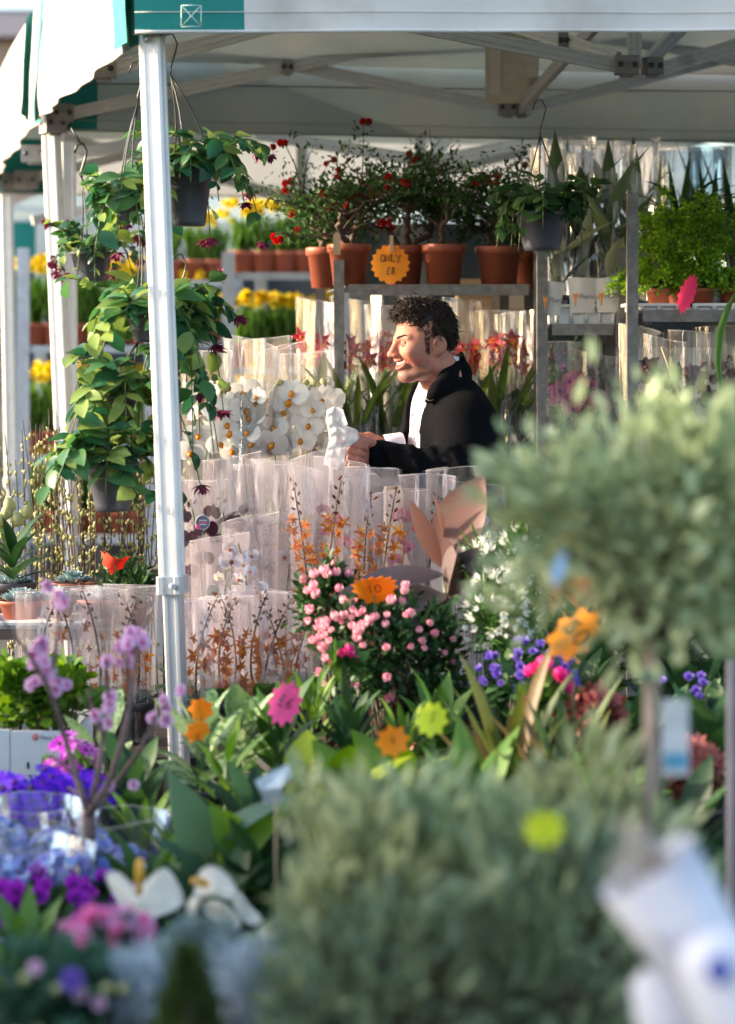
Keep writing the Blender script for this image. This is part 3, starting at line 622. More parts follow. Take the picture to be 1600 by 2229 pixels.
def orchid(loc, h, kind, label, wt=.16, sl=True, rz=0.0, nfl=6, fs=.085, spikes=1, group='wrapped orchids', leafn=4, strap=False, span=.5, sh=None, lean=(0, 0), bud=None, nbud=3, stemm=M_stem, seed=0, arch=.06, cat='orchid', fullh=.97, leafm_=None, m_sleeve=None, tmax=1.0, back=None):
    T = thing('wrapped_orchid' if sl else 'orchid_plant', label, cat, loc, rz, group)
    rs = np.random.default_rng(seed + 100); pot(T, .055, .10, M_darkpot)
    lm = leafmesh('strap_leaf' if strap else 'orchid_leaf', leafm_ or (L_mid if strap else L_dark), L=1, Wd=.075 if strap else .32, shape='strap' if strap else 'oval', seg=6, fold=.3, curl=.5 if strap else .8)
    for i in range(leafn):
        a = i * 2.4 + rs.uniform(-.4, .4); el = rs.uniform(1.0, 1.4) if strap else rs.uniform(.4, .9)
        d = (math.cos(a) * math.cos(el), math.sin(a) * math.cos(el), math.sin(el))
        big_leaf(lm[i % 3], T, (math.cos(a) * .015, math.sin(a) * .015, .09), d, (-d[0], -d[1], 1), (h * rs.uniform(.5, .72)) if strap else rs.uniform(.13, .18))
    for sp in range(spikes):
        x0 = (sp - (spikes - 1) / 2) * wt * .42; sgn = rs.choice((-1, 1)); tip = np.array((x0 + sgn * arch, rs.uniform(-.02, .02), h * rs.uniform(fullh - .07, fullh)))
        P = bez((x0 * .2, 0, .09), (x0 * .9 - sgn * arch * .4, 0, h * .62), tip, 12); stems(T, [P], [np.linspace(.0035, .0018, 12)], stemm)
        for j in range(nfl):
            t = tmax - span * (j + .2) / nfl; p = bez((x0 * .2, 0, .09), (x0 * .9 - sgn * arch * .4, 0, h * .62), tip, 40)[min(39, int(t * 39 * (1 if bud is None else .93)))]
            off = np.array(((1 if j % 2 else -1) * fs * rs.uniform(.2, .5), -fs * rs.uniform(.1, .5), rs.uniform(-.1, .1) * fs))
            wob = 1.0 if kind in ('orange', 'coral') else .38; bloom(T, kind, p + off, (off[0] * 4 / fs * .12 + rs.uniform(-wob, wob), -1, rs.uniform(-.8 * wob, wob)), fs * rs.uniform(.6, 1.15), roll=rs.uniform(-wob, wob))
        if bud:
            for j in range(nbud):
                pc = bez((x0 * .2, 0, .09), (x0 * .9 - sgn * arch * .4, 0, h * .62), tip, 40); p = pc[max(4, int(39 * (1 - (1 - tmax + .06) * j / max(1, nbud))))] + np.array((.007 * (1 if j % 2 else -1), -.004, 0)); bloom(T, bud, p, (rs.uniform(-1, 1), -.4, rs.uniform(.2, 1)), fs * .26 * rs.uniform(.8, 1.2), name='bud')
    if sl: sleeve(T, (sh or h * rs.uniform(.97, 1.08)) - .004, .115, wt, .115, wt * .45, .004, m_sleeve or M_cello, seed, lean, cut=rs.uniform(-.12, .12), rot=rs.uniform(-.5, .5), back=back)
    return T

M_slatepot = mat('slate_blue_plastic', (.06, .065, .085), .45, var=.2, nscale=20)
def vine_basket(loc, top, label, pr=.1, ph=.12, nv=12, spread=.2, drop=.25, leaves=6, ls=.045, seed=0, nflower=8, chain=True, dead=False, square=True, lmat=None, rise=.1):
    """hanging pot with trailing leathery-leaved stems; origin at the pot's base, hook point 'top' in world"""
    T = thing('hanging_basket', label, 'hanging plant', loc, 0, 'hanging baskets'); rs = np.random.default_rng(seed); top = Vector(top) - Vector(loc)
    n = 4 if square else 20; g = G(); k = 1.25 if square else 1
    V, F = lathe([(.001, 0), (pr * .66 * k, 0), (pr * .72 * k, .012), (pr * .98 * k, ph * .9), (pr * 1.06 * k, ph * .9), (pr * 1.06 * k, ph), (pr * .96 * k, ph), (pr * .9 * k, ph * .8), (.001, ph * .8)], n if n > 4 else 8)
    g.add(V, F); ob('pot', g, M_slatepot, T)
    if chain:
        j = np.array((top.x * .5, top.y * .5, ph + (top.z - ph) * .60)) if dead else np.array((top.x, top.y, top.z - .12))
        for a in (.3, 2.4, 4.5):
            V, F = tube(bez((pr * math.cos(a), pr * math.sin(a), ph), (pr * .6 * math.cos(a), pr * .6 * math.sin(a), (ph + j[2]) / 2), j, 6), .0022, 5); g = G(); g.add(V, F); ob('hanger_wire', g, M_bolt, T)
        hk = [j, j + (0.0, 0, .02), j + (.012, 0, .06), j + (.016, 0, .08), j + (0.004, 0, .105), j + (-.014, 0, .10), j + (-.022, 0, .075)]
        V, F = tube(hk, .0045 if dead else .0022, 6); g = G(); g.add(V, F); ob('hook', g, M_bolt, T)
        if (top.z - j[2]) > .13: V, F = tube([j + (0, 0, .1), np.array(top)], .003, 5); g = G(); g.add(V, F); ob('hanger_wire', g, M_bolt, T)
    lm = leafmesh('vine_leaf' if lmat is None else 'backlit_vine_leaf', lmat or L_vine, L=1, Wd=.56, shape='oval', seg=5, fold=.25, curl=.5); paths = []
    for i in range(nv):
        a = i * 2 * PI / nv + rs.uniform(-.3, .3); s = spread * rs.uniform(.5, 1.1); dz = -drop * rs.uniform(.0, 1.0) if i % 3 else rs.uniform(.02, .1)
        b = np.array((pr * .6 * math.cos(a), pr * .6 * math.sin(a), ph * .95)); e = np.array((s * math.cos(a), s * math.sin(a) * .8, ph + dz)); m_ = np.array(((b[0] + e[0]) * .6, (b[1] + e[1]) * .6, ph + .07 + .06 * rs.random()))
        P = bez(b, m_, e, 14); paths.append(P); tg = nrm(np.gradient(P, axis=0))
        for q in range(leaves):
            f = .15 + .85 * (q + rs.random() * .5) / leaves; ii = min(13, int(f * 13)); t = tg[ii]; sd = nrm(np.cross(t, (0, 0, 1)) + 1e-4)
            for sgn in (-1, 1):
                d = nrm(t * .5 + sd * sgn * .9 + rs.normal(0, .3, 3)); up = nrm(np.array((0, 0, 1.0)) + .6 * np.array((math.cos(a), math.sin(a), 0)) + rs.normal(0, .3, 3))
                big_leaf(lm[int(rs.integers(0, 3))], T, P[ii], d, up, ls * rs.uniform(.45, 1.2))
        if i < nflower:
            for _ in range(2): bloom(T, 'maroon', e + rs.normal(0, .006, 3), tg[-1] + rs.normal(0, .3, 3), rs.uniform(.026, .04))
    stems(T, paths, [np.linspace(.0028, .0014, 14)] * len(paths), M_stem)
    return T

def starburst(loc, r, col, label, text='', rz=0.0, tilt=0.0, squash=1.0, stick=None, roll=0.0, spikes=16, bend=.15, cname='orange'):
    """zig-zag edged fluorescent price card with handwriting, on a stick or peg"""
    T = thing('price_tag', label, 'price tag', loc, rz, 'fluorescent price tags')
    m = mat(cname + '_fluorescent_card', col, .6, var=.06, nscale=8, trans=.25)
    n = spikes * 2; rings = 5; V = [(0, 0, 0)]; a = np.arange(n) * 2 * PI / n
    for k in range(1, rings + 1):
        rr = r * k / rings * (np.where(np.arange(n) % 2 == 0, 1.0, .70 if spikes < 12 else (.78 if spikes < 16 else .87)) if k == rings else .95)
        V += [(x, 0, z) for x, z in zip(rr * np.sin(a) * squash, rr * np.cos(a))]
    V = np.array(V); V[:, 1] = bend * (V[:, 0] ** 2 / r) * 1.5 - bend * .6 * V[:, 2] ** 2 / r
    F4 = grid_faces(rings, n, True) + 1; F3 = np.array([(0, 1 + i, 1 + (i + 1) % n) for i in range(n)])
    M = Matrix.Rotation(tilt, 4, 'X') @ Matrix.Rotation(roll, 4, 'Y')
    g = G(); V2 = np.concatenate([V, V + (0, .0012, 0)]); g.add(V2, [F4, F3, F4[:, ::-1] + len(V), F3[:, ::-1] + len(V)]); g.xf(M); ob('card', g, m, T, smooth=False)
    if text: handwriting(T, text, r, bend, M)
    if stick: V, F = box((0, .004, -r * .6 - stick / 2), (.0035, .003, stick + r * .8)); g = G(); g.add(V, F); ob('stick', g, M_stem, T, smooth=False)
    return T
STROKES = {'O': [[(.5 + .42 * math.cos(t), .5 + .5 * math.sin(t)) for t in np.linspace(1.6, 7.9, 14)]], 'N': [[(.1, 0), (.15, 1), (.75, .05), (.85, 1)]], 'L': [[(.2, 1), (.15, .05), (.8, .0)]], 'Y': [[(.05, 1), (.4, .5)], [(.9, 1), (.35, -.15)]],
           '£': [[(.8, .85), (.6, 1), (.42, .8), (.42, .3), (.2, .02), (.85, .05)], [(.15, .5), (.7, .52)]], '8': [[(.75, .85), (.45, 1), (.25, .8), (.6, .52), (.75, .25), (.5, 0), (.2, .2), (.4, .5), (.75, .85)]], '1': [[(.3, .8), (.55, 1), (.5, 0)]],
           '0': [[(.5 + .35 * math.cos(t), .5 + .5 * math.sin(t)) for t in np.linspace(1.6, 7.9, 14)]], '5': [[(.8, 1), (.3, .98), (.25, .55), (.65, .58), (.8, .3), (.5, 0), (.2, .1)]], '6': [[(.75, .95), (.35, .6), (.2, .25), (.5, 0), (.78, .25), (.5, .48), (.25, .3)]], '4': [[(.6, 0), (.62, 1), (.1, .35), (.9, .38)]]}
def handwriting(T, text, r, bend, M):
    lines = text.split('|'); ch = r * (.36 if len(lines) > 1 else .5)
    for li, ln in enumerate(lines):
        cw = ch * .72; x0 = -cw * len(ln) / 2; z0 = (r * .1 if len(lines) == 1 else r * (.12 - .62 * li)) - (ch / 2 if len(lines) == 1 else 0)
        for ci, c in enumerate(ln):
            g = G()
            for st in STROKES.get(c, []):
                p = np.array([(x0 + (ci + x) * cw, 0, z0 + y * ch) for x, y in st]); p[:, 1] = bend * (p[:, 0] ** 2 / r) * 1.5 - bend * .6 * p[:, 2] ** 2 / r - .0015
                V, F = tube(p, r * .02, 4); g.add(V, F)
            if g.V: g.xf(M); ob('handwritten_figure', g, M_black, T)
def text_mesh(txt, size, m, name='lettering'):
    cu = bpy.data.curves.new(name, 'FONT'); cu.body = txt; cu.size = size; cu.extrude = .0004
    o = bpy.data.objects.new('tmp_' + name, cu); COL.objects.link(o); me = bpy.data.meshes.new_from_object(o.evaluated_get(bpy.context.evaluated_depsgraph_get()))
    bpy.data.objects.remove(o); bpy.data.curves.remove(cu); me.materials.clear(); me.materials.append(m); me.name = name; return me
# ------------------------------------------------------------------ the flower seller (signed-distance modelling, surface nets)
def snet(f, lo, hi, h):
    lo, hi = np.array(lo, float), np.array(hi, float); n = np.ceil((hi - lo) / h).astype(int) + 1
    ax = [lo[i] + h * np.arange(n[i]) for i in range(3)]
    X = np.stack(np.meshgrid(*ax, indexing='ij'), -1).reshape(-1, 3)
    D = np.concatenate([f(X[i:i + 400000]) for i in range(0, len(X), 400000)]).reshape(n); S = D < 0
    sl = lambda A, c: A[c[0]:n[0] - 1 + c[0], c[1]:n[1] - 1 + c[1], c[2]:n[2] - 1 + c[2]]
    cs = [(i, j, k) for i in (0, 1) for j in (0, 1) for k in (0, 1)]
    cnt = sum(sl(S, c).astype(int) for c in cs); mask = (cnt > 0) & (cnt < 8)
    pos = np.zeros(tuple(n - 1) + (3,)); num = np.zeros(tuple(n - 1))
    for a in cs:
        for k in range(3):
            if a[k]: continue
            b = list(a); b[k] = 1; da, db = sl(D, a), sl(D, b); cr = (da < 0) != (db < 0)
            t = np.where(cr, da / np.where(cr, da - db, 1), 0); p = np.array(a, float) + t[..., None] * np.eye(3)[k]
            pos += np.where(cr[..., None], p, 0); num += cr
    idx = -np.ones(tuple(n - 1), int); idx[mask] = np.arange(mask.sum()); ii = np.argwhere(mask)
    V = lo + h * (ii + pos[mask] / num[mask][:, None]); Fs = []
    for k in range(3):
        a, b = (k + 1) % 3, (k + 2) % 3; e = [slice(None)] * 3; e2 = list(e); e[k] = slice(0, n[k] - 1); e2[k] = slice(1, n[k]); s0, s1 = S[tuple(e)], S[tuple(e2)]
        cr = np.argwhere(s0 != s1); cr = cr[(cr[:, a] > 0) & (cr[:, b] > 0) & (cr[:, a] < n[a] - 1) & (cr[:, b] < n[b] - 1)]
        q = []
        for da, db in ((1, 1), (0, 1), (0, 0), (1, 0)):
            c = cr.copy(); c[:, a] -= da; c[:, b] -= db; q.append(idx[c[:, 0], c[:, 1], c[:, 2]])
        q = np.stack(q, 1); fl = s0[cr[:, 0], cr[:, 1], cr[:, 2]]; q[~fl] = q[~fl][:, ::-1]; Fs.append(q)
    F = np.concatenate(Fs); return V, F[(F >= 0).all(1)]
def smin(a, b, k):
    h = np.clip(.5 + .5 * (b - a) / k, 0, 1); return b * (1 - h) + a * h - k * h * (1 - h)
def smax(a, b, k): return -smin(-a, -b, k)
def ell(P, c, r):
    r = np.array(r); q = P - np.array(c); k0 = np.linalg.norm(q / r, axis=1); k1 = np.linalg.norm(q / r ** 2, axis=1); return k0 * (k0 - 1) / np.maximum(k1, 1e-6)
def capx(P, a, b, ra, rb):
    a, b = np.array(a, float), np.array(b, float); d = b - a; t = np.clip((P - a) @ d / (d @ d), 0, 1); return np.linalg.norm(P - a - t[:, None] * d, axis=1) - (ra + (rb - ra) * t)
def chainx(P, pts, rs, k=.02):
    d = None
    for i in range(len(pts) - 1):
        e = capx(P, pts[i], pts[i + 1], rs[i], rs[i + 1]); d = e if d is None else smin(d, e, k)
    return d
def both(f, P):
    Q = P.copy(); Q[:, 1] = np.abs(Q[:, 1]); return f(Q)

def zwarp(P):
    P = P.copy(); P[:, 2] = np.where(P[:, 2] < .02, .02 + (P[:, 2] - .02) / .87, P[:, 2]); return P
def head_sdf(P):
    P = zwarp(P); Q = P.copy(); Q[:, 1] = np.abs(P[:, 1])
    d = ell(P, (.003, 0, .047), (.081, .073, .083))
    d = smin(d, ell(P, (.030, 0, -.02), (.061, .062, .080)), .03)
    d = smin(d, chainx(Q, [(-.012, .055, -.035), (.004, .054, -.078), (.060, .016, -.104)], [.016, .017, .019], .02), .03)   # jaw
    d = smin(d, ell(P, (.071, 0, -.101), (.018, .022, .018)), .02)                                                       # chin
    d = smin(d, capx(Q, (.085, 0, .026), (.069, .045, .024), .012, .009), .014)                                           # brow
    d = smin(d, ell(Q, (.064, .044, -.020), (.024, .021, .022)), .02)                                                     # cheek
    d = smin(d, ell(Q, (.030, .050, -.022), (.040, .017, .050)), .02)
    d = smax(d, -ell(Q, (.099, .031, .008), (.018, .016, .0095)), .012)                                                   # socket
    d = smin(d, capx(P, (.088, 0, .020), (.1055, 0, -.022), .0085, .0115), .012)                                           # nose
    d = smin(d, ell(P, (.1085, 0, -.0275), (.0115, .0120, .0102)), .008)
    d = smin(d, ell(Q, (.098, .0132, -.0305), (.012, .0080, .0082)), .007)
    d = smax(d, -ell(Q, (.102, .0068, -.0395), (.006, .0036, .004)), .003)                                                # nostril
    d = smin(d, ell(P, (.074, 0, -.056), (.020, .034, .024)), .016)                                                       # muzzle
    Pm = P.copy(); Pm[:, 2] -= P[:, 1] ** 2 * 11; Pm[:, 0] += P[:, 1] ** 2 * 12                                            # smile: corners lift and wrap back
    d = smin(d, ell(Pm, (.0915, 0, -.0490), (.0075, .032, .0042)), .006); d = smin(d, ell(Pm, (.0885, 0, -.0745), (.0080, .028, .0055)), .006)
    d = smax(d, -ell(Pm, (.095, 0, -.0615), (.020, .0350, .0092)), .003)                                                  # open mouth
    d = smax(d, -(capx(Q, (.094, .019, -.030), (.068, .045, -.064), .0034, .0034) + .0000), .006)                           # smile line
    d = smax(d, -(np.minimum(capx(Q, (.070, .049, .006), (.053, .058, .012), .0014, .0008), capx(Q, (.070, .049, .002), (.053, .059, -.004), .0014, .0008))), .003)
    d = smax(d, -(np.minimum(capx(P, (.083, -.03, .052), (.083, .03, .052), .0010, .0010), capx(P, (.080, -.03, .062), (.080, .03, .062), .0010, .0010))), .004)                              # crow's feet
    ear = ell(Q, (-.012, .0785, -.002), (.0215, .0095, .032)); ear = smin(ear, ell(Q, (-.004, .073, -.030), (.009, .007, .011)), .008); ear = smax(ear, -ell(Q, (-.009, .0890, .003), (.0135, .0085, .0215)), .003)
    ear = smax(ear, -ell(Q, (.000, .083, -.004), (.006, .008, .008)), .003)
    d = smin(d, ear, .006)
    d = smin(d, chainx(P, [(-.020, 0, -.040), (-.040, 0, -.11), (-.068, 0, -.19)], [.054, .056, .066], .03), .025)
    return d
def hair_sdf(P):
    Q = P.copy(); Q[:, 1] = np.abs(P[:, 1])
    n = .0045 * np.sin(P[:, 0] * 95 + 3 * np.sin(P[:, 1] * 60)) * np.cos(P[:, 1] * 85 + P[:, 2] * 40) + .003 * np.sin(P[:, 2] * 120 + P[:, 0] * 70)
    d = ell(P, (.000, 0, .051), (.080, .0765, .082)) + n
    d = smin(d, ell(P, (.024, 0, .104), (.048, .052, .026)) + n, .02)                   # quiff
    line = .064 - .75 * np.maximum(0, .08 - P[:, 2]) - .25 * np.abs(P[:, 1])           # front hairline x limit
    d = smax(d, P[:, 0] - np.where(P[:, 2] > .086, .105, line - .010), .006)
    d = smax(d, -(P[:, 2] + .060 + .55 * (P[:, 0] + .02)) , .008)                        # nape
    zl = np.interp(P[:, 0], [-.04, -.032, .010, .018, .030, .038, .050], [-.1, .030, .030, .0, -.004, .020, .040])
    d = smax(d, zl - P[:, 2], .005); low = np.clip((.05 - P[:, 2]) / .03, 0, 1)
    return np.where(low > 0, np.maximum(d, (head_sdf(P) - .0055 + .001 * np.sin(P[:, 2] * 400)) * low + d * (1 - low)), d)
YH = 6.5
HS = 0.93
hf = Vector((-.945, -.327, 0)); hl = Vector((.327, -.945, 0)); hu = Vector((0, 0, 1))
tl = Matrix.Rotation(R(3), 3, hl)   # slight forward nod
hf = tl @ hf; hu = tl @ hu
HM = Matrix((hf, hl, hu)).transposed().to_4x4(); HM = Matrix.Translation(W(928, 752, YH)) @ HM @ Matrix.Scale(HS, 4)
HMi = np.array(HM.inverted())
man_base = Vector((XW(985, 6.55), 6.55, 0))
man = thing('person', 'smiling dark-haired person in black cardigan and pale shirt handling white tissue paper', 'person', man_base)
back = Matrix.Translation(-man_base)

def skin_mat():
    m, nt, bs, out = _nt('skin')
    at = nt.nodes.new('ShaderNodeAttribute'); at.attribute_name = 'var'
    base = ramp(nt, at.outputs['Fac'], [(0.0, (.40, .17, .11)), (.34, (.44, .165, .11)), (.67, (.36, .11, .085)), (1.0, (.21, .10, .072))])
    f = noise(nt, 55, 5); c = mix_rgb(nt, base, (.40, .17, .10, 1), ramp(nt, f, [(.45, 0.0), (.8, .55)])); nt.links.new(c, bs.inputs['Base Color'])
    bs.inputs['Roughness'].default_value = .62; bs.inputs['Specular IOR Level'].default_value = .28; bs.inputs['Subsurface Weight'].default_value = .12; bs.inputs['Subsurface Radius'].default_value = (.01, .004, .002); bs.inputs['Subsurface Scale'].default_value = .5
    b = nt.nodes.new('ShaderNodeBump'); b.inputs['Strength'].default_value = .15; b.inputs['Distance'].default_value = .004; nt.links.new(noise(nt, 160, 4), b.inputs['Height']); nt.links.new(b.outputs[0], bs.inputs['Normal'])
    return m
M_skin = skin_mat()
gb = G()
V, F = snet(head_sdf, (-.15, -.10, -.150), (.14, .10, .14), .0024)
Vhead = V.copy(); Vw = zwarp(V); zz = Vw[:, 2] - V[:, 1] ** 2 * 11; lip = (V[:, 0] + 12 * V[:, 1] ** 2 > .080) & (np.abs(V[:, 1]) < .033) & ((np.abs(zz + .0495) < .0045) | (np.abs(zz + .0745) < .006))
stub = ((V[:, 2] < -.040) & (V[:, 0] > .0) & (V[:, 2] > -.115)); ruddy = (np.linalg.norm((V - (.08, 0, -.02)) * (1, .6, 1), axis=1) < .034) | (np.abs(V[:, 1]) > .079)
sm_ = np.clip((-.028 - V[:, 2]) / .03, 0, 1) * np.clip((V[:, 0] + .01) / .03, 0, 1); var = np.where(lip, .67, np.clip(.12 + .25 * np.clip(1 - np.linalg.norm((V - (.08, 0, -.02)) * (1, .6, 1), axis=1) / .05, 0, 1) + 1.0 * sm_, 0, 1.0))
Vh = V @ np.array(HM)[:3, :3].T + np.array(HM)[:3, 3]
gb.add(Vh, [F], 0, var)

# joints in world space
shL, elL, wrL = W(1016, 925, 6.37), W(1012, 1052, 6.28), W(822, 990, 6.33)
shR, elR, wrR = W(972, 905, 6.75), W(968, 1040, 6.74), W(838, 976, 6.50)
nk = W(966, 812, 6.55); chest = W(978, 958, 6.55); waist = W(995, 1075, 6.56); hip = W(1000, 1180, 6.56)
fw = np.array((-.93, -.36, 0)); lt = np.array((.36, -.93, 0))
def torso(P, o=0.0):
    """ribcage and belly as oriented ellipsoids: narrow along the facing direction, wide across"""
    def oe(c, r):
        q = P - np.array(c); L = np.stack([q @ fw, q @ lt, q[:, 2]], 1); return ell(L, (0, 0, 0), np.array(r) + o)
    d = oe(chest, (.110, .180, .150)); d = smin(d, oe(waist, (.115, .165, .20)), .08); d = smin(d, oe(hip, (.12, .17, .15)), .08)
    d = smin(d, chainx(P, [shR, np.array(nk) - (0, 0, .078), shL], [.058 + o, .062 + o, .058 + o], .05), .06); return d
def hand(P, wr, tipdir, flip=1.0):
    """closed hand pinching paper: palm, four curled fingers stacked downward, thumb along the top"""
    w = np.array(wr); x = np.array(tipdir); x /= np.linalg.norm(x); z = np.array((0, 0, 1.0)); z = z - x * (z @ x); z /= np.linalg.norm(z); y = np.cross(z, x) * flip
    q = P - w; L = np.stack([q @ x, q @ y, q @ z], 1)
    d = capx(L, (-.04, 0, 0), (.006, 0, 0), .026, .025); d = smin(d, ell(L, (.040, .002, -.008), (.036, .017, .036)), .018)
    for i in range(4):
        zf = .016 - .0185 * i; k = (.069, .072, .069, .062)[i]
        f_ = chainx(L, [(.045, 0.002, zf * .9), (k, -.010, zf), (k + .012, -.026, zf - .002), (k - .006, -.036, zf - .004), (k - .022, -.030, zf - .005)], [.0105, .0105, .0095, .0088, .0078], .004); d = smin(d, f_, .005)
    d = smin(d, chainx(L, [(.012, -.006, .018), (.040, -.020, .030), (.070, -.024, .029), (.092, -.024, .022)], [.0135, .0125, .0108, .0088], .006), .008)
    return d
tdL = np.array(W(748, 975, 6.30)) - np.array(wrL); tdR = np.array(W(760, 975, 6.44)) - np.array(wrR)
fhL = lambda P: hand(P, wrL, tdL, -1.0); fhR = lambda P: hand(P, wrR, tdR, 1.0)
for f_, w in ((fhL, wrL), (fhR, wrR)):
    lo = np.array(w) - (.15, .08, .09); hi = np.array(w) + (.06, .08, .09); V, F = snet(f_, lo, hi, .0024); gb.add(V, [F], 0, .36)
armskin = lambda P: np.minimum(chainx(P, [shL, elL, wrL], [.05, .042, .028]), chainx(P, [shR, elR, wrR], [.05, .042, .028]))
legs = lambda P, o=0.0: np.minimum(chainx(P, [hip + Vector((.02, -.09, -.03)), man_base + Vector((.02, -.1, .48)), man_base + Vector((.04, -.1, .06))], [.085 + o, .06 + o, .04 + o]), chainx(P, [hip + Vector((.0, .09, -.03)), man_base + Vector((-.02, .1, .48)), man_base + Vector((.0, .1, .06))], [.085 + o, .06 + o, .04 + o]))
V, F = snet(lambda P: smin(smin(torso(P, -.02), armskin(P), .03), legs(P, -.015), .04), (-.2, 6.1, .02), (.65, 7.0, 1.42), .014); gb.add(V, [F], 0, .2)
gb.xf(back); body = ob('body', gb, M_skin, man)

# clothes
Mknit = mat('black_knit', (.0045, .0045, .0058), .9, var=.35, nscale=90, stretch=(1, 1, 5), bump=.35, spec=.05)
Mshirt = mat('pale_pink_shirt', (.80, .72, .76), .7, var=.05, nscale=30, bump=.15, trans=.08)
def card(P):
    d = torso(P, .012)
    wr = lambda p, a, k: np.array(p) * (1 - k) + np.array(a) * k
    fold = (.005 * np.sin((P[:, 2] - 1.0) * 70 + P[:, 0] * 45) + .004 * np.sin(P[:, 0] * 120 + P[:, 2] * 50)) * (P[:, 2] < 1.22)
    for s, e, w in ((shL, elL, wrL), (shR, elR, wrR)):
        a = chainx(P, [s, wr(s, e, .5), e, wr(e, w, .55), wr(e, w, .97)], [.078, .073, .064, .052, .042], .03); d = smin(d, a + fold, .035)
    q = P - np.array(chest); fx, ly = q @ fw, q @ lt; wd = np.where(q[:, 2] > .02, .038 + .2 * np.maximum(0, q[:, 2] - .02), .045 + .07 * np.maximum(0, -q[:, 2] - .02))
    cut = np.maximum(np.maximum(.05 - fx, np.abs(ly - .022) - wd), -(P[:, 2] - 1.12)); d = smax(d, -cut, .006)
    lap = chainx(P, [W(996, 784, 6.53), W(976, 824, 6.45), W(952, 853, 6.41), W(930, 873, 6.40)], [.016, .023, .022, .008], .02); d = smin(d, lap, .008)
    neckhole = capx(P, np.array(nk) - (0, 0, .12), np.array(nk) + (-.02, 0, .1), .062, .066); d = smax(d, -neckhole, .01)
    for s, e, w in ((shL, elL, wrL), (shR, elR, wrR)):
        dr = np.array(w) - np.array(e); dr /= np.linalg.norm(dr); d = smax(d, (P - np.array(w)) @ dr + .006, .004) if False else d
    return d
V, F = snet(card, (-.22, 6.08, .78), (.62, 7.02, 1.46), .0065); g = G(); g.add(V, [F]); g.xf(back); cd = ob('cardigan', g, Mknit, man)
# folded collar: a thick strip round the neck from front to back, lying on the shoulders
ring_in, ring_out = [], []
for t in np.linspace(-1, 1, 25):
    a = t * 1.75; c, s = -math.cos(a), math.sin(a)           # t=0 back of neck
    k = abs(t); r_i = .060 + .012 * k; p = np.array(nk) + fw * (c * (r_i + .002) + .012 + .035 * k ** 3) + lt * (s * r_i)
    zi = .056 - .100 * k ** 1.8; po = p + fw * (c * (.022 - .002 * k) - .002 * k) + lt * (s * (.030 + .028 * k))
    ring_in.append(p + (0, 0, zi)); ring_out.append(po + (0, 0, zi - .034 - .044 * k))
ri, ro = np.array(ring_in), np.array(ring_out); mid = (ri + ro) / 2 + nrm(np.cross(np.gradient(ri, axis=0), ro - ri)) * -.012; mid[:, 2] += .010
base = ri - (0, 0, .075)
S = np.stack([base, ri - (0, 0, .01), ri + (ro - ri) * .08 + (0, 0, .008), mid, ro, ro - (0, 0, .006) + (ri - ro) * .12, mid - (0, 0, .02)], 1); g = G(); g.add(S.reshape(-1, 3), [grid_faces(25, 7)]); g.xf(back); co = ob('collar', g, Mknit, cd)
sm = co.modifiers.new('sol', 'SOLIDIFY'); sm.thickness = .004; sb = co.modifiers.new('sub', 'SUBSURF'); sb.levels = sb.render_levels = 1
g = G(); V, F = tube([W(926, 866, 6.372), W(934, 873, 6.370), W(944, 870, 6.372)], .0018, 5); g.add(V, F); g.xf(back); ob('collar_trim', g, mat('brass_zip', (.30, .22, .11), .5, .6), co)
# zip edge down the near side of the opening
V, F = snet(lambda P: smin(torso(P, -.001), capx(P, np.array(nk) - (0, 0, .10), np.array(nk) + (-.012, 0, .038), .060, .054), .02), (-.2, 6.2, .9), (.5, 6.95, 1.45), .0075)
g = G(); g.add(V, [F]); g.xf(back); sh = ob('shirt', g, Mshirt, man)
g = G()
for k in range(5):
    p = np.array(chest) + fw * (.118 - .006 * k) + lt * .024 + (0, 0, .07 - .06 * k); V, F = ball(p, .005, 8, 5); g = G(); g.add(V, F); g.xf(back); ob('shirt_button', g, Mshirt, sh)
g = G(); V, F = along(lathe([(.0335, 0), (.036, .1), (.035, .9), (.033, 1)], 18), np.array(wrR) + (.05, 0.01, .008), np.array(wrR) + (-.002, 0, .002)); g.add(V, F); g.xf(back); ob('cuff', g, Mshirt, sh)
V, F = snet(lambda P: smin(legs(P, .012), torso(P, .004), .03), (-.2, 6.1, .05), (.6, 7.0, .92), .014); g = G(); g.add(V, [F]); g.xf(back); ob('trousers', g, mat('dark_denim', (.02, .025, .04), .85, var=.3, nscale=60), man)
for yy in (-.1, .1):
    V, F = snet(lambda P: smin(ell(P, (.02, yy, .045), (.05, .042, .045)), ell(P, (-.09, yy, .032), (.09, .044, .034)), .03), (-.22, yy - .08, -.01), (.12, yy + .08, .12), .008); V[:, 2] = np.maximum(V[:, 2], .003); g = G(); g.add(V, [F]); ob('shoe', g, mat('dark_leather', (.03, .02, .015), .5), man)
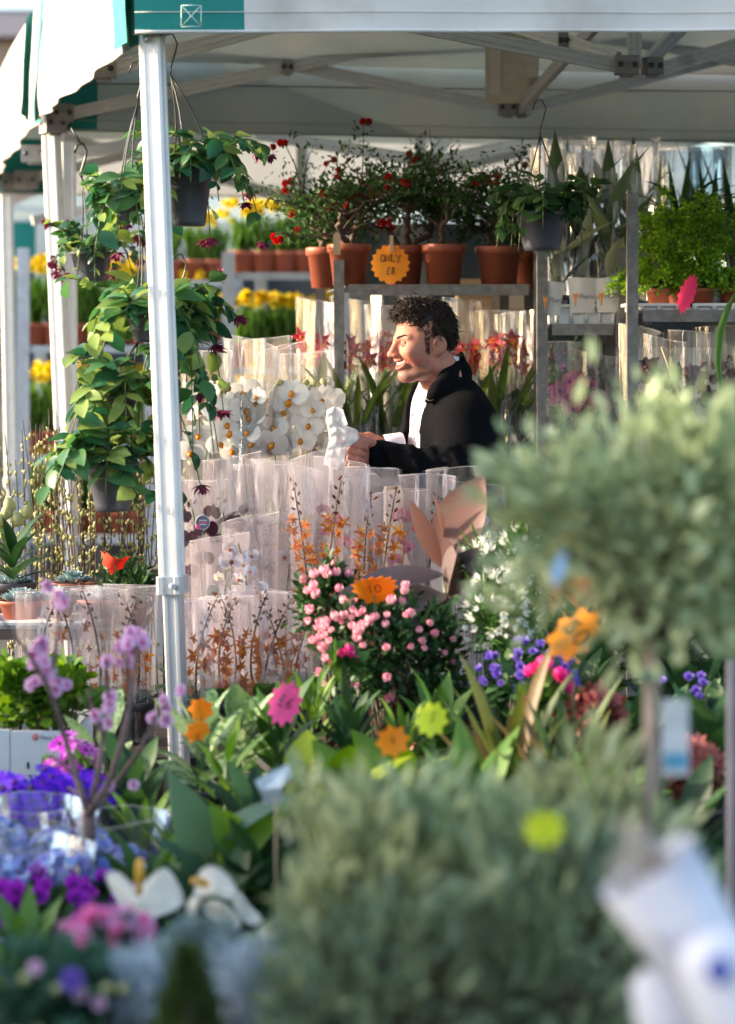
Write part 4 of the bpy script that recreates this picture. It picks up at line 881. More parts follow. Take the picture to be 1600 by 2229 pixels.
# hair: a bumpy cap plus loose curls
Mhair = mat('dark_brown_hair', (.026, .0145, .010), .5, var=.5, nscale=120, stretch=(1, 1, .3), spec=.22)
V, F = snet(hair_sdf, (-.15, -.11, -.10), (.13, .11, .19), .0035); g = G(); g.add(V, [F])
rs = np.random.default_rng(5); cand = V[(V[:, 2] > .035) | ((V[:, 0] < -.035) & (V[:, 2] > -.035))]; cand = cand[rs.integers(0, len(cand), 3000)]
for p in cand:
    out = nrm(p - (-.006, 0, .03)); fwd = np.array((.7, 0, .1)) if p[0] > .01 else np.array((-.35, 0, -.6)); d0 = nrm(out * .12 + fwd + rs.normal(0, .28, 3)); d0 = nrm(d0 - out * (d0 @ out) * .75); side = nrm(np.cross(d0, out)); L = rs.uniform(.026, .044); t = np.linspace(0, 1, 7)[:, None]
    P = p - out * .002 + out * .0035 * np.sin(t * PI) + d0 * L * t + side * .0065 * np.sin(t * rs.uniform(4, 7) + rs.uniform(0, 6)); Vt, Ft = tube(P, np.array([.0008, .0013, .0015, .0014, .0012, .0008, .0003]) * rs.uniform(.6, 1.3), 4); g.add(Vt, Ft)
sb_ = Vhead[(Vhead[:, 0] > .016) & (Vhead[:, 0] < .031) & (Vhead[:, 2] > -.018) & (Vhead[:, 2] < .050) & (np.abs(Vhead[:, 1]) > .05)]; sb_ = sb_[rs.integers(0, len(sb_), 130)]
for p in sb_:
    o_ = np.array((0, np.sign(p[1]), 0)); P = np.array([p - o_ * .001, p + o_ * .0022 + (.001, 0, -.005), p + o_ * .0012 + (rs.uniform(-.002, .003), 0, -.011)]); Vt, Ft = tube(P, [.0007, .0007, .0003], 4); g.add(Vt, Ft)
for k in range(150):  # fringe curls over the forehead
    y = rs.uniform(-.05, .052); p = np.array((.058 - 6 * y * y + rs.uniform(-.01, .012), y, .097 + rs.uniform(-.008, .03))); t = np.linspace(0, 1, 9)[:, None]; ph = 1.5 + 40 * y + rs.uniform(0, 1.5)
    P = p + np.array((.030, 0, .006)) * t + np.array((-.010, 0, -.034)) * t ** 2 + .005 * np.concatenate([np.sin(7 * t + ph) * 0, np.sin(7 * t + ph), np.cos(7 * t + ph)], 1); Vt, Ft = tube(P, np.linspace(.0018, .0004, 9), 4); g.add(Vt, Ft)
g.xf(back @ HM); ob('hair', g, Mhair, man)
# brows, eyes, teeth
g = G()
for s in (-1, 1):
    for k in range(26):
        t = rs.random(); p = np.array((.0945 - .016 * t * t * 1.35, s * (.012 + .034 * t), .0255 + .006 * math.sin(t * 2.4) + rs.uniform(-.0018, .0018))); q = p + np.array((-.004, s * .010, rs.uniform(-.001, .003))); Vt, Ft = tube([p, (p + q) / 2 + (.0012, 0, 0), q], [.0009, .0009, .0003], 4); g.add(Vt, Ft)
g.xf(back @ HM); ob('eyebrow', g, Mhair, man, kind='stuff')
Meye = mat('eye_white', (.42, .39, .36), .2); Miris = mat('iris', (.05, .035, .02), .15)
for s in (-1, 1):
    c = np.array((.0735, s * .0315, .0085)); V, F = ball(c, .0125, 16, 12); g = G(); g.add(V, F); g.xf(back @ HM); e = ob('eye', g, Meye, man)
    V, F = xform(ball((0, 0, 0), (.0055, .0055, .002), 12, 6), facing(c + nrm((1, -s * .05, -.05)) * .0117, (1, 0, -.05))); g = G(); g.add(V, F); g.xf(back @ HM); ob('iris', g, Miris, e)
    def lid(P, s=s, c=c):
        d = np.abs(np.linalg.norm(P - c, axis=1) - .0138) - .0011; return smax(d, -(np.abs(P[:, 2] - c[2] + .0005) - .0024 + .07 * np.abs(P[:, 1] - c[1])), .001)
    V, F = snet(lambda P: smax(lid(P), -(P[:, 0] - c[0] - .001), .001), c - .018, c + .018, .0012); g = G(); g.add(V, [F], 0, .5); g.xf(back @ HM); ob('eyelid', g, M_skin, man)
Mteeth = mat('teeth', (.72, .66, .54), .25, var=.05)
for k in range(-6, 7):
    y = k * .0046; x = .0865 - 12 * y * y; z_ = .02 + (-.0775 + y * y * 11) * .87; V, F = ball((x, y, z_), (.0036, .0024, .0064), 8, 6); g = G(); g.add(V, F); g.xf(back @ HM); ob('tooth', g, Mteeth, man)
# tissue paper in the hands
Mpaper = mat('white_tissue', (.86, .85, .84), .8, var=.03, nscale=20, trans=.5)
tp = thing('tissue_paper', 'crumpled white tissue paper held in the hands of the seller', 'paper', W(742, 1000, 6.28))
ctl = [[(712, 893), (728, 884), (746, 890), (757, 924)], [(709, 916), (722, 916), (738, 922), (752, 926)], [(716, 938), (735, 934), (752, 940), (779, 936)], [(716, 960), (732, 956), (750, 958), (783, 956)], [(710, 985), (726, 982), (742, 980), (756, 975)], [(704, 1012), (720, 1018), (736, 1024), (748, 1006)]]
dep = [[.02, -.03, .01, .03], [-.03, .02, -.02, .02], [.02, -.03, .01, -.02], [-.03, .03, -.02, .01], [.01, -.02, .02, -.01], [-.02, .02, -.03, .01]]
C = np.array([[W(px, py, 6.27 + .5 * dep[i][j]) for j, (px, py) in enumerate(r)] for i, r in enumerate(ctl)])
def lin(C, n, ax):
    m_ = C.shape[ax]; t = np.linspace(0, m_ - 1, n); i = np.minimum(t.astype(int), m_ - 2); f_ = t - i; sh_ = [1] * C.ndim; sh_[ax] = n; f_ = f_.reshape(sh_); return np.take(C, i, ax) * (1 - f_) + np.take(C, i + 1, ax) * f_
C2 = lin(lin(C, 22, 0), 16, 1) + rs.normal(0, .0003, (22, 16, 3)); g = G(); g.add(C2.reshape(-1, 3), [grid_faces(22, 16)]); g.xf(Matrix.Translation(-W(742, 1000, 6.28))); o = ob('sheet', g, Mpaper, tp, smooth=True); s_ = o.modifiers.new('s', 'SOLIDIFY'); s_.thickness = .0006
# ------------------------------------------------------------------ tables, racks
def table(name, label, x0, x1, y0, y1, z, cloth_=None):
    T = thing(name, label, 'table', ((x0 + x1) / 2, (y0 + y1) / 2, 0)); w, d = x1 - x0, y1 - y0
    n = max(2, int(round(d / .14)))
    for k in range(n):
        g = G(); V, F = box((0, -d / 2 + (k + .5) * d / n, z - .0125), (w, d / n - .006, .025)); g.add(V, F); ob('plank', g, M_tabletop, T, smooth=False)
    for sx in (-1, 1):
        for sy in (-1, 1):
            g = G(); V, F = box((sx * (w / 2 - .05), sy * (d / 2 - .04), (z - .025) / 2), (.04, .04, z - .025)); g.add(V, F); ob('leg', g, M_galv, T, smooth=False)
    return T
table('trestle_table', 'plank table under the sleeved orange orchids', -1.02, .52, 5.88, 6.30, .50)
table('trestle_table', 'plank table under the pink azalea bush', -.36, 1.35, 5.16, 5.78, .44)
table('low_bench', 'low plank bench under the tropical leaf plants', -1.15, 1.35, 4.12, 5.08, .28)
table('low_bench', 'low plank bench under the silvery foreground shrubs', -.85, 1.0, 2.45, 4.0, .24)
table('trestle_table', 'plank table under the white cardboard box', -1.35, -.58, 5.16, 5.76, .42)
table('trestle_table', 'plank table under the potted succulents', -1.6, -.62, 6.45, 6.95, .72)
table('trestle_table', 'plank table under the white orchids', -.6, -.06, 6.72, 7.2, .86)

def rack(label, x0, x1, y0, y1, shelves, top, shear=0.0, posts=(1, 1, 1, 1), lip=.03, m=M_galv, ps=.016):
    """flower trolley: four slotted angle posts and sheet shelves with rolled front lips"""
    T = thing('flower_trolley', label, 'plant trolley', ((x0 + x1) / 2, (y0 + y1) / 2, 0), group='metal flower trolleys'); cx, cy = (x0 + x1) / 2, (y0 + y1) / 2
    for k, (x, y, sx) in enumerate(((x0, y0, 1), (x1, y0, -1), (x0 + shear, y1, 1), (x1 + shear, y1, -1))):
        if not posts[k]: continue
        p = ps; g = G(); V, F = prism([(-p * sx, -p), (p * sx, -p), (p * sx, -p + .004), ((-p + .004) * sx, -p + .004), ((-p + .004) * sx, p), (-p * sx, p)], 0, top); g.add(V + np.array((x - cx, y - cy, 0)), F); ob('post', g, m, T, smooth=False)
    for z in shelves:
        g = G(); q = np.array([(x0 - cx + .02, y0 - cy, z), (x1 - cx - .02, y0 - cy, z), (x1 + shear - cx - .02, y1 - cy, z), (x0 + shear - cx + .02, y1 - cy, z)]); g.add(np.concatenate([q, q - (0, 0, .004)]), [[(0, 1, 2, 3), (7, 6, 5, 4), (1, 0, 4, 5), (2, 1, 5, 6), (3, 2, 6, 7), (0, 3, 7, 4)]]); s = ob('shelf', g, m, T, smooth=False)
        V, F = along(prism([(-.008, -lip), (.008, -lip), (.012, -lip * .6), (.012, -.004), (.008, .004), (-.008, .004)], 0, 1), (x0 - cx + .03, y0 - cy - .012, z), (x1 - cx - .03, y0 - cy - .012, z)); g = G(); g.add(V, F); ob('shelf_lip', g, m, s, smooth=False)
    return T
rack('grey trolley holding the red-flowered potted shrubs behind the seller', XW(738, 7.5), XW(1172, 7.5), 7.5, 8.15, (.35, 1.08, ZW(622, 7.5)), ZW(566, 7.5), shear=-.07)
rack('grey trolley holding white trays with printed paper slips', XW(1180, 7.3), XW(1356, 7.3), 7.3, 7.9, (.4, 1.02, ZW(708, 7.3)), ZW(540, 7.3))
rack('grey trolley holding the bright green ferns', XW(1376, 7.05), XW(1700, 7.05), 7.05, 7.7, (.4, 1.0, ZW(678, 7.05)), ZW(420, 7.05), posts=(1, 1, 1, 1))
M_blue = mat('pale_blue_steel', (.45, .5, .58), .45, .4, var=.15, nscale=20)
rack('far pale blue trolley of yellow daffodils between post and shrubs', XW(498, 11), XW(760, 11), 11, 11.6, (.55, 1.05, 1.40, 1.83), ZW(548, 11) - .0, m=M_blue, shear=.12, ps=.03)
rack('far trolley of yellow daffodils seen past the leftmost post', XW(52, 11.4), XW(330, 11.4), 11.4, 12.0, (.6, .98, 1.50), ZW(540, 11.4), m=M_blue, ps=.03)
rack('far trolley of daffodils behind the hanging baskets', XW(345, 11.8), XW(500, 11.8), 11.8, 12.4, (.6, 1.05, 1.52, 1.82), 1.95, m=M_blue, ps=.03)
rack('tall grey trolley of wrapped plants behind the ferns', XW(1330, 8.2), XW(1760, 8.2), 8.0, 8.6, (.5, 1.1, 1.62), 1.7)

# dark backdrop sheets added to darken the gaps behind the racks; stacked cartons
M_backdrop = mat('dark_backdrop', (.035, .045, .05), .8, var=.35, nscale=3, bump=.2, dirt=(.12, .12, .12), dscale=2)
g = G(); nu, nv = 40, 8; U, Vv = np.meshgrid(np.linspace(0, 1, nu), np.linspace(0, 1, nv), indexing='ij'); g.add(np.stack([XW(760, 9.1) + U * 2.6, 9.1 + .04 * np.sin(U * 40) + .03 * np.sin(U * 17 + Vv * 2), .02 + Vv * 1.93], -1).reshape(-1, 3), [grid_faces(nu, nv)])
tag(ob('backdrop_sheet', g, M_backdrop), 'dark hanging tarpaulin sheet behind the red-flowered shrubs', 'tarpaulin')
g = G(); g.add(np.stack([-2.3 + U * 2.9, 12.75 + .05 * np.sin(U * 33) + .03 * np.sin(U * 17 + Vv * 2), .02 + Vv * 1.95], -1).reshape(-1, 3), [grid_faces(nu, nv)])
tag(ob('backdrop_sheet', g, M_backdrop), 'dark sheet hanging behind the far daffodil trolleys', 'tarpaulin')  # added dark sheet stands in for the dim background between the daffodils
M_card = mat('brown_cardboard', (.46, .32, .19), .85, var=.12, nscale=12); M_cardw = mat('cream_cardboard', (.62, .54, .42), .85, var=.08, nscale=12)
for i, (px, w, Y, z0, h, m, lab) in enumerate(((1085, .26, 8.5, 0, 1.62, M_cardw, 'tall cream carton behind the trolley of red-flowered shrubs'), (1030, .12, 8.48, 0, 1.66, M_card, 'narrow brown carton beside the tall cream carton'), (1250, .30, 8.1, 0, 1.36, M_card, 'brown carton behind the pink wrapped orchids'), (1440, .34, 7.85, 0, 1.42, M_cardw, 'cream carton behind the dark wine orchids'), (930, .30, 8.55, 0, 1.48, M_cardw, 'cream carton half hidden by the head of the seller'))):
    T = thing('carton', lab, 'carton', (XW(px, Y), Y, z0), group='cartons behind the trolleys'); g = G(); V, F = box((0, 0, h / 2), (w, .25, h)); g.add(V, F); ob('side', g, m, T, smooth=False)
    for s in (-1, 1): g = G(); V, F = box((0, s * .13, h + .03), (w * .98, .006, .06)); g.add(V, F); ob('flap', g, m, T, smooth=False)

# ------------------------------------------------------------------ flowering quince in terracotta pots on the trolley
zs = ZW(622, 7.5) + .002
def quince(px, Y, r, h, top, spread, label, seed, lean=0.0, nfl=14, reach=None):
    T = thing('potted_quince', label, 'potted shrub', (XW(px, Y), Y, zs), 0, 'red flowering shrubs in terracotta'); rs = np.random.default_rng(seed); pot(T, r, h)
    paths, rad, tips = [], [], []
    H = top - zs
    for k in range(3):
        a = k * 2.1 + rs.uniform(0, 1); b = np.array((.02 * math.cos(a), .02 * math.sin(a), h * .9)); e = np.array((lean + spread * .35 * math.cos(a), .12 * math.sin(a), h + (H - h) * rs.uniform(.35, .5)))
        P = bez(b, (b + e) / 2 + (rs.uniform(-.05, .05), 0, 0), e, 8); P[1:-1] += rs.normal(0, .006, (6, 3)); paths.append(P); rad.append(np.linspace(.012, .007, 8))
        for q in range(6):
            s = P[rs.integers(3, 8)]; ang = rs.uniform(-1, 1); e2 = s + np.array((spread * rs.uniform(-.9, .9) + lean * .5, rs.uniform(-.13, .13), (H - s[2]) * rs.uniform(.35, 1.0)))
            P2 = bez(s, (s + e2) / 2 + rs.normal(0, .03, 3), e2, 8); P2[1:] += rs.normal(0, .006, (7, 3)); paths.append(P2); rad.append(np.linspace(.005, .0016, 8)); tips.append(P2)
            for q2 in range(2):
                s3 = P2[rs.integers(3, 7)]; e3 = s3 + rs.normal(0, .07, 3) + (0, 0, .03); P3 = bez(s3, (s3 + e3) / 2 + rs.normal(0, .012, 3), e3, 6); paths.append(P3); rad.append(np.linspace(.0025, .001, 6)); tips.append(P3)
    if reach:
        for e in reach: P2 = bez((0, 0, h + .05), (e[0] * .5, -.02, e[1] * .2 + h), (e[0], -.04, h + e[1]), 10); P2[1:] += rs.normal(0, .006, (9, 3)); paths.append(P2); rad.append(np.linspace(.006, .0016, 10)); tips.append(P2)
    stems(T, paths, rad, M_stemdark, 'branch')
    pts = np.concatenate([p[2:] for p in tips]); n = 1700; k = rs.integers(0, len(pts), n); p = pts[k] + rs.normal(0, .017, (n, 3)); g = G(); d = nrm(rs.normal(0, 1, (n, 3)) + (0, 0, .5)); scatter(g, leaf(1, .5, 'oval', 2, .2, .3), p, d, nrm(rs.normal(0, .5, (n, 3)) + (0, 0, 1)), .021 * rs.uniform(.6, 1.3, n)); ob('foliage', g, leafm('quince_leaf', [(.018, .06, .016), (.04, .11, .028), (.08, .17, .045)]), T, kind='stuff')
    for q in range(nfl):
        p = pts[rs.integers(0, len(pts))] + rs.normal(0, .008, 3)
        for z in range(rs.integers(1, 4)): bloom(T, 'red', p + rs.normal(0, .012, 3), (rs.uniform(-.6, .6), -1, rs.uniform(-.3, .6)), rs.uniform(.028, .042))
    return T
tq = ZW(365, 7.6)
quince(760, 7.58, .065, .13, tq, .28, 'red-flowered shrub in terracotta, leftmost on the trolley with a low side branch', 1, -.02, 16, reach=[(-.23, .04), (-.2, .30)])
quince(712, 7.82, .065, .13, tq - .06, .12, 'red-flowered shrub half hidden behind the leftmost terracotta pot', 2, 0, 6)
quince(880, 7.66, .065, .13, tq + .02, .26, 'red-flowered shrub behind the orange ONLY £8 tag', 3, 0, 14)
quince(966, 7.60, .066, .13, tq + .02, .28, 'red-flowered shrub in terracotta, right of the orange ONLY £8 tag', 4, .03, 16)
quince(1086, 7.62, .072, .125, tq - .05, .18, 'red-flowered shrub in terracotta beneath the dark hanging basket', 5, 0, 7)
quince(1158, 7.85, .06, .12, tq - .12, .12, 'sparse red-flowered shrub at the far end of the trolley shelf', 6, 0, 3)
T = starburst(W(850, 575, 7.42), .062, (1.0, .36, .01), 'orange zigzag tag reading ONLY £8 clipped before terracotta pots', 'ONLY|£8', spikes=17, bend=.05)
g = G(); V, F = box((.003, -.004, .063), (.011, .006, .05)); g.add(V, F); ob('peg', g, M_wood, T, smooth=False)
for px, py, Y in ((733, 528, 7.5),):
    g = G(); V, F = prism([(-.011, 0), (.011, 0), (.011, .06), (.006, .068), (-.006, .068), (-.011, .06)], -.001, .001); g.add(np.stack([V[:, 0], V[:, 2], V[:, 1]], 1), F); g.xf(Matrix.Translation(W(px, py + 26, Y))); tag(ob('plant_label', g, M_wood, smooth=False), 'pale wooden plant label stuck in the leftmost terracotta pot', 'plant label')

# ------------------------------------------------------------------ sleeved coral cymbidiums on the trolley behind the seller
for i, (px, Y, top, wt) in enumerate(((690, 7.42, 668, .15), (775, 7.40, 662, .17), (850, 7.45, 668, .16), (1010, 7.42, 668, .15), (1085, 7.38, 664, .17), (1128, 7.55, 672, .14), (815, 7.72, 655, .16), (920, 7.7, 660, .16))):
    zb = 1.082 if i > 0 else 1.082
    orchid((XW(px, Y), Y + .12, zb), ZW(top, Y) - zb, 'coral', ['coral red orchid in clear sleeve outside the trolley post, by the white orchids', 'coral red orchid in clear sleeve just right of the rusty trolley post', 'coral red orchid in clear sleeve before the face of the seller', 'coral red orchid in clear sleeve right behind the collar of the seller', 'tall coral red orchid in clear sleeve over the shoulder of the seller', 'coral red orchid at the right end of the trolley shelf', 'coral orchid in the back row between post and seller', 'coral orchid in the back row behind the hair of the seller'][i],
           wt=wt, nfl=10, fs=.066, strap=True, leafn=15, span=.36, seed=20 + i, arch=.02, fullh=.86, group='coral orchids behind the seller', leafm_=leafm('cymbidium_leaf', [(.03, .06, .012), (.06, .10, .02), (.11, .15, .03)]), m_sleeve=M_cello_far, back=M_back_cream if i > 5 else None)
# white moth orchids on their own table
for i, (px, Y, top, nf, lab) in enumerate(((448, 6.80, 770, 7, 'white moth orchid at the left end, spilling out beside the tent post'), (545, 6.80, 752, 9, 'white moth orchid in a tall crinkled sleeve, middle of the white ones'), (615, 6.84, 756, 9, 'white moth orchid with many blooms, right of the middle one'), (668, 6.92, 758, 6, 'white moth orchid at the right end next to the rusty trolley post'), (580, 7.05, 748, 7, 'white moth orchid in the second row behind the middle sleeves'))):
    zb = .862; orchid((XW(px, Y), Y, zb), ZW(top, Y) - zb, 'white', lab, wt=.155, nfl=nf, fs=.1, span=.54, spikes=1 + (i in (1, 2)), seed=50 + i, arch=.05, fullh=.88, bud='greenbud', nbud=3, group='white moth orchids', back=M_back_cream)
# sleeved orchids on the right trolleys
for i, (px, Y, top, kind, lab) in enumerate(((1225, 7.36, 768, 'pinkphal', 'pink moth orchid in clear sleeve under the white trays, left one'), (1300, 7.40, 765, 'pinkphal', 'pink moth orchid in clear sleeve under the white trays, right one'), (1400, 7.1, 722, 'wine', 'wine dark orchid in clear sleeve next to the white trolley post'), (1455, 7.14, 728, 'wine', 'wine dark orchid sleeve with a slanting wooden stake'), (1510, 7.1, 722, 'wine', 'wine dark orchid in full bloom under the ferns'), (1570, 7.12, 726, 'wine', 'wine dark orchid at the right edge under the ferns'))):
    zb = 1.022 if i < 2 else 1.002; orchid((XW(px, Y), Y + .08, zb), ZW(top, Y) - zb, kind, lab, wt=.13, nfl=6, fs=.062, span=.45, seed=70 + i, arch=.04, fullh=.86, bud='winebud' if kind == 'wine' else None, group='dark and pink orchids on the trolleys', m_sleeve=M_cello_far, back=M_back_cream)
g = G(); V, F = along(prism([(-.004, -.004), (.004, -.004), (.004, .004), (-.004, .004)], 0, 1), W(1442, 755, 7.02), W(1482, 870, 7.03)); g.add(V, F); tag(ob('wooden_stake', g, M_wood, smooth=False), 'slanting pale wooden stake among the wine dark orchids', 'stake')
# far-left top shelf of the quince trolley: magenta potted orchids seen under the tray shelf
for i in range(3):
    T = thing('potted_flower', 'magenta flowers in the dark gap under the white trays, %s of three' % ('left', 'middle', 'right')[i], 'potted flower', (XW(1215 + i * 40, 7.75), 7.75, 1.022), group='magenta flowers under the trays'); pot(T, .05, .09, M_darkpot); foliage(T, 160, (0, 0, .25), (.05, .05, .2), leaf(1, .4, 'oval', 2), .07, L_dark)
    for k in range(6): bloom(T, 'magenta', (rng.uniform(-.04, .04), -.04, .40 + rng.uniform(-.03, .05)), (rng.uniform(-.4, .4), -1, .3), .03)

# white trays with printed slips
M_slip = mat('printed_slip_paper', (.74, .70, .66), .7, var=.04, nscale=10, trans=.15); M_print = mat('grey_print', (.18, .17, .22), .7); M_flame = mat('orange_print', (.75, .28, .05), .7, var=.3, nscale=60)
def tray(loc, w, d, h, label, cells=4):
    T = thing('plant_tray', label, 'tray', loc, group='white plant trays'); g = G(); V, F = box((0, 0, .003), (w * .92, d * .92, .006)); g.add(V, F); ob('base', g, M_whiteplas, T, smooth=False)
    for s in (-1, 1):
        g = G(); V, F = box((0, s * (d / 2 - .006), h / 2), (w, .005, h)); g.add(V, F); V, F = box((0, s * (d / 2 + .004), h), (w + .03, .022, .008)); g.add(V, F); ob('wall', g, M_whiteplas, T, smooth=False)
        g = G(); V, F = box((s * w / 2, 0, h / 2), (.005, d, h)); g.add(V, F); V, F = box((s * (w / 2 + .004), 0, h), (.022, d, .0085)); g.add(V, F); ob('wall', g, M_whiteplas, T, smooth=False)
    for k in range(cells):
        V, F = tube([(-w / 2 + (k + .5) * w / cells, -d / 2 + .0, .004), (-w / 2 + (k + .5) * w / cells, -d / 2 - .004, h)], w / cells * .16, 10); g = G(); g.add(V, F); ob('rib', g, M_whiteplas, T)
    return T
zt = ZW(706, 7.3) + .002
tray((XW(1268, 7.42), 7.46, zt), .215, .28, .055, 'white ribbed tray on the trolley, printed slips standing in it', 5)
for i, (px, py, w, h, tiltx, txt) in enumerate(((1202, 650, 44, 74, .25, 'Florius'), (1268, 643, 60, 76, .05, 'Floricius'), (1324, 642, 58, 76, -.25, 'Floricius'))):
    Y = 7.30; s = Y / FPX; T = thing('printed_slip', ['white printed slip with orange flame, left one in the tray', 'white printed slip with orange flame, middle one in the tray', 'white printed slip with orange flame, right one in the tray'][i], 'paper slip', W(px, py + h / 2, Y), group='printed slips in the tray')
    n = 8; U, Vq = np.meshgrid(np.linspace(-.5, .5, n), np.linspace(0, 1, n), indexing='ij'); X = U * w * s * (.85 + .25 * Vq) + tiltx * (.5 - Vq) * -.02; Z = Vq * h * s + tiltx * U * w * s * -.5 * Vq; g = G(); Yc = -.012 * np.cos(U * 3) * (Vq + .2); g.add(np.stack([X, Yc, Z], -1).reshape(-1, 3), [grid_faces(n, n)]); ob('sheet', g, M_slip, T)
    me = text_mesh(txt, .021, M_print); o = inst(me, 'lettering', T, Matrix.Translation((-.012, -.016, h * s * .40)) @ Matrix.Rotation(R(90), 4, 'X') @ Matrix.Rotation(tiltx * -.3, 4, 'Z'))
    g = G(); a = np.linspace(0, 2 * PI, 14, endpoint=False); rr = (.008 + .004 * np.sin(a * 3)); g.add(np.stack([-.022 + rr * np.cos(a) * .7, np.full(14, -.0165), h * s * .42 + 2.2 * rr * np.sin(a)], 1), [np.arange(14)[None]]); ob('flame_print', g, M_flame, T, smooth=False)
# striped dracaenas in cellophane standing in that tray
L_stripe = leafm('striped_leaf', [(.10, .16, .08), (.22, .28, .14), (.5, .52, .36)], rough=.35)
for i, (px, Y, top, lab) in enumerate(((1212, 7.42, 330, 'striped leaf plant in cellophane, left one above the printed slips'), (1268, 7.45, 315, 'striped leaf plant in cellophane, middle one above the printed slips'), (1326, 7.42, 320, 'striped leaf plant in cellophane, right one above the printed slips'), (1240, 7.7, 300, 'tall striped plant in cellophane behind the left and middle ones'), (1380, 7.75, 305, 'tall striped plant in cellophane behind the trolley post'))):
    zb = zt + .008 if Y < 7.6 else zt; T = thing('wrapped_plant', lab, 'potted plant', (XW(px, Y), Y, zb), group='striped plants in cellophane'); pot(T, .045, .08, M_darkpot); rs = np.random.default_rng(90 + i); H = ZW(top, Y) - zb
    lm = leafmesh('striped_leaf', L_stripe, L=1, Wd=.2, shape='lance', seg=6, fold=.4, curl=.45)
    for k in range(16):
        a = k * 2.4; el = rs.uniform(.7, 1.35); z = .09 + H * .5 * (k / 16); d = (math.cos(a) * math.cos(el), math.sin(a) * math.cos(el), math.sin(el)); big_leaf(lm[k % 3], T, (0, 0, z), d, (-d[0], -d[1], 1), rs.uniform(.18, .28))
    V, F = tube([(0, 0, .07), (0, 0, H * .62)], .008, 6); g = G(); g.add(V, F); ob('stem', g, M_stem, T); sleeve(T, H, .09, .17, .09, .11, .003, M_cello, 90 + i, cut=rs.uniform(-.1, .1))
# tall wrapped plants behind the ferns, with blue printed film
for i, (px, top, lab) in enumerate(((1420, 320, 'tall clear wrapped plant behind the ferns, leftmost'), (1480, 330, 'tall clear wrapped plant behind the ferns, second'), (1545, 320, 'tall clear wrapped plant behind the ferns, third'), (1600, 325, 'tall clear wrapped plant at the right edge behind the ferns'))):
    Y = 8.15; zb = 1.622; H = ZW(top, Y) - zb; T = thing('wrapped_plant', lab, 'potted plant', (XW(px, Y), Y, zb), group='tall wrapped plants behind the ferns'); pot(T, .05, .09, M_darkpot); rs = np.random.default_rng(120 + i); lm = leafmesh('tall_leaf', L_dark, L=1, Wd=.1, shape='lance', seg=5, fold=.4, curl=.2)
    for k in range(9): a = k * 2.4; el = rs.uniform(1.15, 1.45); d = (math.cos(a) * math.cos(el), math.sin(a) * math.cos(el), math.sin(el)); big_leaf(lm[k % 3], T, (0, 0, .08), d, (-d[0], -d[1], 1), H * rs.uniform(.6, .95))
    sleeve(T, H, .1, .15, .1, .1, .003, cello('blue_tint_cellophane', .10, (.80, .92, .99)) if i in (1, 2) else M_cello, 120 + i)

# ferns in terracotta pots in white trays
zf = ZW(678, 7.05) + .003
tray((XW(1440, 7.05), 7.22, zf), .16, .24, .018, 'white tray under the left ferns, on the trolley', 3); tray((XW(1560, 7.05), 7.22, zf), .17, .24, .018, 'white tray under the right ferns, on the trolley', 3)
L_fern = leafm('maidenhair_leaf', [(.10, .22, .012), (.18, .34, .018), (.30, .46, .03)], trans=.4)
for i, (px, Y, lab) in enumerate(((1432, 7.16, 'bright maidenhair fern in terracotta, left front'), (1478, 7.22, 'bright maidenhair fern beside the pink tag'), (1530, 7.16, 'bright maidenhair fern right of the pink tag'), (1590, 7.18, 'bright maidenhair fern at the right edge'), (1450, 7.30, 'bright maidenhair fern in the second row of the left tray'))):
    T = thing('maidenhair_fern', lab, 'fern', (XW(px, Y), Y, zf + .008), group='maidenhair ferns'); pot(T, .034, .06); fk = (.78, 1.1, .85, 1.05, 1.0)[i]; rs = np.random.default_rng(140 + i); paths = []; P_ = []
    for k in range(30):
        a = rs.uniform(0, 2 * PI); e = np.array((math.cos(a) * rs.uniform(.03, .13), math.sin(a) * rs.uniform(.02, .10), .05 + fk * rs.uniform(.0, .27) * (1 if k % 4 else .2))); e[:2] *= 1.15; P = bez((0, 0, .055), (e[0] * .5, e[1] * .5, e[2] + .07), e, 8); paths.append(P); P_.append(P[3:])
    stems(T, paths, [np.linspace(.0012, .0006, 8)] * 30, M_stemdark); pts = np.concatenate(P_); n = 3000; p = pts[rs.integers(0, len(pts), n)] + rs.normal(0, .009, (n, 3)); g = G(); scatter(g, leaf(1, 1.0, 'round', 2, .1, .2), p, nrm(rs.normal(0, 1, (n, 3)) + (0, -.2, -.4)), nrm(rs.normal(0, .5, (n, 3)) + (0, -.4, 1)), .0105 * rs.uniform(.6, 1.3, n)); ob('foliage', g, L_fern, T, kind='stuff')
starburst(W(1496, 640, 6.98), .062, (1.0, .04, .16), 'hot pink zigzag tag hanging in front of the ferns', '', squash=.42, roll=.35, spikes=14, bend=.3, cname='pink')
# dark arching plant above the ferns
T = thing('arching_plant', 'dark arching strap-leaved plant above the ferns', 'potted plant', (XW(1480, 7.45), 7.45, zf), 0); pot(T, .06, .11, M_darkpot); rs = np.random.default_rng(160); lm = leafmesh('arching_strap_leaf', L_dark, L=1, Wd=.055, shape='strap', seg=9, fold=.5, curl=1.6); V, F = tube([(0, 0, .1), (0.01, 0, .22)], .014, 8); g = G(); g.add(V, F); ob('stem', g, M_bark, T)
for k in range(46): a = k * 2.4; el = rs.uniform(.5, 1.45); d = (math.cos(a) * math.cos(el), math.sin(a) * math.cos(el), math.sin(el)); big_leaf(lm[k % 3], T, (.01, 0, .20 + .06 * k / 46), d, (-d[0], -d[1], 1.2), rs.uniform(.2, .34))
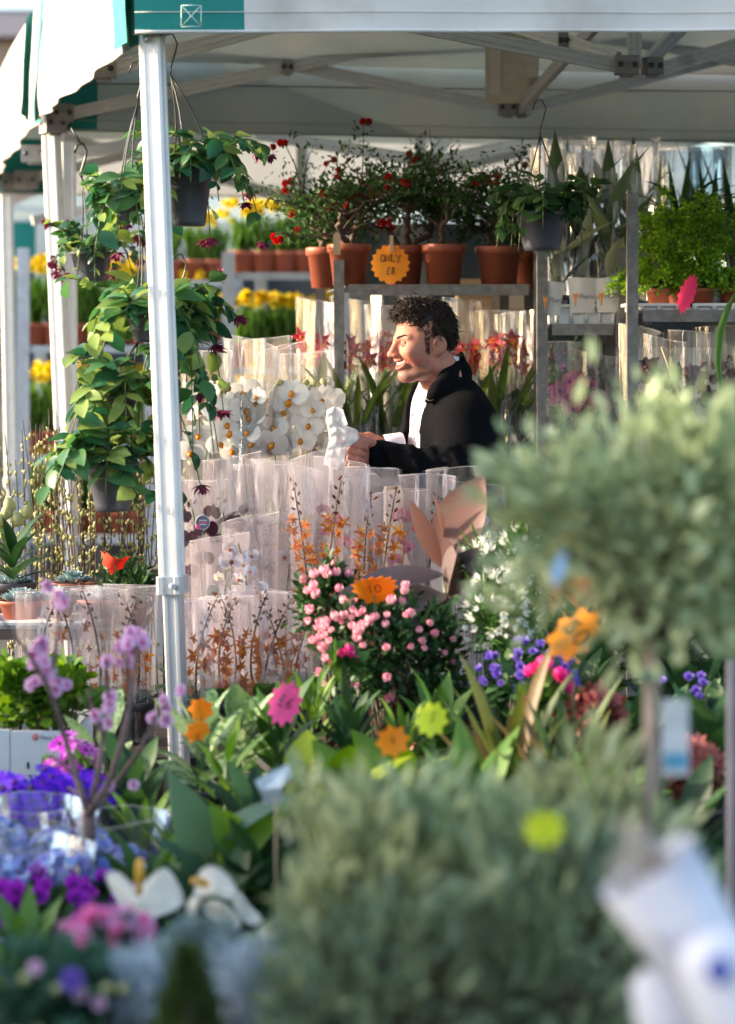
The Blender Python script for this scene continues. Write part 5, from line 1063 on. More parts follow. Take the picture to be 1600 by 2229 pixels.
# a long blade hanging over the fern shelf on the right
T = thing('trailing_leaf_plant', 'single long green blade hanging down at the right edge before the wine orchids', 'plant leaf', W(1568, 690, 6.9)); g = G()
P = np.array([W(1600, 640, 6.9), W(1585, 668, 6.9), W(1568, 720, 6.9), W(1562, 790, 6.9), W(1574, 870, 6.9)]) - np.array(W(1568, 690, 6.9)); wd = np.array((.004, .009, .012, .009, .002)); g.add(np.stack([P - np.outer(wd, (1, 0, 0)), P + (0, -.004, 0), P + np.outer(wd, (1, 0, 0))], 1).reshape(-1, 3), [grid_faces(5, 3)], 0, .5); ob('blade', g, L_mid, T)

# ------------------------------------------------------------------ daffodils on the far trolleys
daff_n = 0
def daffs(px, Y, z, lab, n=8, h=.22):
    T = thing('potted_daffodil', lab, 'daffodils', (XW(px, Y), Y, z), 0, 'potted daffodils on the far trolleys'); pot(T, .07, .11, n=14); rs = np.random.default_rng(int(px + z * 100)); g = G(); m = 60; a = rs.uniform(0, 6.3, m); el = rs.uniform(1.1, 1.5, m); d = np.stack([np.cos(a) * np.cos(el), np.sin(a) * np.cos(el), np.sin(el)], 1); scatter(g, leaf(1, .07, 'strap', 4, .3, .25), rs.normal(0, .025, (m, 3)) * (1, 1, 0) + (0, 0, .1), d, np.stack([-np.cos(a), -np.sin(a), np.full(m, .5)], 1), h * rs.uniform(.7, 1.0, m)); ob('foliage', g, leafm('daffodil_leaf', [(.05, .13, .02), (.09, .2, .03), (.16, .28, .04)], trans=.3), T, kind='stuff')
    for k in range(n + 7): p = np.array((rs.uniform(-.09, .09), rs.uniform(-.07, .03), .1 + h * rs.uniform(.85, 1.1))); bloom(T, 'daff', p, (rs.uniform(-.7, .7), -1, rs.uniform(-.1, .4)), rs.uniform(.046, .064))
words = ('first', 'second', 'third', 'fourth', 'fifth', 'sixth')
for z, tierw in ((1.052, 'low'), (1.402, 'middle'), (1.832, 'top')):
    for i, px in enumerate((528, 575, 622, 668, 712)): daffs(px, 11.25, z, 'yellow daffodils, %s pot on the %s tier beside the red-flowered shrubs' % (words[i], tierw), 8 if tierw != 'top' else 6)
for z, tierw in ((.602, 'bottom'), (.982, 'low'), (1.502, 'upper')):
    for i, px in enumerate((75, 120, 168, 215, 262, 305)): daffs(px, 11.65, z, 'yellow daffodils, %s pot on the %s tier past the leftmost post' % (words[i], tierw), 8, .30)
for z, tierw in ((1.052, 'low'), (1.522, 'middle'), (1.822, 'top')):
    for i, px in enumerate((375, 425, 470)): daffs(px, 12.0, z, 'yellow daffodils, %s pot on the %s tier behind the trailing vines' % (words[i], tierw), 7)
# ------------------------------------------------------------------ hanging baskets
vine_basket(W(412, 492, 6.05), W(372, 60, 6.05), 'hanging basket with slate pot just right of the near tent post', .058, .145, 26, .19, .20, 6, .060, seed=1, nflower=8, square=False, rise=.2)
vine_basket(W(270, 480, 5.98), W(300, 120, 5.98), 'hanging basket peeking out left of the near tent post, with pink flowers', .022, .03, 16, .13, .15, 5, .062, seed=2, nflower=6, square=False)
vine_basket(W(200, 612, 7.45), W(155, 278, 7.45), 'small hanging basket on a black hook at the second tent post', .052, .09, 18, .16, .12, 6, .048, seed=3, nflower=12, dead=True)
vine_basket(W(318, 745, 5.95), W(310, 420, 5.95), 'hanging basket with rounded leaves, second down behind the near post', .045, .06, 18, .22, .34, 6, .074, seed=4, nflower=3, square=False)
vine_basket(W(265, 905, 5.96), W(300, 640, 5.96), 'leafy hanging basket above the catkins, third down behind the near post', .04, .05, 16, .19, .26, 6, .072, seed=5, nflower=4, square=False)
vine_basket(W(245, 1112, 5.94), W(290, 800, 5.94), 'lowest hanging basket with dark pot above the red paper tag', .062, .12, 17, .20, .16, 6, .070, seed=6, nflower=0, square=False)
vine_basket(W(1180, 545, 6.95), W(1176, 205, 6.95), 'dark leaved hanging basket under the tent truss right of the seller', .075, .11, 22, .17, .17, 6, .052, seed=7, nflower=0, square=False, lmat=L_dark, rise=.13)  # dark leaf colour paints in the shade of a backlit basket
vine_basket(W(400, 760, 6.1), W(392, 540, 6.1), 'trailing green basket right of the near post above the white orchids', .03, .04, 13, .12, .32, 6, .072, seed=8, nflower=2, square=False)
# ------------------------------------------------------------------ sleeved orchids on the front table
ords = [  # px, top py, Y, kind, flowers, size, spikes, label
    (440, 1030, 6.22, 'wine', 5, .06, 1, 'wine dark orchid in clear sleeve right beside the near post, with round sticker'), (505, 1028, 6.24, 'wine', 5, .06, 1, 'wine dark orchid in clear sleeve, second from the near post'),
    (570, 1025, 6.24, 'lilac', 6, .055, 1, 'pale lilac orchid in clear sleeve, third from the near post'), (625, 1030, 6.2, 'lilac', 3, .05, 1, 'crumpled shiny sleeve with pale orchid, in front of the paper hand'),
    (690, 1024, 6.10, 'orange', 20, .05, 2, 'orange star orchid with the tallest spike, below the tissue paper'), (740, 1032, 6.22, 'pinkphal', 6, .05, 1, 'pink orchid sleeve just below the hands of the seller'),
    (810, 1046, 6.10, 'orange', 18, .05, 2, 'orange star orchid below the forearm of the seller'), (870, 1055, 6.2, 'pinkphal', 6, .05, 1, 'pink orchid sleeve below the elbow of the seller'), (930, 1062, 6.16, 'orange', 5, .042, 1, 'brown star orchid sleeve left of the pink-brown leaf'),
    (990, 1058, 6.2, 'orange', 4, .042, 1, 'orchid sleeve behind the pink-brown upright leaf'), (1040, 1066, 6.2, 'lilac', 4, .045, 1, 'orchid sleeve at the right end of the row, behind the leaf plant'),
    (545, 1130, 6.06, 'lilac', 7, .058, 1, 'white and lilac moth orchid in a short sleeve near the round sticker'), (478, 1180, 6.08, 'white', 5, .05, 1, 'cream orchid with green buds between post and lilac orchid')]
for i, (px, top, Y, kind, nf, fs, sp, lab) in enumerate(ords):
    zb = .502; orchid((XW(px, Y), Y, zb), ZW(top, Y) - zb, kind, lab, wt=.15 if i != 3 else .19, nfl=nf, fs=fs, spikes=sp, span=.66 if kind == 'orange' else .45, seed=220 + i, arch=.03, fullh=.99 if kind == 'orange' else .9, tmax=.88 if kind == 'orange' else 1.0, bud={'orange': 'orangebud', 'wine': 'winebud', 'white': 'greenbud'}.get(kind), nbud=8 if kind == 'orange' else 3, stemm=M_stemdark if kind == 'orange' else M_stem, group='sleeved orchids on the front table', back=M_back_grey if kind == 'wine' else M_back_lilac)
frow = [(85, 1310, 'lilac', 0, 'nearly empty clear sleeve at the left end of the front row'), (160, 1290, 'orange', 3, 'clear sleeve with few orange blooms, second in the front row'), (215, 1275, 'orange', 7, 'orange star orchid sleeve, third in the front row'), (285, 1300, 'orange', 9, 'orange star orchid sleeve left of the near post, front row'),
        (430, 1310, 'orange', 7, 'orange star orchid sleeve right of the near post, front row'), (495, 1318, 'orange', 10, 'orange star orchid sleeve, second right of the near post'), (565, 1312, 'orange', 12, 'dense orange star orchid sleeve left of the azalea, front row'), (630, 1322, 'orange', 10, 'orange star orchid sleeve touching the azalea bush')]
for i, (px, top, kind, nf, lab) in enumerate(frow):
    Y = 5.95 + .02 * (i % 2); zb = .502; orchid((XW(px, Y), Y, zb), max(.36, ZW(top, Y) - zb), kind, lab, wt=.14, nfl=nf, fs=.047, spikes=1 + (nf > 8), span=.62, seed=240 + i, arch=.05, fullh=1.04, tmax=.72, bud='orangebud', nbud=11, stemm=M_stemdark, group='front row of orange orchid sleeves', back=M_back_lilac)
# round sticker on a sleeve
T = thing('round_sticker', 'round grey sticker with pink dot on the dark orchid sleeve by the post', 'sticker', W(441, 1137, 6.12)); g = G(); V, F = lathe([(.0001, .001), (.0185, .001), (.019, 0), (.0001, 0)], 28); g.add(V, F); g.xf(Matrix.Rotation(R(90), 4, 'X')); ob('disc', g, mat('slate_sticker', (.16, .17, .25), .4), T, smooth=False)
g = G(); V, F = lathe([(.017, .0012), (.0185, .0012), (.0182, .0015), (.0173, .0015)], 28); g.add(V, F); g.xf(Matrix.Rotation(R(90), 4, 'X')); ob('rim_print', g, M_whiteplas, T)
for k, (zz, w) in enumerate(((.005, .02), (.0, .024), (-.005, .018))): g = G(); V, F = box((0.001, -.0016, zz), (w, .0006, .0028)); g.add(V, F); ob('printed_line', g, M_whiteplas if k != 1 else mat('pink_print', (.8, .1, .3), .6), T, smooth=False)
g = G(); V, F = ball((-.012, -.002, -.012), (.007, .001, .006), 10, 5); g.add(V, F); ob('pink_dot', g, mat('pink_print', (.8, .1, .3), .6), T)

# ------------------------------------------------------------------ catkin willow and succulents on the left
for i, (px, top, Y, n, lab) in enumerate(((70, 900, 7.15, 16, 'pussy willow stems with pale catkins, left of the second post'), (130, 880, 7.25, 18, 'pussy willow stems with pale catkins behind the second post'), (210, 900, 7.1, 22, 'pussy willow stems right of the second post, above the red tag'), (290, 890, 7.15, 22, 'pussy willow stems between the vine baskets and near post'), (385, 900, 7.1, 14, 'pussy willow stems just right of the near post'))):
    Y0 = 7.15; T = thing('pussy_willow', lab, 'willow', (XW(px, Y), Y, 0), 0, 'pussy willow bundles'); rs = np.random.default_rng(300 + i); H = ZW(top, Y); V, F = lathe([(.001, 0), (.1, 0), (.13, .34), (.14, .35), (.12, .33), (.001, .1)], 18); g = G(); g.add(V, F); ob('bucket', g, M_darkpot, T); paths = []; gk = G()
    for k in range(n):
        a = rs.uniform(0, 6.3); e = np.array((math.cos(a) * rs.uniform(.02, .15), math.sin(a) * rs.uniform(.02, .1), H * rs.uniform(.86, 1.0))); P = bez((math.cos(a) * .05, math.sin(a) * .05, .1), (e[0] * .4, e[1] * .4, H * .6), e, 16); paths.append(P)
        q = np.repeat(P[6:], 3, 0)[:26] + rs.normal(0, .004, (26, 3)); d = nrm(np.array((0, 0, 1.0)) + rs.normal(0, .35, (26, 3))); Vb, Fb = ball((0, .5, 0), (.27, .5, .27), 5, 4); scatter(gk, (Vb, Fb), q, d, rs.normal(0, 1, (26, 3)), .0155 * rs.uniform(.7, 1.2, 26))
    stems(T, paths, [np.linspace(.003, .0012, 16)] * n, M_stemdark); ob('catkin', gk, P_cream, T, kind='stuff')
L_succ = leafm('succulent_leaf', [(.22, .33, .35), (.32, .45, .47), (.45, .55, .56)], rough=.6, trans=.05)
def rosette(T, c, r, m, n=34):
    g = G(); k = np.arange(n); a = k * 2.4; el = .15 + 1.25 * (k / n); d = np.stack([np.cos(a) * np.cos(el), np.sin(a) * np.cos(el), np.sin(el)], 1); scatter(g, leaf(1, .5, 'spoon', 3, .35, -.5), np.array(c) + d * (1, 1, 0) * r * .1, d, np.stack([-np.cos(a), -np.sin(a), np.full(n, 1.2)], 1), r * (1.05 - .6 * k / n)); ob('rosette', g, m, T)
for i, (px, py, Y, lab) in enumerate(((45, 1290, 6.55, 'pale blue succulent rosettes in terracotta bowl, leftmost'), (118, 1278, 6.6, 'pale blue succulent rosettes behind the second post base'), (215, 1288, 6.58, 'pale blue succulent rosettes right of the second post'), (25, 1262, 6.8, 'back row succulent rosettes at the left edge'), (160, 1258, 6.85, 'back row succulent rosettes by the second post'))):
    T = thing('succulent_pot', lab, 'succulent', (XW(px, Y), Y, .722 + (.02 if Y < 6.7 else .04)), 0, 'succulents in bowls'); pot(T, .06, .05); rs = np.random.default_rng(330 + i)
    for k in range(5): a = k * 1.26; rosette(T, (.032 * math.cos(a), .032 * math.sin(a), .048), .034, L_succ, 26)
    rosette(T, (0, 0, .06), .038, L_succ)
tray((XW(70, 6.5), 6.56, .722), .26, .2, .016, 'white crate tray under the leftmost succulents', 4)
T = thing('potted_green', 'small dark green tufted plant in terracotta behind the red tag', 'potted plant', (XW(280, 6.62), 6.62, .722), 0); pot(T, .055, .055); foliage(T, 500, (0, 0, .1), (.06, .06, .07), leaf(1, .3, 'lance', 2), .04, L_dark)
T = starburst(W(250, 1226, 6.5), .042, (1.0, .10, .05), 'bent coral red paper tag among the succulents', '', tilt=.9, roll=.3, spikes=8, bend=.5, stick=.09, cname='coral')
T = thing('lily_plant', 'broad dark leaves with pale lily buds at the left edge under the willow', 'potted plant', (XW(30, 6.75), 6.75, .722), 0); pot(T, .06, .1, M_darkpot); lm = leafmesh('lily_leaf', L_dark, L=1, Wd=.2, shape='lance', seg=5, fold=.3, curl=.7)
for k in range(18): a = k * 2.4; el = .5 + .8 * (k / 18); d = (math.cos(a) * math.cos(el), math.sin(a) * math.cos(el), math.sin(el)); big_leaf(lm[k % 3], T, (0, 0, .1 + .08 * k / 18), d, (-d[0], -d[1], 1), .17)
for k in range(5): bloom(T, 'greenbud', (-.04 + .02 * k, -.03, .26 + .02 * (k % 3)), (rng.uniform(-.5, .5), -.3, 1), .05, name='bud')

# ------------------------------------------------------------------ cardboard box with green plants, left
Yb = 5.36; bx0, bx1 = XW(-60, Yb), XW(166, Yb); zb0 = .422; zb1 = ZW(1588, Yb); M_whitecard = mat('white_cardboard', (.70, .71, .74), .8, var=.05, nscale=25, stretch=(.2, 1, 6), bump=.05)
T = thing('cardboard_box', 'white cardboard box with red round logo, full of green plants', 'box', ((bx0 + bx1) / 2, Yb + .15, zb0)); w = bx1 - bx0; h = zb1 - zb0
for (c, s) in (((-.0725 * w / .226, -.15, h / 2), (w * .36, .006, h)), ((.185 * w, -.152, h / 2 - .001), (w * .63, .006, h - .003)), ((0, .15, h / 2), (w, .006, h)), ((-w / 2, 0, h / 2), (.006, .294, h)), ((w / 2, 0, h / 2), (.006, .294, h))): g = G(); V, F = box(c, s); g.add(V, F); ob('panel', g, M_whitecard, T, smooth=False)
g = G(); V, F = box((0, 0, .004), (w - .01, .29, .006)); g.add(V, F); ob('base', g, M_whitecard, T, smooth=False)
xl = XW(62, Yb) - (bx0 + bx1) / 2; g = G(); V, F = box((xl, -.1563, ZW(1665, Yb) - zb0), (.005, .002, .014)); g.add(V, F); ob('slot', g, M_black, T, smooth=False)
Mred = mat('red_print', (.6, .06, .07), .6); p = W(78, 1604, Yb) - Vector(((bx0 + bx1) / 2, Yb + .15, zb0))
g = G(); V, F = lathe([(.0001, .0005), (.0073, .0005), (.0075, 0)], 22); g.add(V, F); g.xf(Matrix.Translation((p.x, -.1555, p.z)) @ Matrix.Rotation(R(90), 4, 'X')); ob('logo_disc', g, Mred, T)
g = G()
for s in (-1, 1): V, F = tube([(p.x + s * .003 + .0022 * math.cos(t), -.157, p.z + .0005 + .003 * math.sin(t)) for t in np.linspace(0, PI, 7)], .0006, 4); g.add(V, F)
V, F = tube([(p.x - .005, -.157, p.z - .0005), (p.x, -.157, p.z - .0045), (p.x + .005, -.157, p.z - .0005)], .0006, 4); g.add(V, F); ob('logo_mark', g, M_whiteplas, T)
inst(text_mesh('Flora', .0125, M_print), 'lettering', T, Matrix.Translation((p.x + .0105, -.1562, p.z - .0045)) @ Matrix.Rotation(R(90), 4, 'X')); inst(text_mesh('Holland e', .0125, Mred), 'lettering', T, Matrix.Translation((p.x + .040, -.1562, p.z - .0045)) @ Matrix.Rotation(R(90), 4, 'X'))
for i, (px, dy) in enumerate(((20, .06), (75, .05), (130, .07), (45, .17), (105, .18))):
    T = thing('jade_plant', 'glossy yellow-green jade plant in the white box, %s' % ('front left', 'front middle', 'front right', 'back left', 'back right')[i], 'jade plant', (XW(px, Yb), Yb + .02 + dy, zb0 + .008), 0, 'jade plants in the box'); pot(T, .04, .12, M_darkpot); foliage(T, 150, (0, 0, .245), (.055, .055, .075), leaf(1, .62, 'spoon', 4, .3, -.2), .045, leafm('jade_leaf', [(.05, .13, .012), (.10, .20, .02), (.20, .30, .03)], rough=.3, trans=.3), clumps=20); twigs(T, (0, 0, .24), (.05, .05, .06), 8, base=(0, 0, .1))
# dark crate stack at the far left, below the succulents
T = thing('plant_crate', 'dark plastic crate under the succulent table at the left edge', 'crate', (XW(0, 6.1), 6.15, 0)); g = G()
for k in range(4):
    V, F = box((0, -.15, .05 + k * .15), (.34, .012, .10)); g = G(); g.add(V, F); ob('slat', g, M_darkpot, T, smooth=False)
for sx in (-.17, .17): g = G(); V, F = box((sx, 0, .3), (.02, .3, .6)); g.add(V, F); ob('side', g, M_darkpot, T, smooth=False)

# ------------------------------------------------------------------ purple and blue flowers, lower left
def mound(name, label, cat, px, py, Y, zb, r, leafmat, flowers, nfl, fs, group=None, leafsz=.05, hr=None, nleaf=350, up=.55, pr=.06):
    """low potted plant: leaf dome below, flowers over its top"""
    zt_ = ZW(py, Y); T = thing(name, label, cat, (XW(px, Y), Y, zb), 0, group); H = max(.12, zt_ - zb); pot(T, pr, min(.11, H * .45), M_darkpot); hr = hr or r * .7
    foliage(T, nleaf, (0, 0, H - hr * 1.25), (r * .8, r * .8, hr * .75), leaf(1, .6, 'oval', 3), leafsz * .8, leafmat, zmin=-.2); twigs(T, (0, 0, H - hr), (r * .8, r * .8, hr), 12, M_stem, (0, 0, .08))
    for k in range(nfl):
        d = rdir(1, .05, 1.0)[0]; d[1] = -abs(d[1]) if rng.random() < .75 else d[1]; p = np.array((0, 0, H - hr)) + d * np.array((r, r, hr)) * rng.uniform(.95, 1.12); bloom(T, flowers if isinstance(flowers, str) else flowers[k % len(flowers)], p, d + np.array((0, -.6, .25)) + rng.normal(0, .2, 3), fs * rng.uniform(.8, 1.2))
    return T
mound('cineraria', 'deep violet blue cineraria under the white box', 'cineraria', 55, 1682, 4.92, .285, .11, L_mid, 'violet', 70, .046, 'cinerarias')
mound('cineraria', 'deep violet blue cineraria right of the blossom branch', 'cineraria', 165, 1690, 4.98, .285, .085, L_mid, 'violet', 46, .044, 'cinerarias')
mound('cineraria', 'magenta and white cineraria beside the box corner', 'cineraria', 160, 1608, 5.06, .285, .06, L_mid, 'magenta', 22, .042, 'cinerarias', hr=.10)
mound('cineraria', 'magenta cineraria at the left edge', 'cineraria', -5, 1705, 5.0, .285, .07, L_mid, 'magenta', 20, .04, 'cinerarias')
mfl = G(); 
for k in range(4): petal_at(mfl, leaf(1, .95, 'round', 3, .1, .2), k * 90, .15, .5)
FL['hydra'] = mfl.mesh('hydrangea_floret', [P_hydra])
def hydrangea(px, py, Y, lab, heads, r=.075):
    T = thing('hydrangea', lab, 'hydrangea', (XW(px, Y), Y, .285), 0, 'blue hydrangeas'); zt_ = ZW(py, Y) - .285; pot(T, .07, .11, M_darkpot); foliage(T, 70, (0, .03, zt_ - .17), (.11, .07, .05), leaf(1, .65, 'oval', 4), .07, L_mid, zmin=-.3)
    for (dx, dy, dz) in heads:
        g = G(); n = 110; d = rdir(n, -.5, 1.0); c = np.array((dx, dy, zt_ - r + dz)); up = nrm(rng.normal(0, 1, (n, 3)))
        q = G()
        for k in range(4): petal_at(q, leaf(1, .95, 'round', 3, .1, .2), k * 90, .15, .5, 0, .5)
        Vt = np.concatenate(q.V)[:, [0, 2, 1]] * (1, 1, -1); off = 0; Ft = np.concatenate([f for f in q.F])
        scatter(g, (Vt, [Ft]), c + d * r * rng.uniform(.9, 1.03, (n, 1)), d, up, .026); ob('flower_head', g, P_hydra, T, kind='stuff')
    sleeve(T, zt_ + .02, .16, .26, .16, .22, .003, M_cello_thin, int(px) + 7)
hydrangea(70, 1775, 4.62, 'blue hydrangea in film, left of the blossom tree trunk', ((-.07, 0, 0), (.05, -.03, -.02), (-.01, -.06, -.05), (-.11, -.05, -.06), (.10, -.02, -.05)), .065)
hydrangea(230, 1800, 4.7, 'blue hydrangea in film, right of the blossom tree trunk', ((-.04, 0, 0), (.04, -.02, -.03)), .06)
hydrangea(60, 1862, 4.4, 'blue hydrangea in film at the lower left, nearest', ((-.06, 0, 0), (.06, 0, .01), (0, -.05, -.03)), .07)
mound('petunia', 'dark purple petunia below the blue hydrangeas', 'petunia', 120, 1905, 4.3, .285, .13, L_dark, 'petunia', 26, .042, 'petunias', hr=.06, pr=.05)
mound('petunia', 'dark purple petunia behind the white arum flowers', 'petunia', 215, 1915, 4.36, .285, .08, L_dark, 'petunia', 14, .042, 'petunias', hr=.06, pr=.05)

# ------------------------------------------------------------------ blossom tree (standard peach) in front, left
Yc = 4.55; T = thing('blossom_tree', 'young blossom tree with bare grey branches and lilac pink flowers', 'tree', (XW(205, Yc), Yc, .282)); pot(T, .09, .10, M_darkpot); rs = np.random.default_rng(400); o0 = np.array(T.location)
def cw(px, py, dy=0.0): return np.array(W(px, py, Yc + dy)) - o0
fork = cw(193, 1770); V, F = tube([(0, 0, .06), cw(203, 1950), cw(196, 1850), fork], [.014, .0125, .0115, .012], 8); g = G(); g.add(V, F); ob('trunk', g, mat('blossom_bark', (.17, .11, .10), .8, var=.4, nscale=50, bump=.3), T)
brs = [[(193, 1770), (165, 1690), (140, 1600), (108, 1500), (60, 1420), (-10, 1330)], [(193, 1770), (210, 1700), (225, 1600), (235, 1500), (230, 1430)], [(193, 1770), (240, 1700), (270, 1600), (285, 1520), (300, 1400), (285, 1380)], [(193, 1770), (175, 1730), (150, 1715)], [(193, 1770), (235, 1730), (300, 1640), (340, 1560), (362, 1530)], [(108, 1500), (118, 1440), (125, 1380), (128, 1300)], [(165, 1690), (130, 1660), (110, 1640)], [(160, 1800), (150, 1770), (130, 1740)], [(225, 1600), (205, 1560), (190, 1500)], [(285, 1520), (275, 1440), (270, 1380)]]
paths = []; rad = []
for b in brs:
    P = np.array([cw(x, y, rs.uniform(-.05, .05)) for x, y in b]); t = np.linspace(0, len(P) - 1, 14); i = np.minimum(t.astype(int), len(P) - 2); f_ = (t - i)[:, None]; P = P[i] * (1 - f_) + P[i + 1] * f_; paths.append(P); rad.append(np.linspace(.0085 if len(b) > 4 else .005, .0022, 14))
for P, r_ in zip(paths, rad): V, F = tube(P, r_, 6); g = G(); g.add(V, F); ob('branch', g, MATS['blossom_bark'], T)
for (px, py, n) in ((128, 1300, 4), (130, 1325, 3), (98, 1430, 6), (120, 1455, 4), (90, 1410, 4), (125, 1490, 3), (290, 1390, 7), (275, 1420, 4), (300, 1375, 3), (80, 1500, 3), (250, 1530, 3), (240, 1560, 2), (362, 1530, 3), (355, 1560, 2), (262, 1705, 2), (235, 1440, 2)):
    for k in range(n): bloom(T, 'blossom', cw(px, py) + rs.normal(0, .011, 3), (rs.uniform(-.8, .8), -1, rs.uniform(-.5, .7)), rs.uniform(.026, .036))

# ------------------------------------------------------------------ azalea, white bells, leaf plant, fillers on the middle tables
Ya = 5.52; T = thing('azalea_bush', 'dark green azalea bush dotted with pink buds, below the seller', 'azalea', (XW(845, Ya), Ya, .442)); pot(T, .08, .12, M_terra); za = ZW(1432, Ya) - .442
foliage(T, 2600, (0, 0, za), (.175, .14, .165), leaf(1, .5, 'oval', 3), .026, L_dark, clumps=34, spread=.22); twigs(T, (0, 0, za), (.13, .1, .12), 30, base=(0, 0, .1))
for c_ in range(26):
    d0 = rdir(1, -.35, 1)[0]; d0[1] = -abs(d0[1])
    for k in range(int(rng.integers(2, 7)) if d0[2] > .25 else 1):
        d = nrm(d0 + rng.normal(0, .13, 3)); bloom(T, 'tuft', np.array((0, 0, za)) + d * np.array((.17, .14, .165)) * rng.uniform(.92, 1.04), d + (0, 0, .9) + rng.normal(0, .3, 3), rng.uniform(.013, .023))
T = thing('azalea_bush', 'smaller pink azalea left of the big azalea bush, by the orange orchids', 'azalea', (XW(715, 5.6), 5.6, .442)); pot(T, .06, .1, M_terra); z2 = ZW(1325, 5.6) - .442; foliage(T, 900, (0, 0, z2), (.06, .08, .09), leaf(1, .5, 'oval', 3), .026, L_dark, clumps=16); twigs(T, (0, 0, z2), (.05, .05, .08), 10, base=(0, 0, .09))
for k in range(18): d = rdir(1, -.3, 1)[0]; d[1] = -abs(d[1]); bloom(T, 'tuft', np.array((0, 0, z2)) + d * np.array((.07, .08, .10)), d + (0, 0, .9), rng.uniform(.018, .026))
# white bell plant
for i, (px, py, Y, rx, rz_, nf, lab) in enumerate(((1090, 1330, 5.46, .085, .10, 70, 'feathery plant full of small white flowers, right of the azalea'), (1070, 1222, 5.6, .065, .06, 44, 'taller white-flowered plant beside the pink-brown leaves'), (1135, 1230, 5.55, .05, .09, 26, 'thin white-flowered plant touching the olive tree'))):
    T = thing('white_flower_plant', lab, 'potted flower', (XW(px, Y), Y, .442), 0, 'white flowered plants'); pot(T, .06, .1, M_darkpot); z2 = ZW(py, Y) - .442; foliage(T, 900, (0, 0, z2 - .03), (rx, rx, rz_ * 1.1), leaf(1, .12, 'lance', 2), .05, L_mid, clumps=22); twigs(T, (0, 0, z2), (rx, rx, rz_), 24, M_stem, (0, 0, .09), .002)
    for k in range(nf): d = rdir(1, -.7, 1)[0]; d[1] = -abs(d[1]); bloom(T, 'bell', np.array((0, 0, z2)) + d * np.array((rx, rx, rz_)) * rng.uniform(.8, 1.1), d + rng.normal(0, .5, 3), rng.uniform(.016, .026))
mound('pink_flower_pot', 'bright pink flowers between the white bells and the olive tree', 'potted flower', 1098, 1210, 5.7, .442, .035, L_mid, 'hot', 7, .03, nleaf=120, hr=.05, pr=.04)
# pink-brown leaf plant (ti plant)
Yt = 5.7; T = thing('leaf_plant', 'tropical plant with broad pink-brown upright leaves above the azalea', 'leaf plant', (XW(985, Yt), Yt, .442)); pot(T, .07, .11, M_darkpot); o0 = np.array(T.location); L_ti = leafm('pink_brown_leaf', [(.15, .075, .06), (.21, .105, .085), (.26, .14, .11)], rough=.4, trans=.25); L_ti2 = leafm('grey_purple_leaf', [(.10, .075, .08), (.16, .12, .12), (.24, .18, .17)], rough=.35, trans=.15)
V, F = tube([(0, 0, .1), np.array(W(975, 1330, Yt)) - o0, np.array(W(970, 1240, Yt)) - o0], [.012, .01, .009], 7); g = G(); g.add(V, F); ob('stem', g, M_stem, T)
for (b, t, wd, m, nup, cu) in (((965, 1225), (1042, 1045), .56, L_ti, (-.4, -1, .2), .15), ((960, 1235), (888, 1095), .26, L_ti, (.4, -1, .3), -.15), ((970, 1180), (950, 1080), .12, L_ti, (.7, -1, 0), .1), ((965, 1250), (762, 1258), .22, L_ti2, (.1, -.75, .8), .35), ((972, 1290), (985, 1190), .25, L_ti2, (-1, -1, .3), .1), ((960, 1290), (862, 1300), .42, L_ti2, (0, -.8, 1), .5), ((985, 1300), (1055, 1190), .2, L_ti2, (.8, -.8, .4), .6), ((975, 1300), (1010, 1210), .28, L_ti2, (-.4, -1, .2), .3), ((965, 1300), (905, 1330), .4, L_ti2, (.2, -.8, 1), .5)):
    a = np.array(W(*b, Yt)) - o0; e = np.array(W(*t, Yt - (.22 if m is L_ti2 else .05))) - o0; g = G(); V, F = leaf(1, wd, 'oval', 10, .3, cu, .03); g.add(V, F, 0, rng.random()); big_leaf(g.mesh('broad_leaf', [m]), T, a, e - a, nup, np.linalg.norm(e - a) * 1.05)
starburst(W(815, 1284, 5.46), .05, (1.0, .36, .01), 'orange tag with handwritten 10 tucked under the grey leaf', '10', tilt=.75, roll=-.15, spikes=14, stick=.1, squash=1.1)
# purple small flowers and hot pink ones near the olive tree
mound('lavender_flower_pot', 'small violet flowers under the big orange tag', 'potted flower', 1150, 1400, 5.3, .442, .11, L_dark, 'lav', 46, .024, hr=.09)
mound('lavender_flower_pot', 'small violet flowers right of the olive tree stem', 'potted flower', 1500, 1480, 5.2, .442, .16, L_dark, 'lav', 40, .026, hr=.12, leafsz=.08)
mound('pink_flower_pot', 'bright pink blooms below the big orange tag', 'potted flower', 1185, 1462, 4.9, .285, .05, L_mid, 'hot', 7, .045, nleaf=160, hr=.06)
mound('red_flower_pot', 'dusty red tufted flowers left of the olive tree stem', 'potted flower', 1290, 1500, 4.9, .285, .06, L_red, 'redtuft', 22, .03, nleaf=220, hr=.06)
mound('red_flower_pot', 'dusty red tufted flowers right of the olive tree stem', 'potted flower', 1505, 1620, 4.7, .285, .05, L_red, 'redtuft', 24, .03, nleaf=160, hr=.06)
mound('pink_flower_pot', 'coral pink flowers in the middle of the greenery', 'potted flower', 750, 1415, 5.3, .442, .02, L_mid, 'hot', 5, .03, nleaf=60, hr=.03, pr=.03)

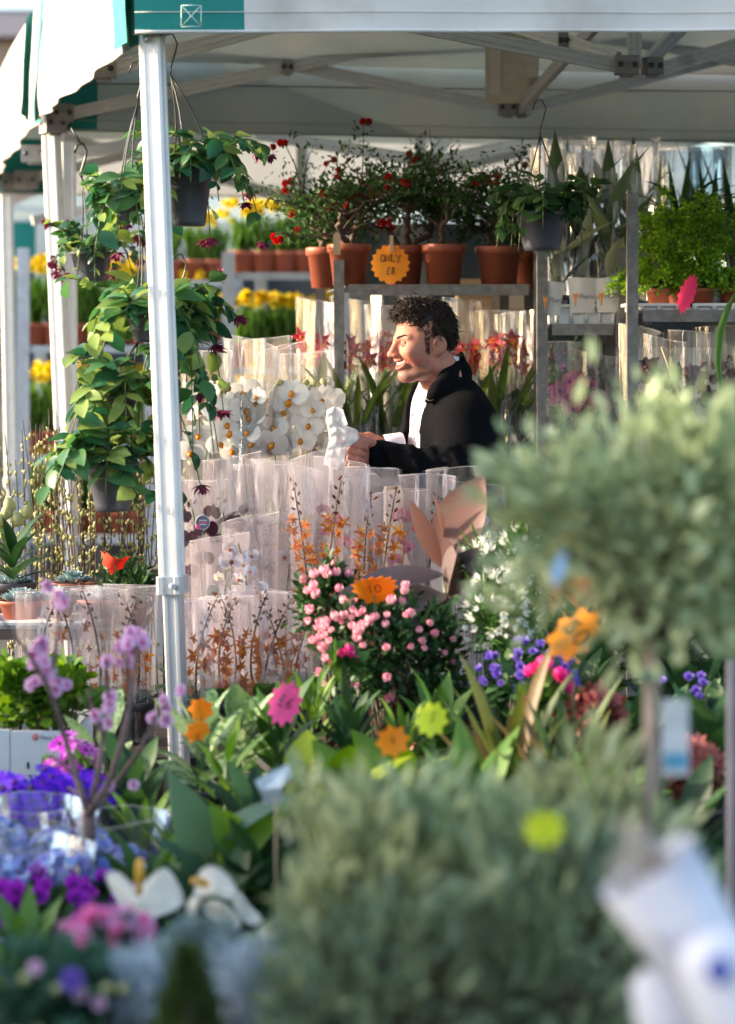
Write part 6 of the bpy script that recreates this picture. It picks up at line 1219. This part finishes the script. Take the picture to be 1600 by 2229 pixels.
def leafy(px, py, Y, zb, lab, lm, n, ls, el=(.5, 1.4), cat='leaf plant', group=None, spread=.02, name='leaf_plant', seed=0, curlup=1.0, stem=True):
    """plant of separate large leaves radiating from a short stem; py is the height of its top in the photo"""
    H = ZW(py, Y) - zb; T = thing(name, lab, cat, (XW(px, Y), Y, zb), 0, group); pot(T, .055, min(.1, H * .4), M_darkpot); rs = np.random.default_rng(seed + 500); z0 = min(.09, H * .35); zt_ = max(z0 + .01, H - ls * .75)
    g = G(); V, F = tube([(0, 0, z0), (.004, 0, zt_)], .006, 6); g.add(V, F); ob('stem', g, M_stem, T)
    for k in range(n):
        a = k * 2.4 + rs.uniform(-.3, .3); f_ = k / n; e_ = el[0] + (el[1] - el[0]) * f_; d = np.array((math.cos(a) * math.cos(e_), math.sin(a) * math.cos(e_), math.sin(e_))); b = np.array((spread * math.cos(a), spread * math.sin(a), z0 + (zt_ - z0) * f_)); big_leaf(lm[int(rs.integers(0, 3))], T, b, d, (-d[0] * .6, -d[1] * .6 - .2, 1), ls * rs.uniform(.75, 1.15))
    return T
lm_round = leafmesh('round_glossy_leaf', leafm('yellow_green_glossy_leaf', [(.03, .09, .012), (.10, .19, .015), (.30, .36, .03)], rough=.25, trans=.3), L=1, Wd=.72, shape='heart', seg=6, fold=.15, curl=.5)
def speckled():
    m = leafm('cream_speckled_leaf', [(.16, .26, .12), (.30, .40, .22), (.42, .5, .3)], rough=.4, trans=.25); nt = m.node_tree; bs = nt.nodes['Principled BSDF']; src = bs.inputs['Base Color'].links[0].from_socket
    c = mix_rgb(nt, src, (.045, .12, .03, 1), ramp(nt, noise(nt, 9.0, 6.0), [(.46, 0.0), (.54, 1.0)])); nt.links.new(c, bs.inputs['Base Color']); return m
lm_varieg = leafmesh('speckled_leaf', speckled(), L=1, Wd=.42, shape='oval', seg=6, fold=.2, curl=.5)
lm_finger = leafmesh('finger_leaf', leafm('fresh_green_leaf', [(.06, .14, .02), (.11, .21, .03), (.2, .3, .05)], trans=.3), L=1, Wd=.22, shape='lance', seg=4, fold=.25, curl=.5)
lm_mid = leafmesh('mid_leaf', L_mid, L=1, Wd=.34, shape='lance', seg=5, fold=.25, curl=.5)
lm_dk = leafmesh('dark_leaf', L_dark, L=1, Wd=.36, shape='oval', seg=5, fold=.25, curl=.5)
lm_red = leafmesh('bronze_blade', leafm('bronze_green_blade', [(.05, .10, .02), (.13, .14, .03), (.2, .10, .04)], trans=.25), L=1, Wd=.10, shape='strap', seg=6, fold=.35, curl=.5)
lm_blue = leafmesh('calla_leaf', L_blue, L=1, Wd=.5, shape='heart', seg=8, fold=.2, curl=.5)
leafy(440, 1478, 5.1, .442, 'cream speckled leaf plant just right of the near post', lm_varieg, 14, .12, seed=1)
leafy(225, 1500, 5.15, .285, 'cream speckled leaf plant behind the blossom branches', lm_varieg, 12, .11, seed=2)
leafy(520, 1490, 5.2, .442, 'cream-edged leaf plant below the orange orchids', lm_varieg, 16, .11, seed=3)
leafy(490, 1555, 4.85, .285, 'finger-leaved green plant below the orange tag', lm_finger, 34, .095, seed=4, el=(.1, 1.2))
leafy(760, 1570, 4.7, .285, 'large round glossy yellow-green leaves under the azalea, left', lm_round, 16, .13, seed=5, el=(.1, 1.1))
leafy(860, 1560, 4.8, .285, 'large round glossy yellow-green leaves under the azalea, right', lm_round, 16, .13, seed=6, el=(.1, 1.1))
leafy(660, 1580, 4.75, .285, 'round glossy leaves below the pink zigzag tag', lm_round, 12, .11, seed=7, el=(.1, 1.1))
leafy(1020, 1570, 4.6, .285, 'broad green blades right of the yellow tag', lm_mid, 20, .2, seed=8, el=(.6, 1.45))
leafy(1110, 1480, 4.8, .285, 'bronze grass-like plant below the white bells', lm_red, 40, .28, seed=9, el=(.7, 1.5))
leafy(1230, 1530, 4.7, .285, 'bronze grass-like plant left of the olive tree stem', lm_red, 34, .26, seed=10, el=(.7, 1.5))
leafy(600, 1480, 5.2, .442, 'mid green leaf plant behind the pink zigzag tag', lm_mid, 24, .13, seed=11)
leafy(680, 1440, 5.3, .442, 'fine green leaf plant left of the azalea bush', lm_finger, 40, .08, seed=12)
leafy(310, 1700, 4.85, .285, 'finger-leaved palm below the near post, left', lm_finger, 40, .12, seed=13, el=(.1, 1.3))
leafy(290, 1600, 5.0, .285, 'dark leaf plant behind the blossom tree', lm_dk, 26, .13, seed=14)
leafy(400, 1770, 4.7, .285, 'green spiky leaf plant in front of the near post', lm_finger, 34, .12, seed=15)
leafy(560, 1640, 4.7, .285, 'dark broad leaf plant between post and round leaves', lm_dk, 24, .14, seed=16)
leafy(1400, 1500, 5.0, .442, 'dark broad leaf plant right behind the olive tree stem', lm_dk, 26, .15, seed=17)
leafy(1560, 1480, 4.9, .442, 'dark broad leaf plant at the right edge behind the pole', lm_dk, 26, .16, seed=18)
leafy(1480, 1690, 4.5, .285, 'dark leaf plant at the right below the red tufts', lm_dk, 30, .15, seed=19)
leafy(960, 1470, 5.25, .442, 'mid green leaf plant under the azalea, right', lm_mid, 26, .12, seed=20)
leafy(1320, 1620, 4.6, .285, 'tall green blades behind the olive tree stem', lm_mid, 26, .2, seed=21, el=(.7, 1.45))
leafy(470, 1880, 4.3, .285, 'dark green leaves behind the white arum flowers', lm_dk, 30, .15, seed=22)
leafy(330, 1830, 4.5, .285, 'mid green leaf plant right of the blossom trunk', lm_mid, 26, .13, seed=23)
leafy(560, 1790, 4.4, .285, 'dark leaf plant left of the silvery shrub', lm_dk, 30, .16, seed=24)
leafy(60, 1960, 4.1, .285, 'low green leaf plant at the lower left edge', lm_mid, 34, .1, seed=25)
leafy(30, 2030, 3.7, .245, 'bright small-leaved plant in the lower left corner', lm_finger, 46, .07, seed=26)
leafy(1560, 1850, 4.2, .285, 'dark leaf plant behind the white paper bouquet', lm_dk, 30, .16, seed=27)
leafy(880, 1520, 5.15, .442, 'fine leaf plant under the middle of the azalea', lm_finger, 40, .08, seed=28)
leafy(760, 1500, 5.2, .442, 'dark leaf plant under the left of the azalea', lm_dk, 30, .09, seed=29)
leafy(1250, 1420, 5.35, .442, 'dark leaf plant behind the big orange tag', lm_dk, 30, .13, seed=30)
leafy(1430, 1262, 5.62, .442, 'tall dark leaf plant behind the olive tree stem, left', lm_dk, 36, .17, seed=31, el=(.0, 1.3))
leafy(1560, 1255, 5.62, .442, 'tall dark leaf plant at the right edge behind the olive tree', lm_dk, 36, .17, seed=32, el=(.0, 1.3))
leafy(1290, 1290, 5.62, .442, 'tall mid green leaf plant behind the big orange tag', lm_mid, 36, .16, seed=33, el=(.0, 1.3))
leafy(1500, 1380, 5.45, .442, 'dark leaf plant behind the violet flowers at the right', lm_dk, 36, .16, seed=34, el=(.0, 1.3))
leafy(1200, 1300, 5.68, .442, 'fresh green finger-leaved plant right of the white bells', lm_finger, 50, .11, seed=35, el=(.0, 1.3))
# big calla leaves
T = thing('calla_plant', 'big blue-green arrow leaf with pale midrib at the foot of the near post', 'leaf plant', (XW(450, 4.5), 4.5, .285)); pot(T, .07, .1, M_darkpot); o0 = np.array(T.location)
for (b, t, wd, nup, m) in (((450, 1860), (378, 1690), .5, (.2, -1, .3), L_blue), ((470, 1830), (640, 1700), .3, (0, -.5, 1), L_blue), ((520, 1850), (470, 1760), .7, (0, -.8, .6), L_lime), ((480, 1880), (600, 1770), .55, (.2, -.8, .8), L_lime), ((440, 1900), (360, 1820), .5, (0, -.6, 1), L_blue)):
    a = np.array(W(*b, 4.45)) - o0; e = np.array(W(*t, 4.4)) - o0; g = G(); V, F = leaf(1, wd, 'heart', 8, .2, .35); g.add(V, F, 0, rng.random()); l_ = big_leaf(g.mesh('arrow_leaf', [m]), T, a, e - a, nup, np.linalg.norm(e - a) * 1.05)
    V, F = tube(bez((0, 0, .09), (a[0] * .5, a[1] * .5, a[2] * .8), a, 6), .004, 5); g = G(); g.add(V, F); ob('leaf_stalk', g, M_stem, T)

# price tags in the greenery
starburst(W(620, 1532, 4.95), .050, (1.0, .12, .38), 'hot pink zigzag tag with handwritten 6, in the middle greenery', '£6', tilt=-.1, roll=.35, spikes=11, squash=.72, stick=.14, bend=.1, cname='candy_pink')
starburst(W(940, 1566, 4.5), .036, (.88, .95, .06), 'small lime yellow zigzag tag under the azalea', '5', roll=.4, spikes=9, squash=.9, stick=.12, cname='yellow')
starburst(W(855, 1614, 4.5), .032, (1.0, .30, .01), 'small orange tag among round glossy leaves', '4', roll=-.2, spikes=8, squash=1.05, stick=.1)
starburst(W(430, 1592, 4.9), .030, (1.0, .22, .0), 'small orange tag just right of the near post', '', roll=.9, tilt=.3, spikes=7, squash=.8, stick=.1)
starburst(W(437, 1545, 5.0), .028, (1.0, .30, .0), 'half hidden orange tag behind the speckled leaves', '', roll=.2, tilt=.2, spikes=7, stick=.1)
starburst(W(1250, 1382, 4.4), .064, (1.0, .42, .02), 'big blurred orange tag with writing left of the olive tree stem', '50', roll=.85, tilt=-.3, spikes=8, squash=.62, stick=.2, bend=.3)
starburst(W(1185, 1806, 2.72), .026, (.86, .95, .12), 'blurred lime yellow tag stuck in the silvery shrub', '', tilt=.3, spikes=9, squash=1.0, stick=.14, cname='yellow')
starburst(W(1217, 1238, 2.92), .024, (.45, .65, .85), 'pale blue narrow label hanging in the olive tree', '', roll=.3, spikes=4, squash=.4, cname='pale_blue')

# ------------------------------------------------------------------ foreground
def shrub(name, label, cat, px, py, Y, zb, r, lm_, n, ls, tpl, group=None, clumps=40, ntw=30, stem_r=0.0, potr=.1, zmin=-.6, spread=.22, up=.6, jit=.6, potm=M_darkpot, shell=(.45, 1.0)):
    T = thing(name, label, cat, (XW(px, Y), Y, zb), 0, group); zc_ = ZW(py, Y) - zb; pot(T, potr, .12, potm); foliage(T, n, (0, 0, zc_), r, tpl, ls, lm_, clumps=clumps, spread=spread, zmin=zmin, name='crown', up=up, jit=jit, shell=shell); twigs(T, (0, 0, zc_), np.array(r) * .85, ntw, base=(0, 0, .1 if not stem_r else zc_ - r[2] * .7), rad=.004); return T, zc_
T, zc_ = shrub('olive_tree', 'ball-headed silvery olive tree on a slim stem, right foreground', 'tree', 1420, 1185, 3.2, .245, (.215, .19, .18), L_olive, 3000, .035, leaf(1, .42, 'oval', 3), clumps=34, stem_r=1, spread=.26, shell=(.35, 1.1), zmin=-.98)
V, F = tube([(0, 0, .1), (-.002, 0, zc_ * .5), (0, 0, zc_ - .08)], [.013, .0125, .010], 8); g = G(); g.add(V, F); ob('trunk', g, M_bark, T)
V, F = tube([(0, 0, ZW(1478, 3.2) - .245), (0, 0, ZW(1460, 3.2) - .245)], .0155, 8); g = G(); g.add(V, F); ob('tie', g, mat('green_tie', (.05, .2, .16), .6), T)
g = G(); V, F = box((.028, -.02, ZW(1600, 3.2) - .245), (.035, .002, .10)); g.add(V, F); V, F = box((.028, -.0215, ZW(1650, 3.2) - .245), (.030, .002, .02)); g.add(V, F, 1); ob('plant_label', g, [mat('pale_label', (.7, .72, .76), .5), mat('blue_label_print', (.12, .4, .6), .5)], T, smooth=False)
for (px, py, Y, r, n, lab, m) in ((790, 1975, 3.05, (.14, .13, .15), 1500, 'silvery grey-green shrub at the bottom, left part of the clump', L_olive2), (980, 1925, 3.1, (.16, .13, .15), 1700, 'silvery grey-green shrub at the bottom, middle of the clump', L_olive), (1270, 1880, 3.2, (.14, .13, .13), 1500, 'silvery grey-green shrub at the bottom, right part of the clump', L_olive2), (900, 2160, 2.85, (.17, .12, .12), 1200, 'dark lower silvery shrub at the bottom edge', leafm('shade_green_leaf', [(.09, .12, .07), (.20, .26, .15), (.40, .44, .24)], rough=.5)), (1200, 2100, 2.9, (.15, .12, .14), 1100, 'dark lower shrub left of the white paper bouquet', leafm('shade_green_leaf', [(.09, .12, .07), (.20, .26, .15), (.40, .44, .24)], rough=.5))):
    shrub('silver_shrub', lab, 'shrub', px, py, Y, .245, r, m, int(n * .62), .046, leaf(1, .34, 'oval', 3), 'silvery shrubs at the bottom', clumps=26, up=1.1, jit=.45, zmin=-.9, spread=.22, shell=(.4, 1.15))
shrub('lavender_cotton', 'blue-grey feathery plant at the bottom, right of the small conifer', 'shrub', 600, 2170, 2.95, .245, (.095, .09, .085), L_silver, 4200, .02, leaf(1, .18, 'lance', 2), 'blue-grey feathery plants', clumps=34, spread=.2)
shrub('lavender_cotton', 'blue-grey feathery plant at the bottom, left of the small conifer', 'shrub', 290, 2170, 3.0, .245, (.05, .07, .07), L_silver, 2000, .02, leaf(1, .18, 'lance', 2), 'blue-grey feathery plants', clumps=24, spread=.2)
shrub('lavender_cotton', 'pale feathery plant behind the small conifer, under the arum flowers', 'shrub', 455, 2100, 3.15, .245, (.06, .07, .055), leafm('pale_sage_leaf', [(.16, .24, .24), (.26, .34, .33), (.36, .44, .42)], rough=.7), 2200, .02, leaf(1, .22, 'lance', 2), 'blue-grey feathery plants', clumps=24, spread=.2)
T = thing('dwarf_conifer', 'small dark green conifer at the bottom edge', 'conifer', (XW(410, 2.8), 2.8, .245)); pot(T, .06, .1, M_darkpot); n = 3600; hh = ZW(2080, 2.8) - .245; f_ = rng.random(n) ** .7; a = rng.uniform(0, 6.3, n); rr = .075 * (1 - f_ ** 2.2) * rng.uniform(.6, 1.05, n); P = np.stack([rr * np.cos(a), rr * np.sin(a), .1 + (hh - .1) * f_], 1); d = nrm(np.stack([np.cos(a), np.sin(a), np.full(n, 1.2)], 1) + rng.normal(0, .3, (n, 3))); g = G(); scatter(g, leaf(1, .22, 'lance', 2), P, d, rng.normal(0, 1, (n, 3)), .022 * rng.uniform(.7, 1.3, n)); ob('crown', g, leafm('conifer_leaf', [(.03, .06, .018), (.07, .11, .03), (.13, .17, .05)]), T, kind='stuff'); V, F = tube([(0, 0, .08), (0, 0, hh * .9)], .006, 6); g = G(); g.add(V, F); ob('trunk', g, M_bark, T)
FL['candy'] = cup(leafm('candy_pink_petal', [(.82, .14, .42), (.86, .3, .56), (.88, .5, .68)], .5, .3), M_spadix, 'candy_pink_bloom')
mound('pink_flower_pot', 'blurred bright pink flowers in front of the blossom trunk', 'potted flower', 238, 1995, 3.35, .245, .055, L_blue, ('candy', 'candy', 'blossom'), 40, .034, nleaf=120, hr=.035)
T, _ = shrub('eucalyptus_pot', 'round-leaved blue-green plant with pale buds in the lower left corner', 'potted plant', 130, 2190, 3.0, .245, (.11, .1, .075), L_blue, 360, .036, leaf(1, .8, 'round', 3), clumps=26)
for k in range(14): bloom(T, 'greenbud' if k % 3 else 'blossom', (rng.uniform(-.12, .12), -.09, ZW(2170, 3.0) - .245 + rng.uniform(-.06, .07)), (0, -1, .2), .02, name='bud')
bloom(T, 'lav', (XW(200, 3.0) - XW(150, 3.0), -.1, ZW(2110, 2.95) - .245), (0, -1, .3), .035)
# white arum flowers
Yw = 3.9; T = thing('arum_lily', 'white waxy arum flowers with yellow spikes, lower left foreground', 'arum lily', (XW(400, Yw), Yw, .245)); pot(T, .07, .11, M_darkpot); o0 = np.array(T.location)
M_arum = leafm('arum_white', [(.84, .83, .78), (.88, .87, .83)], rough=.35, trans=.25)
def spathe(outline, c0, cup=.35, stalk=True):
    """waxy spathe: closed outline (photo pixels) fanned from a throat point, dished towards the throat"""
    O = np.array([W(x, y, Yw) for x, y in outline]) - o0; n = len(O); t = np.arange(0, n, .25); i = t.astype(int) % n; j = (i + 1) % n; f_ = (t - np.floor(t))[:, None]; h_, k_ = (i - 1) % n, (j + 1) % n
    O = .5 * (2 * O[i] + (O[j] - O[h_]) * f_ + (2 * O[h_] - 5 * O[i] + 4 * O[j] - O[k_]) * f_ ** 2 + (3 * O[i] - O[h_] - 3 * O[j] + O[k_]) * f_ ** 3)
    c = np.array(W(*c0, Yw + .05)) - o0; m_ = len(O); rows = [c + (O - c) * q + np.array((0, -1, 0)) * cup * .05 * (q * q) for q in np.linspace(.02, 1, 7)]
    rows.append(rows[-1] + np.array((0, .004, 0))); g = G(); g.add(np.concatenate(rows), [grid_faces(8, m_, True)], 0, .8); o = ob('spathe', g, M_arum, T)
    if stalk: V, F = tube(bez((0, .02, .1), (c[0] * .6, .05, c[2] * .5), c + (0, .01, 0), 8), .0045, 6); g = G(); g.add(V, F); ob('flower_stalk', g, M_stem, T)
def spadix(a, b): V, F = tube([np.array(W(*a, Yw + .01)) - o0, np.array(W((a[0] + b[0]) / 2, (a[1] + b[1]) / 2, Yw - .02)) - o0, np.array(W(*b, Yw - .02)) - o0 - (0, 0, .004), np.array(W(*b, Yw - .02)) - o0], [.006, .0075, .0065, .002], 8); g = G(); g.add(V, F); ob('spadix', g, M_spadix, T)
spathe([(231, 1900), (262, 1895), (300, 1925), (345, 1890), (372, 1893), (402, 1950), (385, 1975), (325, 1996), (298, 2008), (262, 1965)], (300, 1965)); spadix((302, 1945), (305, 1868))
spathe([(425, 1925), (440, 1885), (470, 1878), (505, 1905), (520, 1940), (500, 1950), (465, 1940), (430, 1950)], (465, 1935), .6); spadix((450, 1925), (418, 1912))
spathe([(405, 1985), (415, 1950), (440, 1945), (425, 1990), (410, 2000)], (428, 1960), .3, False); spathe([(520, 1935), (545, 1965), (572, 1995), (545, 2005), (520, 1980), (505, 1950)], (515, 1945), .5, False); spathe([(445, 1960), (480, 1955), (520, 1985), (525, 2010), (500, 2015), (455, 1985)], (480, 1968), .5, False)
spathe([(565, 2015), (600, 1990), (632, 1998), (612, 2030), (575, 2040)], (600, 2018), .5)
lmw = leafmesh('arum_leaf', L_mid, L=1, Wd=.45, shape='heart', seg=5, fold=.2, curl=.5)
for k in range(9): a = k * 2.4; big_leaf(lmw[k % 3], T, (.03 * math.cos(a), .03 * math.sin(a), .2), (math.cos(a) * .7, math.sin(a) * .7, .7), (0, -.3, 1), .13)
# paper flag on a stick, left of the silvery shrub
T = thing('paper_label', 'crumpled white and blue paper label on a stick above the silvery shrub', 'plant label', W(600, 1760, 4.1)); o0 = np.array(T.location); g = G(); q = np.array([W(555, 1700, 4.1), W(628, 1662, 4.1), W(634, 1690, 4.1), W(612, 1712, 4.08), W(615, 1745, 4.1), W(575, 1750, 4.12), W(565, 1720, 4.1)]) - o0; g.add(np.concatenate([q, q + (0, .002, 0)]), [np.arange(7)[None], np.arange(7)[None, ::-1] + 7]); ob('paper', g, mat('pale_blue_paper', (.62, .70, .76), .7, var=.25, nscale=60), T, smooth=False); V, F = tube([(0, 0, -.2), (0, 0, .04)], .0018, 6); g = G(); g.add(V, F); ob('stick', g, M_wood, T)
# bouquet wrapped in white paper, lower right, very near
Yp = 2.25; T = thing('paper_bouquet', 'very blurred bouquet wrapped in white paper with blue sticker, lower right', 'bouquet', (XW(1640, Yp), Yp, 0)); o0 = np.array(T.location); M_wrap = mat('white_wrapping_paper', (.80, .79, .84), .6, var=.04, nscale=15, trans=.2)
A_, B_ = np.array(W(1790, 2480, Yp)) - o0, np.array(W(1405, 1885, Yp)) - o0; ax = B_ - A_; prof = [(.03, 0), (.034, .3), (.040, .5), (.043, .75), (.047, 1.0), (.043, .98), (.03, .7)]; V, F = along(lathe(prof, 22), A_, B_); V += .003 * np.sin(V[:, [2]] * 70 + V[:, [0]] * 90); g = G(); g.add(V, F); ob('wrapper', g, M_wrap, T)
n = 260; tt = rng.random(n); P = A_ + np.outer(.8 + .2 * tt, ax) + rng.normal(0, .016, (n, 3)); g = G(); scatter(g, leaf(1, .4, 'oval', 2), P, nrm(ax + rng.normal(0, .05, (n, 3))), rng.normal(0, 1, (n, 3)), .022); ob('filler_flowers', g, mat('beige_dried_flower', (.50, .44, .38), .8), T, kind='stuff')
A2, B2 = np.array(W(1720, 2400, Yp - .1)) - o0, np.array(W(1525, 2030, Yp - .08)) - o0; V, F = along(lathe([(.05, 0), (.046, .5), (.036, .85), (.024, .97), (.001, 1.0)], 22), A2, B2); g = G(); g.add(V, F); ob('folded_paper', g, M_wrap, T)
A3, B3 = np.array(W(1500, 2330, Yp)) - o0, np.array(W(1400, 2110, Yp)) - o0; V, F = along(lathe([(.04, 0), (.03, .5), (.018, .9), (.001, 1.0)], 18), A3, B3); g = G(); g.add(V, F); ob('paper_flap', g, M_wrap, T)
V, F = xform(ball((0, 0, 0), (.011, .0135, .003), 16, 6), facing(np.array(W(1566, 2112, Yp - .13)) - o0, (-.3, -1, .3))); g = G(); g.add(V, F); ob('blue_sticker', g, mat('blue_sticker', (.05, .08, .35), .4), T)
V, F = lathe([(.001, 0), (.12, 0), (.15, .5), (.155, .5), (.12, .02)], 20); g = G(); g.add(V, F); ob('bucket', g, M_darkpot, T)
# near grey pole at the right edge
T = thing('grey_pole', 'thin grey metal pole at the right edge of the lower half', 'pole', (XW(1597, 3.9), 3.9, 0)); V, F = tube([(0, 0, 0), (0, 0, ZW(1440, 3.9))], .012, 12); g = G(); g.add(V, F); ob('tube', g, mat('dull_grey_pole', (.16, .15, .17), .6), T); V, F = lathe([(.0001, 0), (.06, 0), (.06, .01), (.014, .02)], 16); g = G(); g.add(V, F); ob('foot', g, M_inner, T)
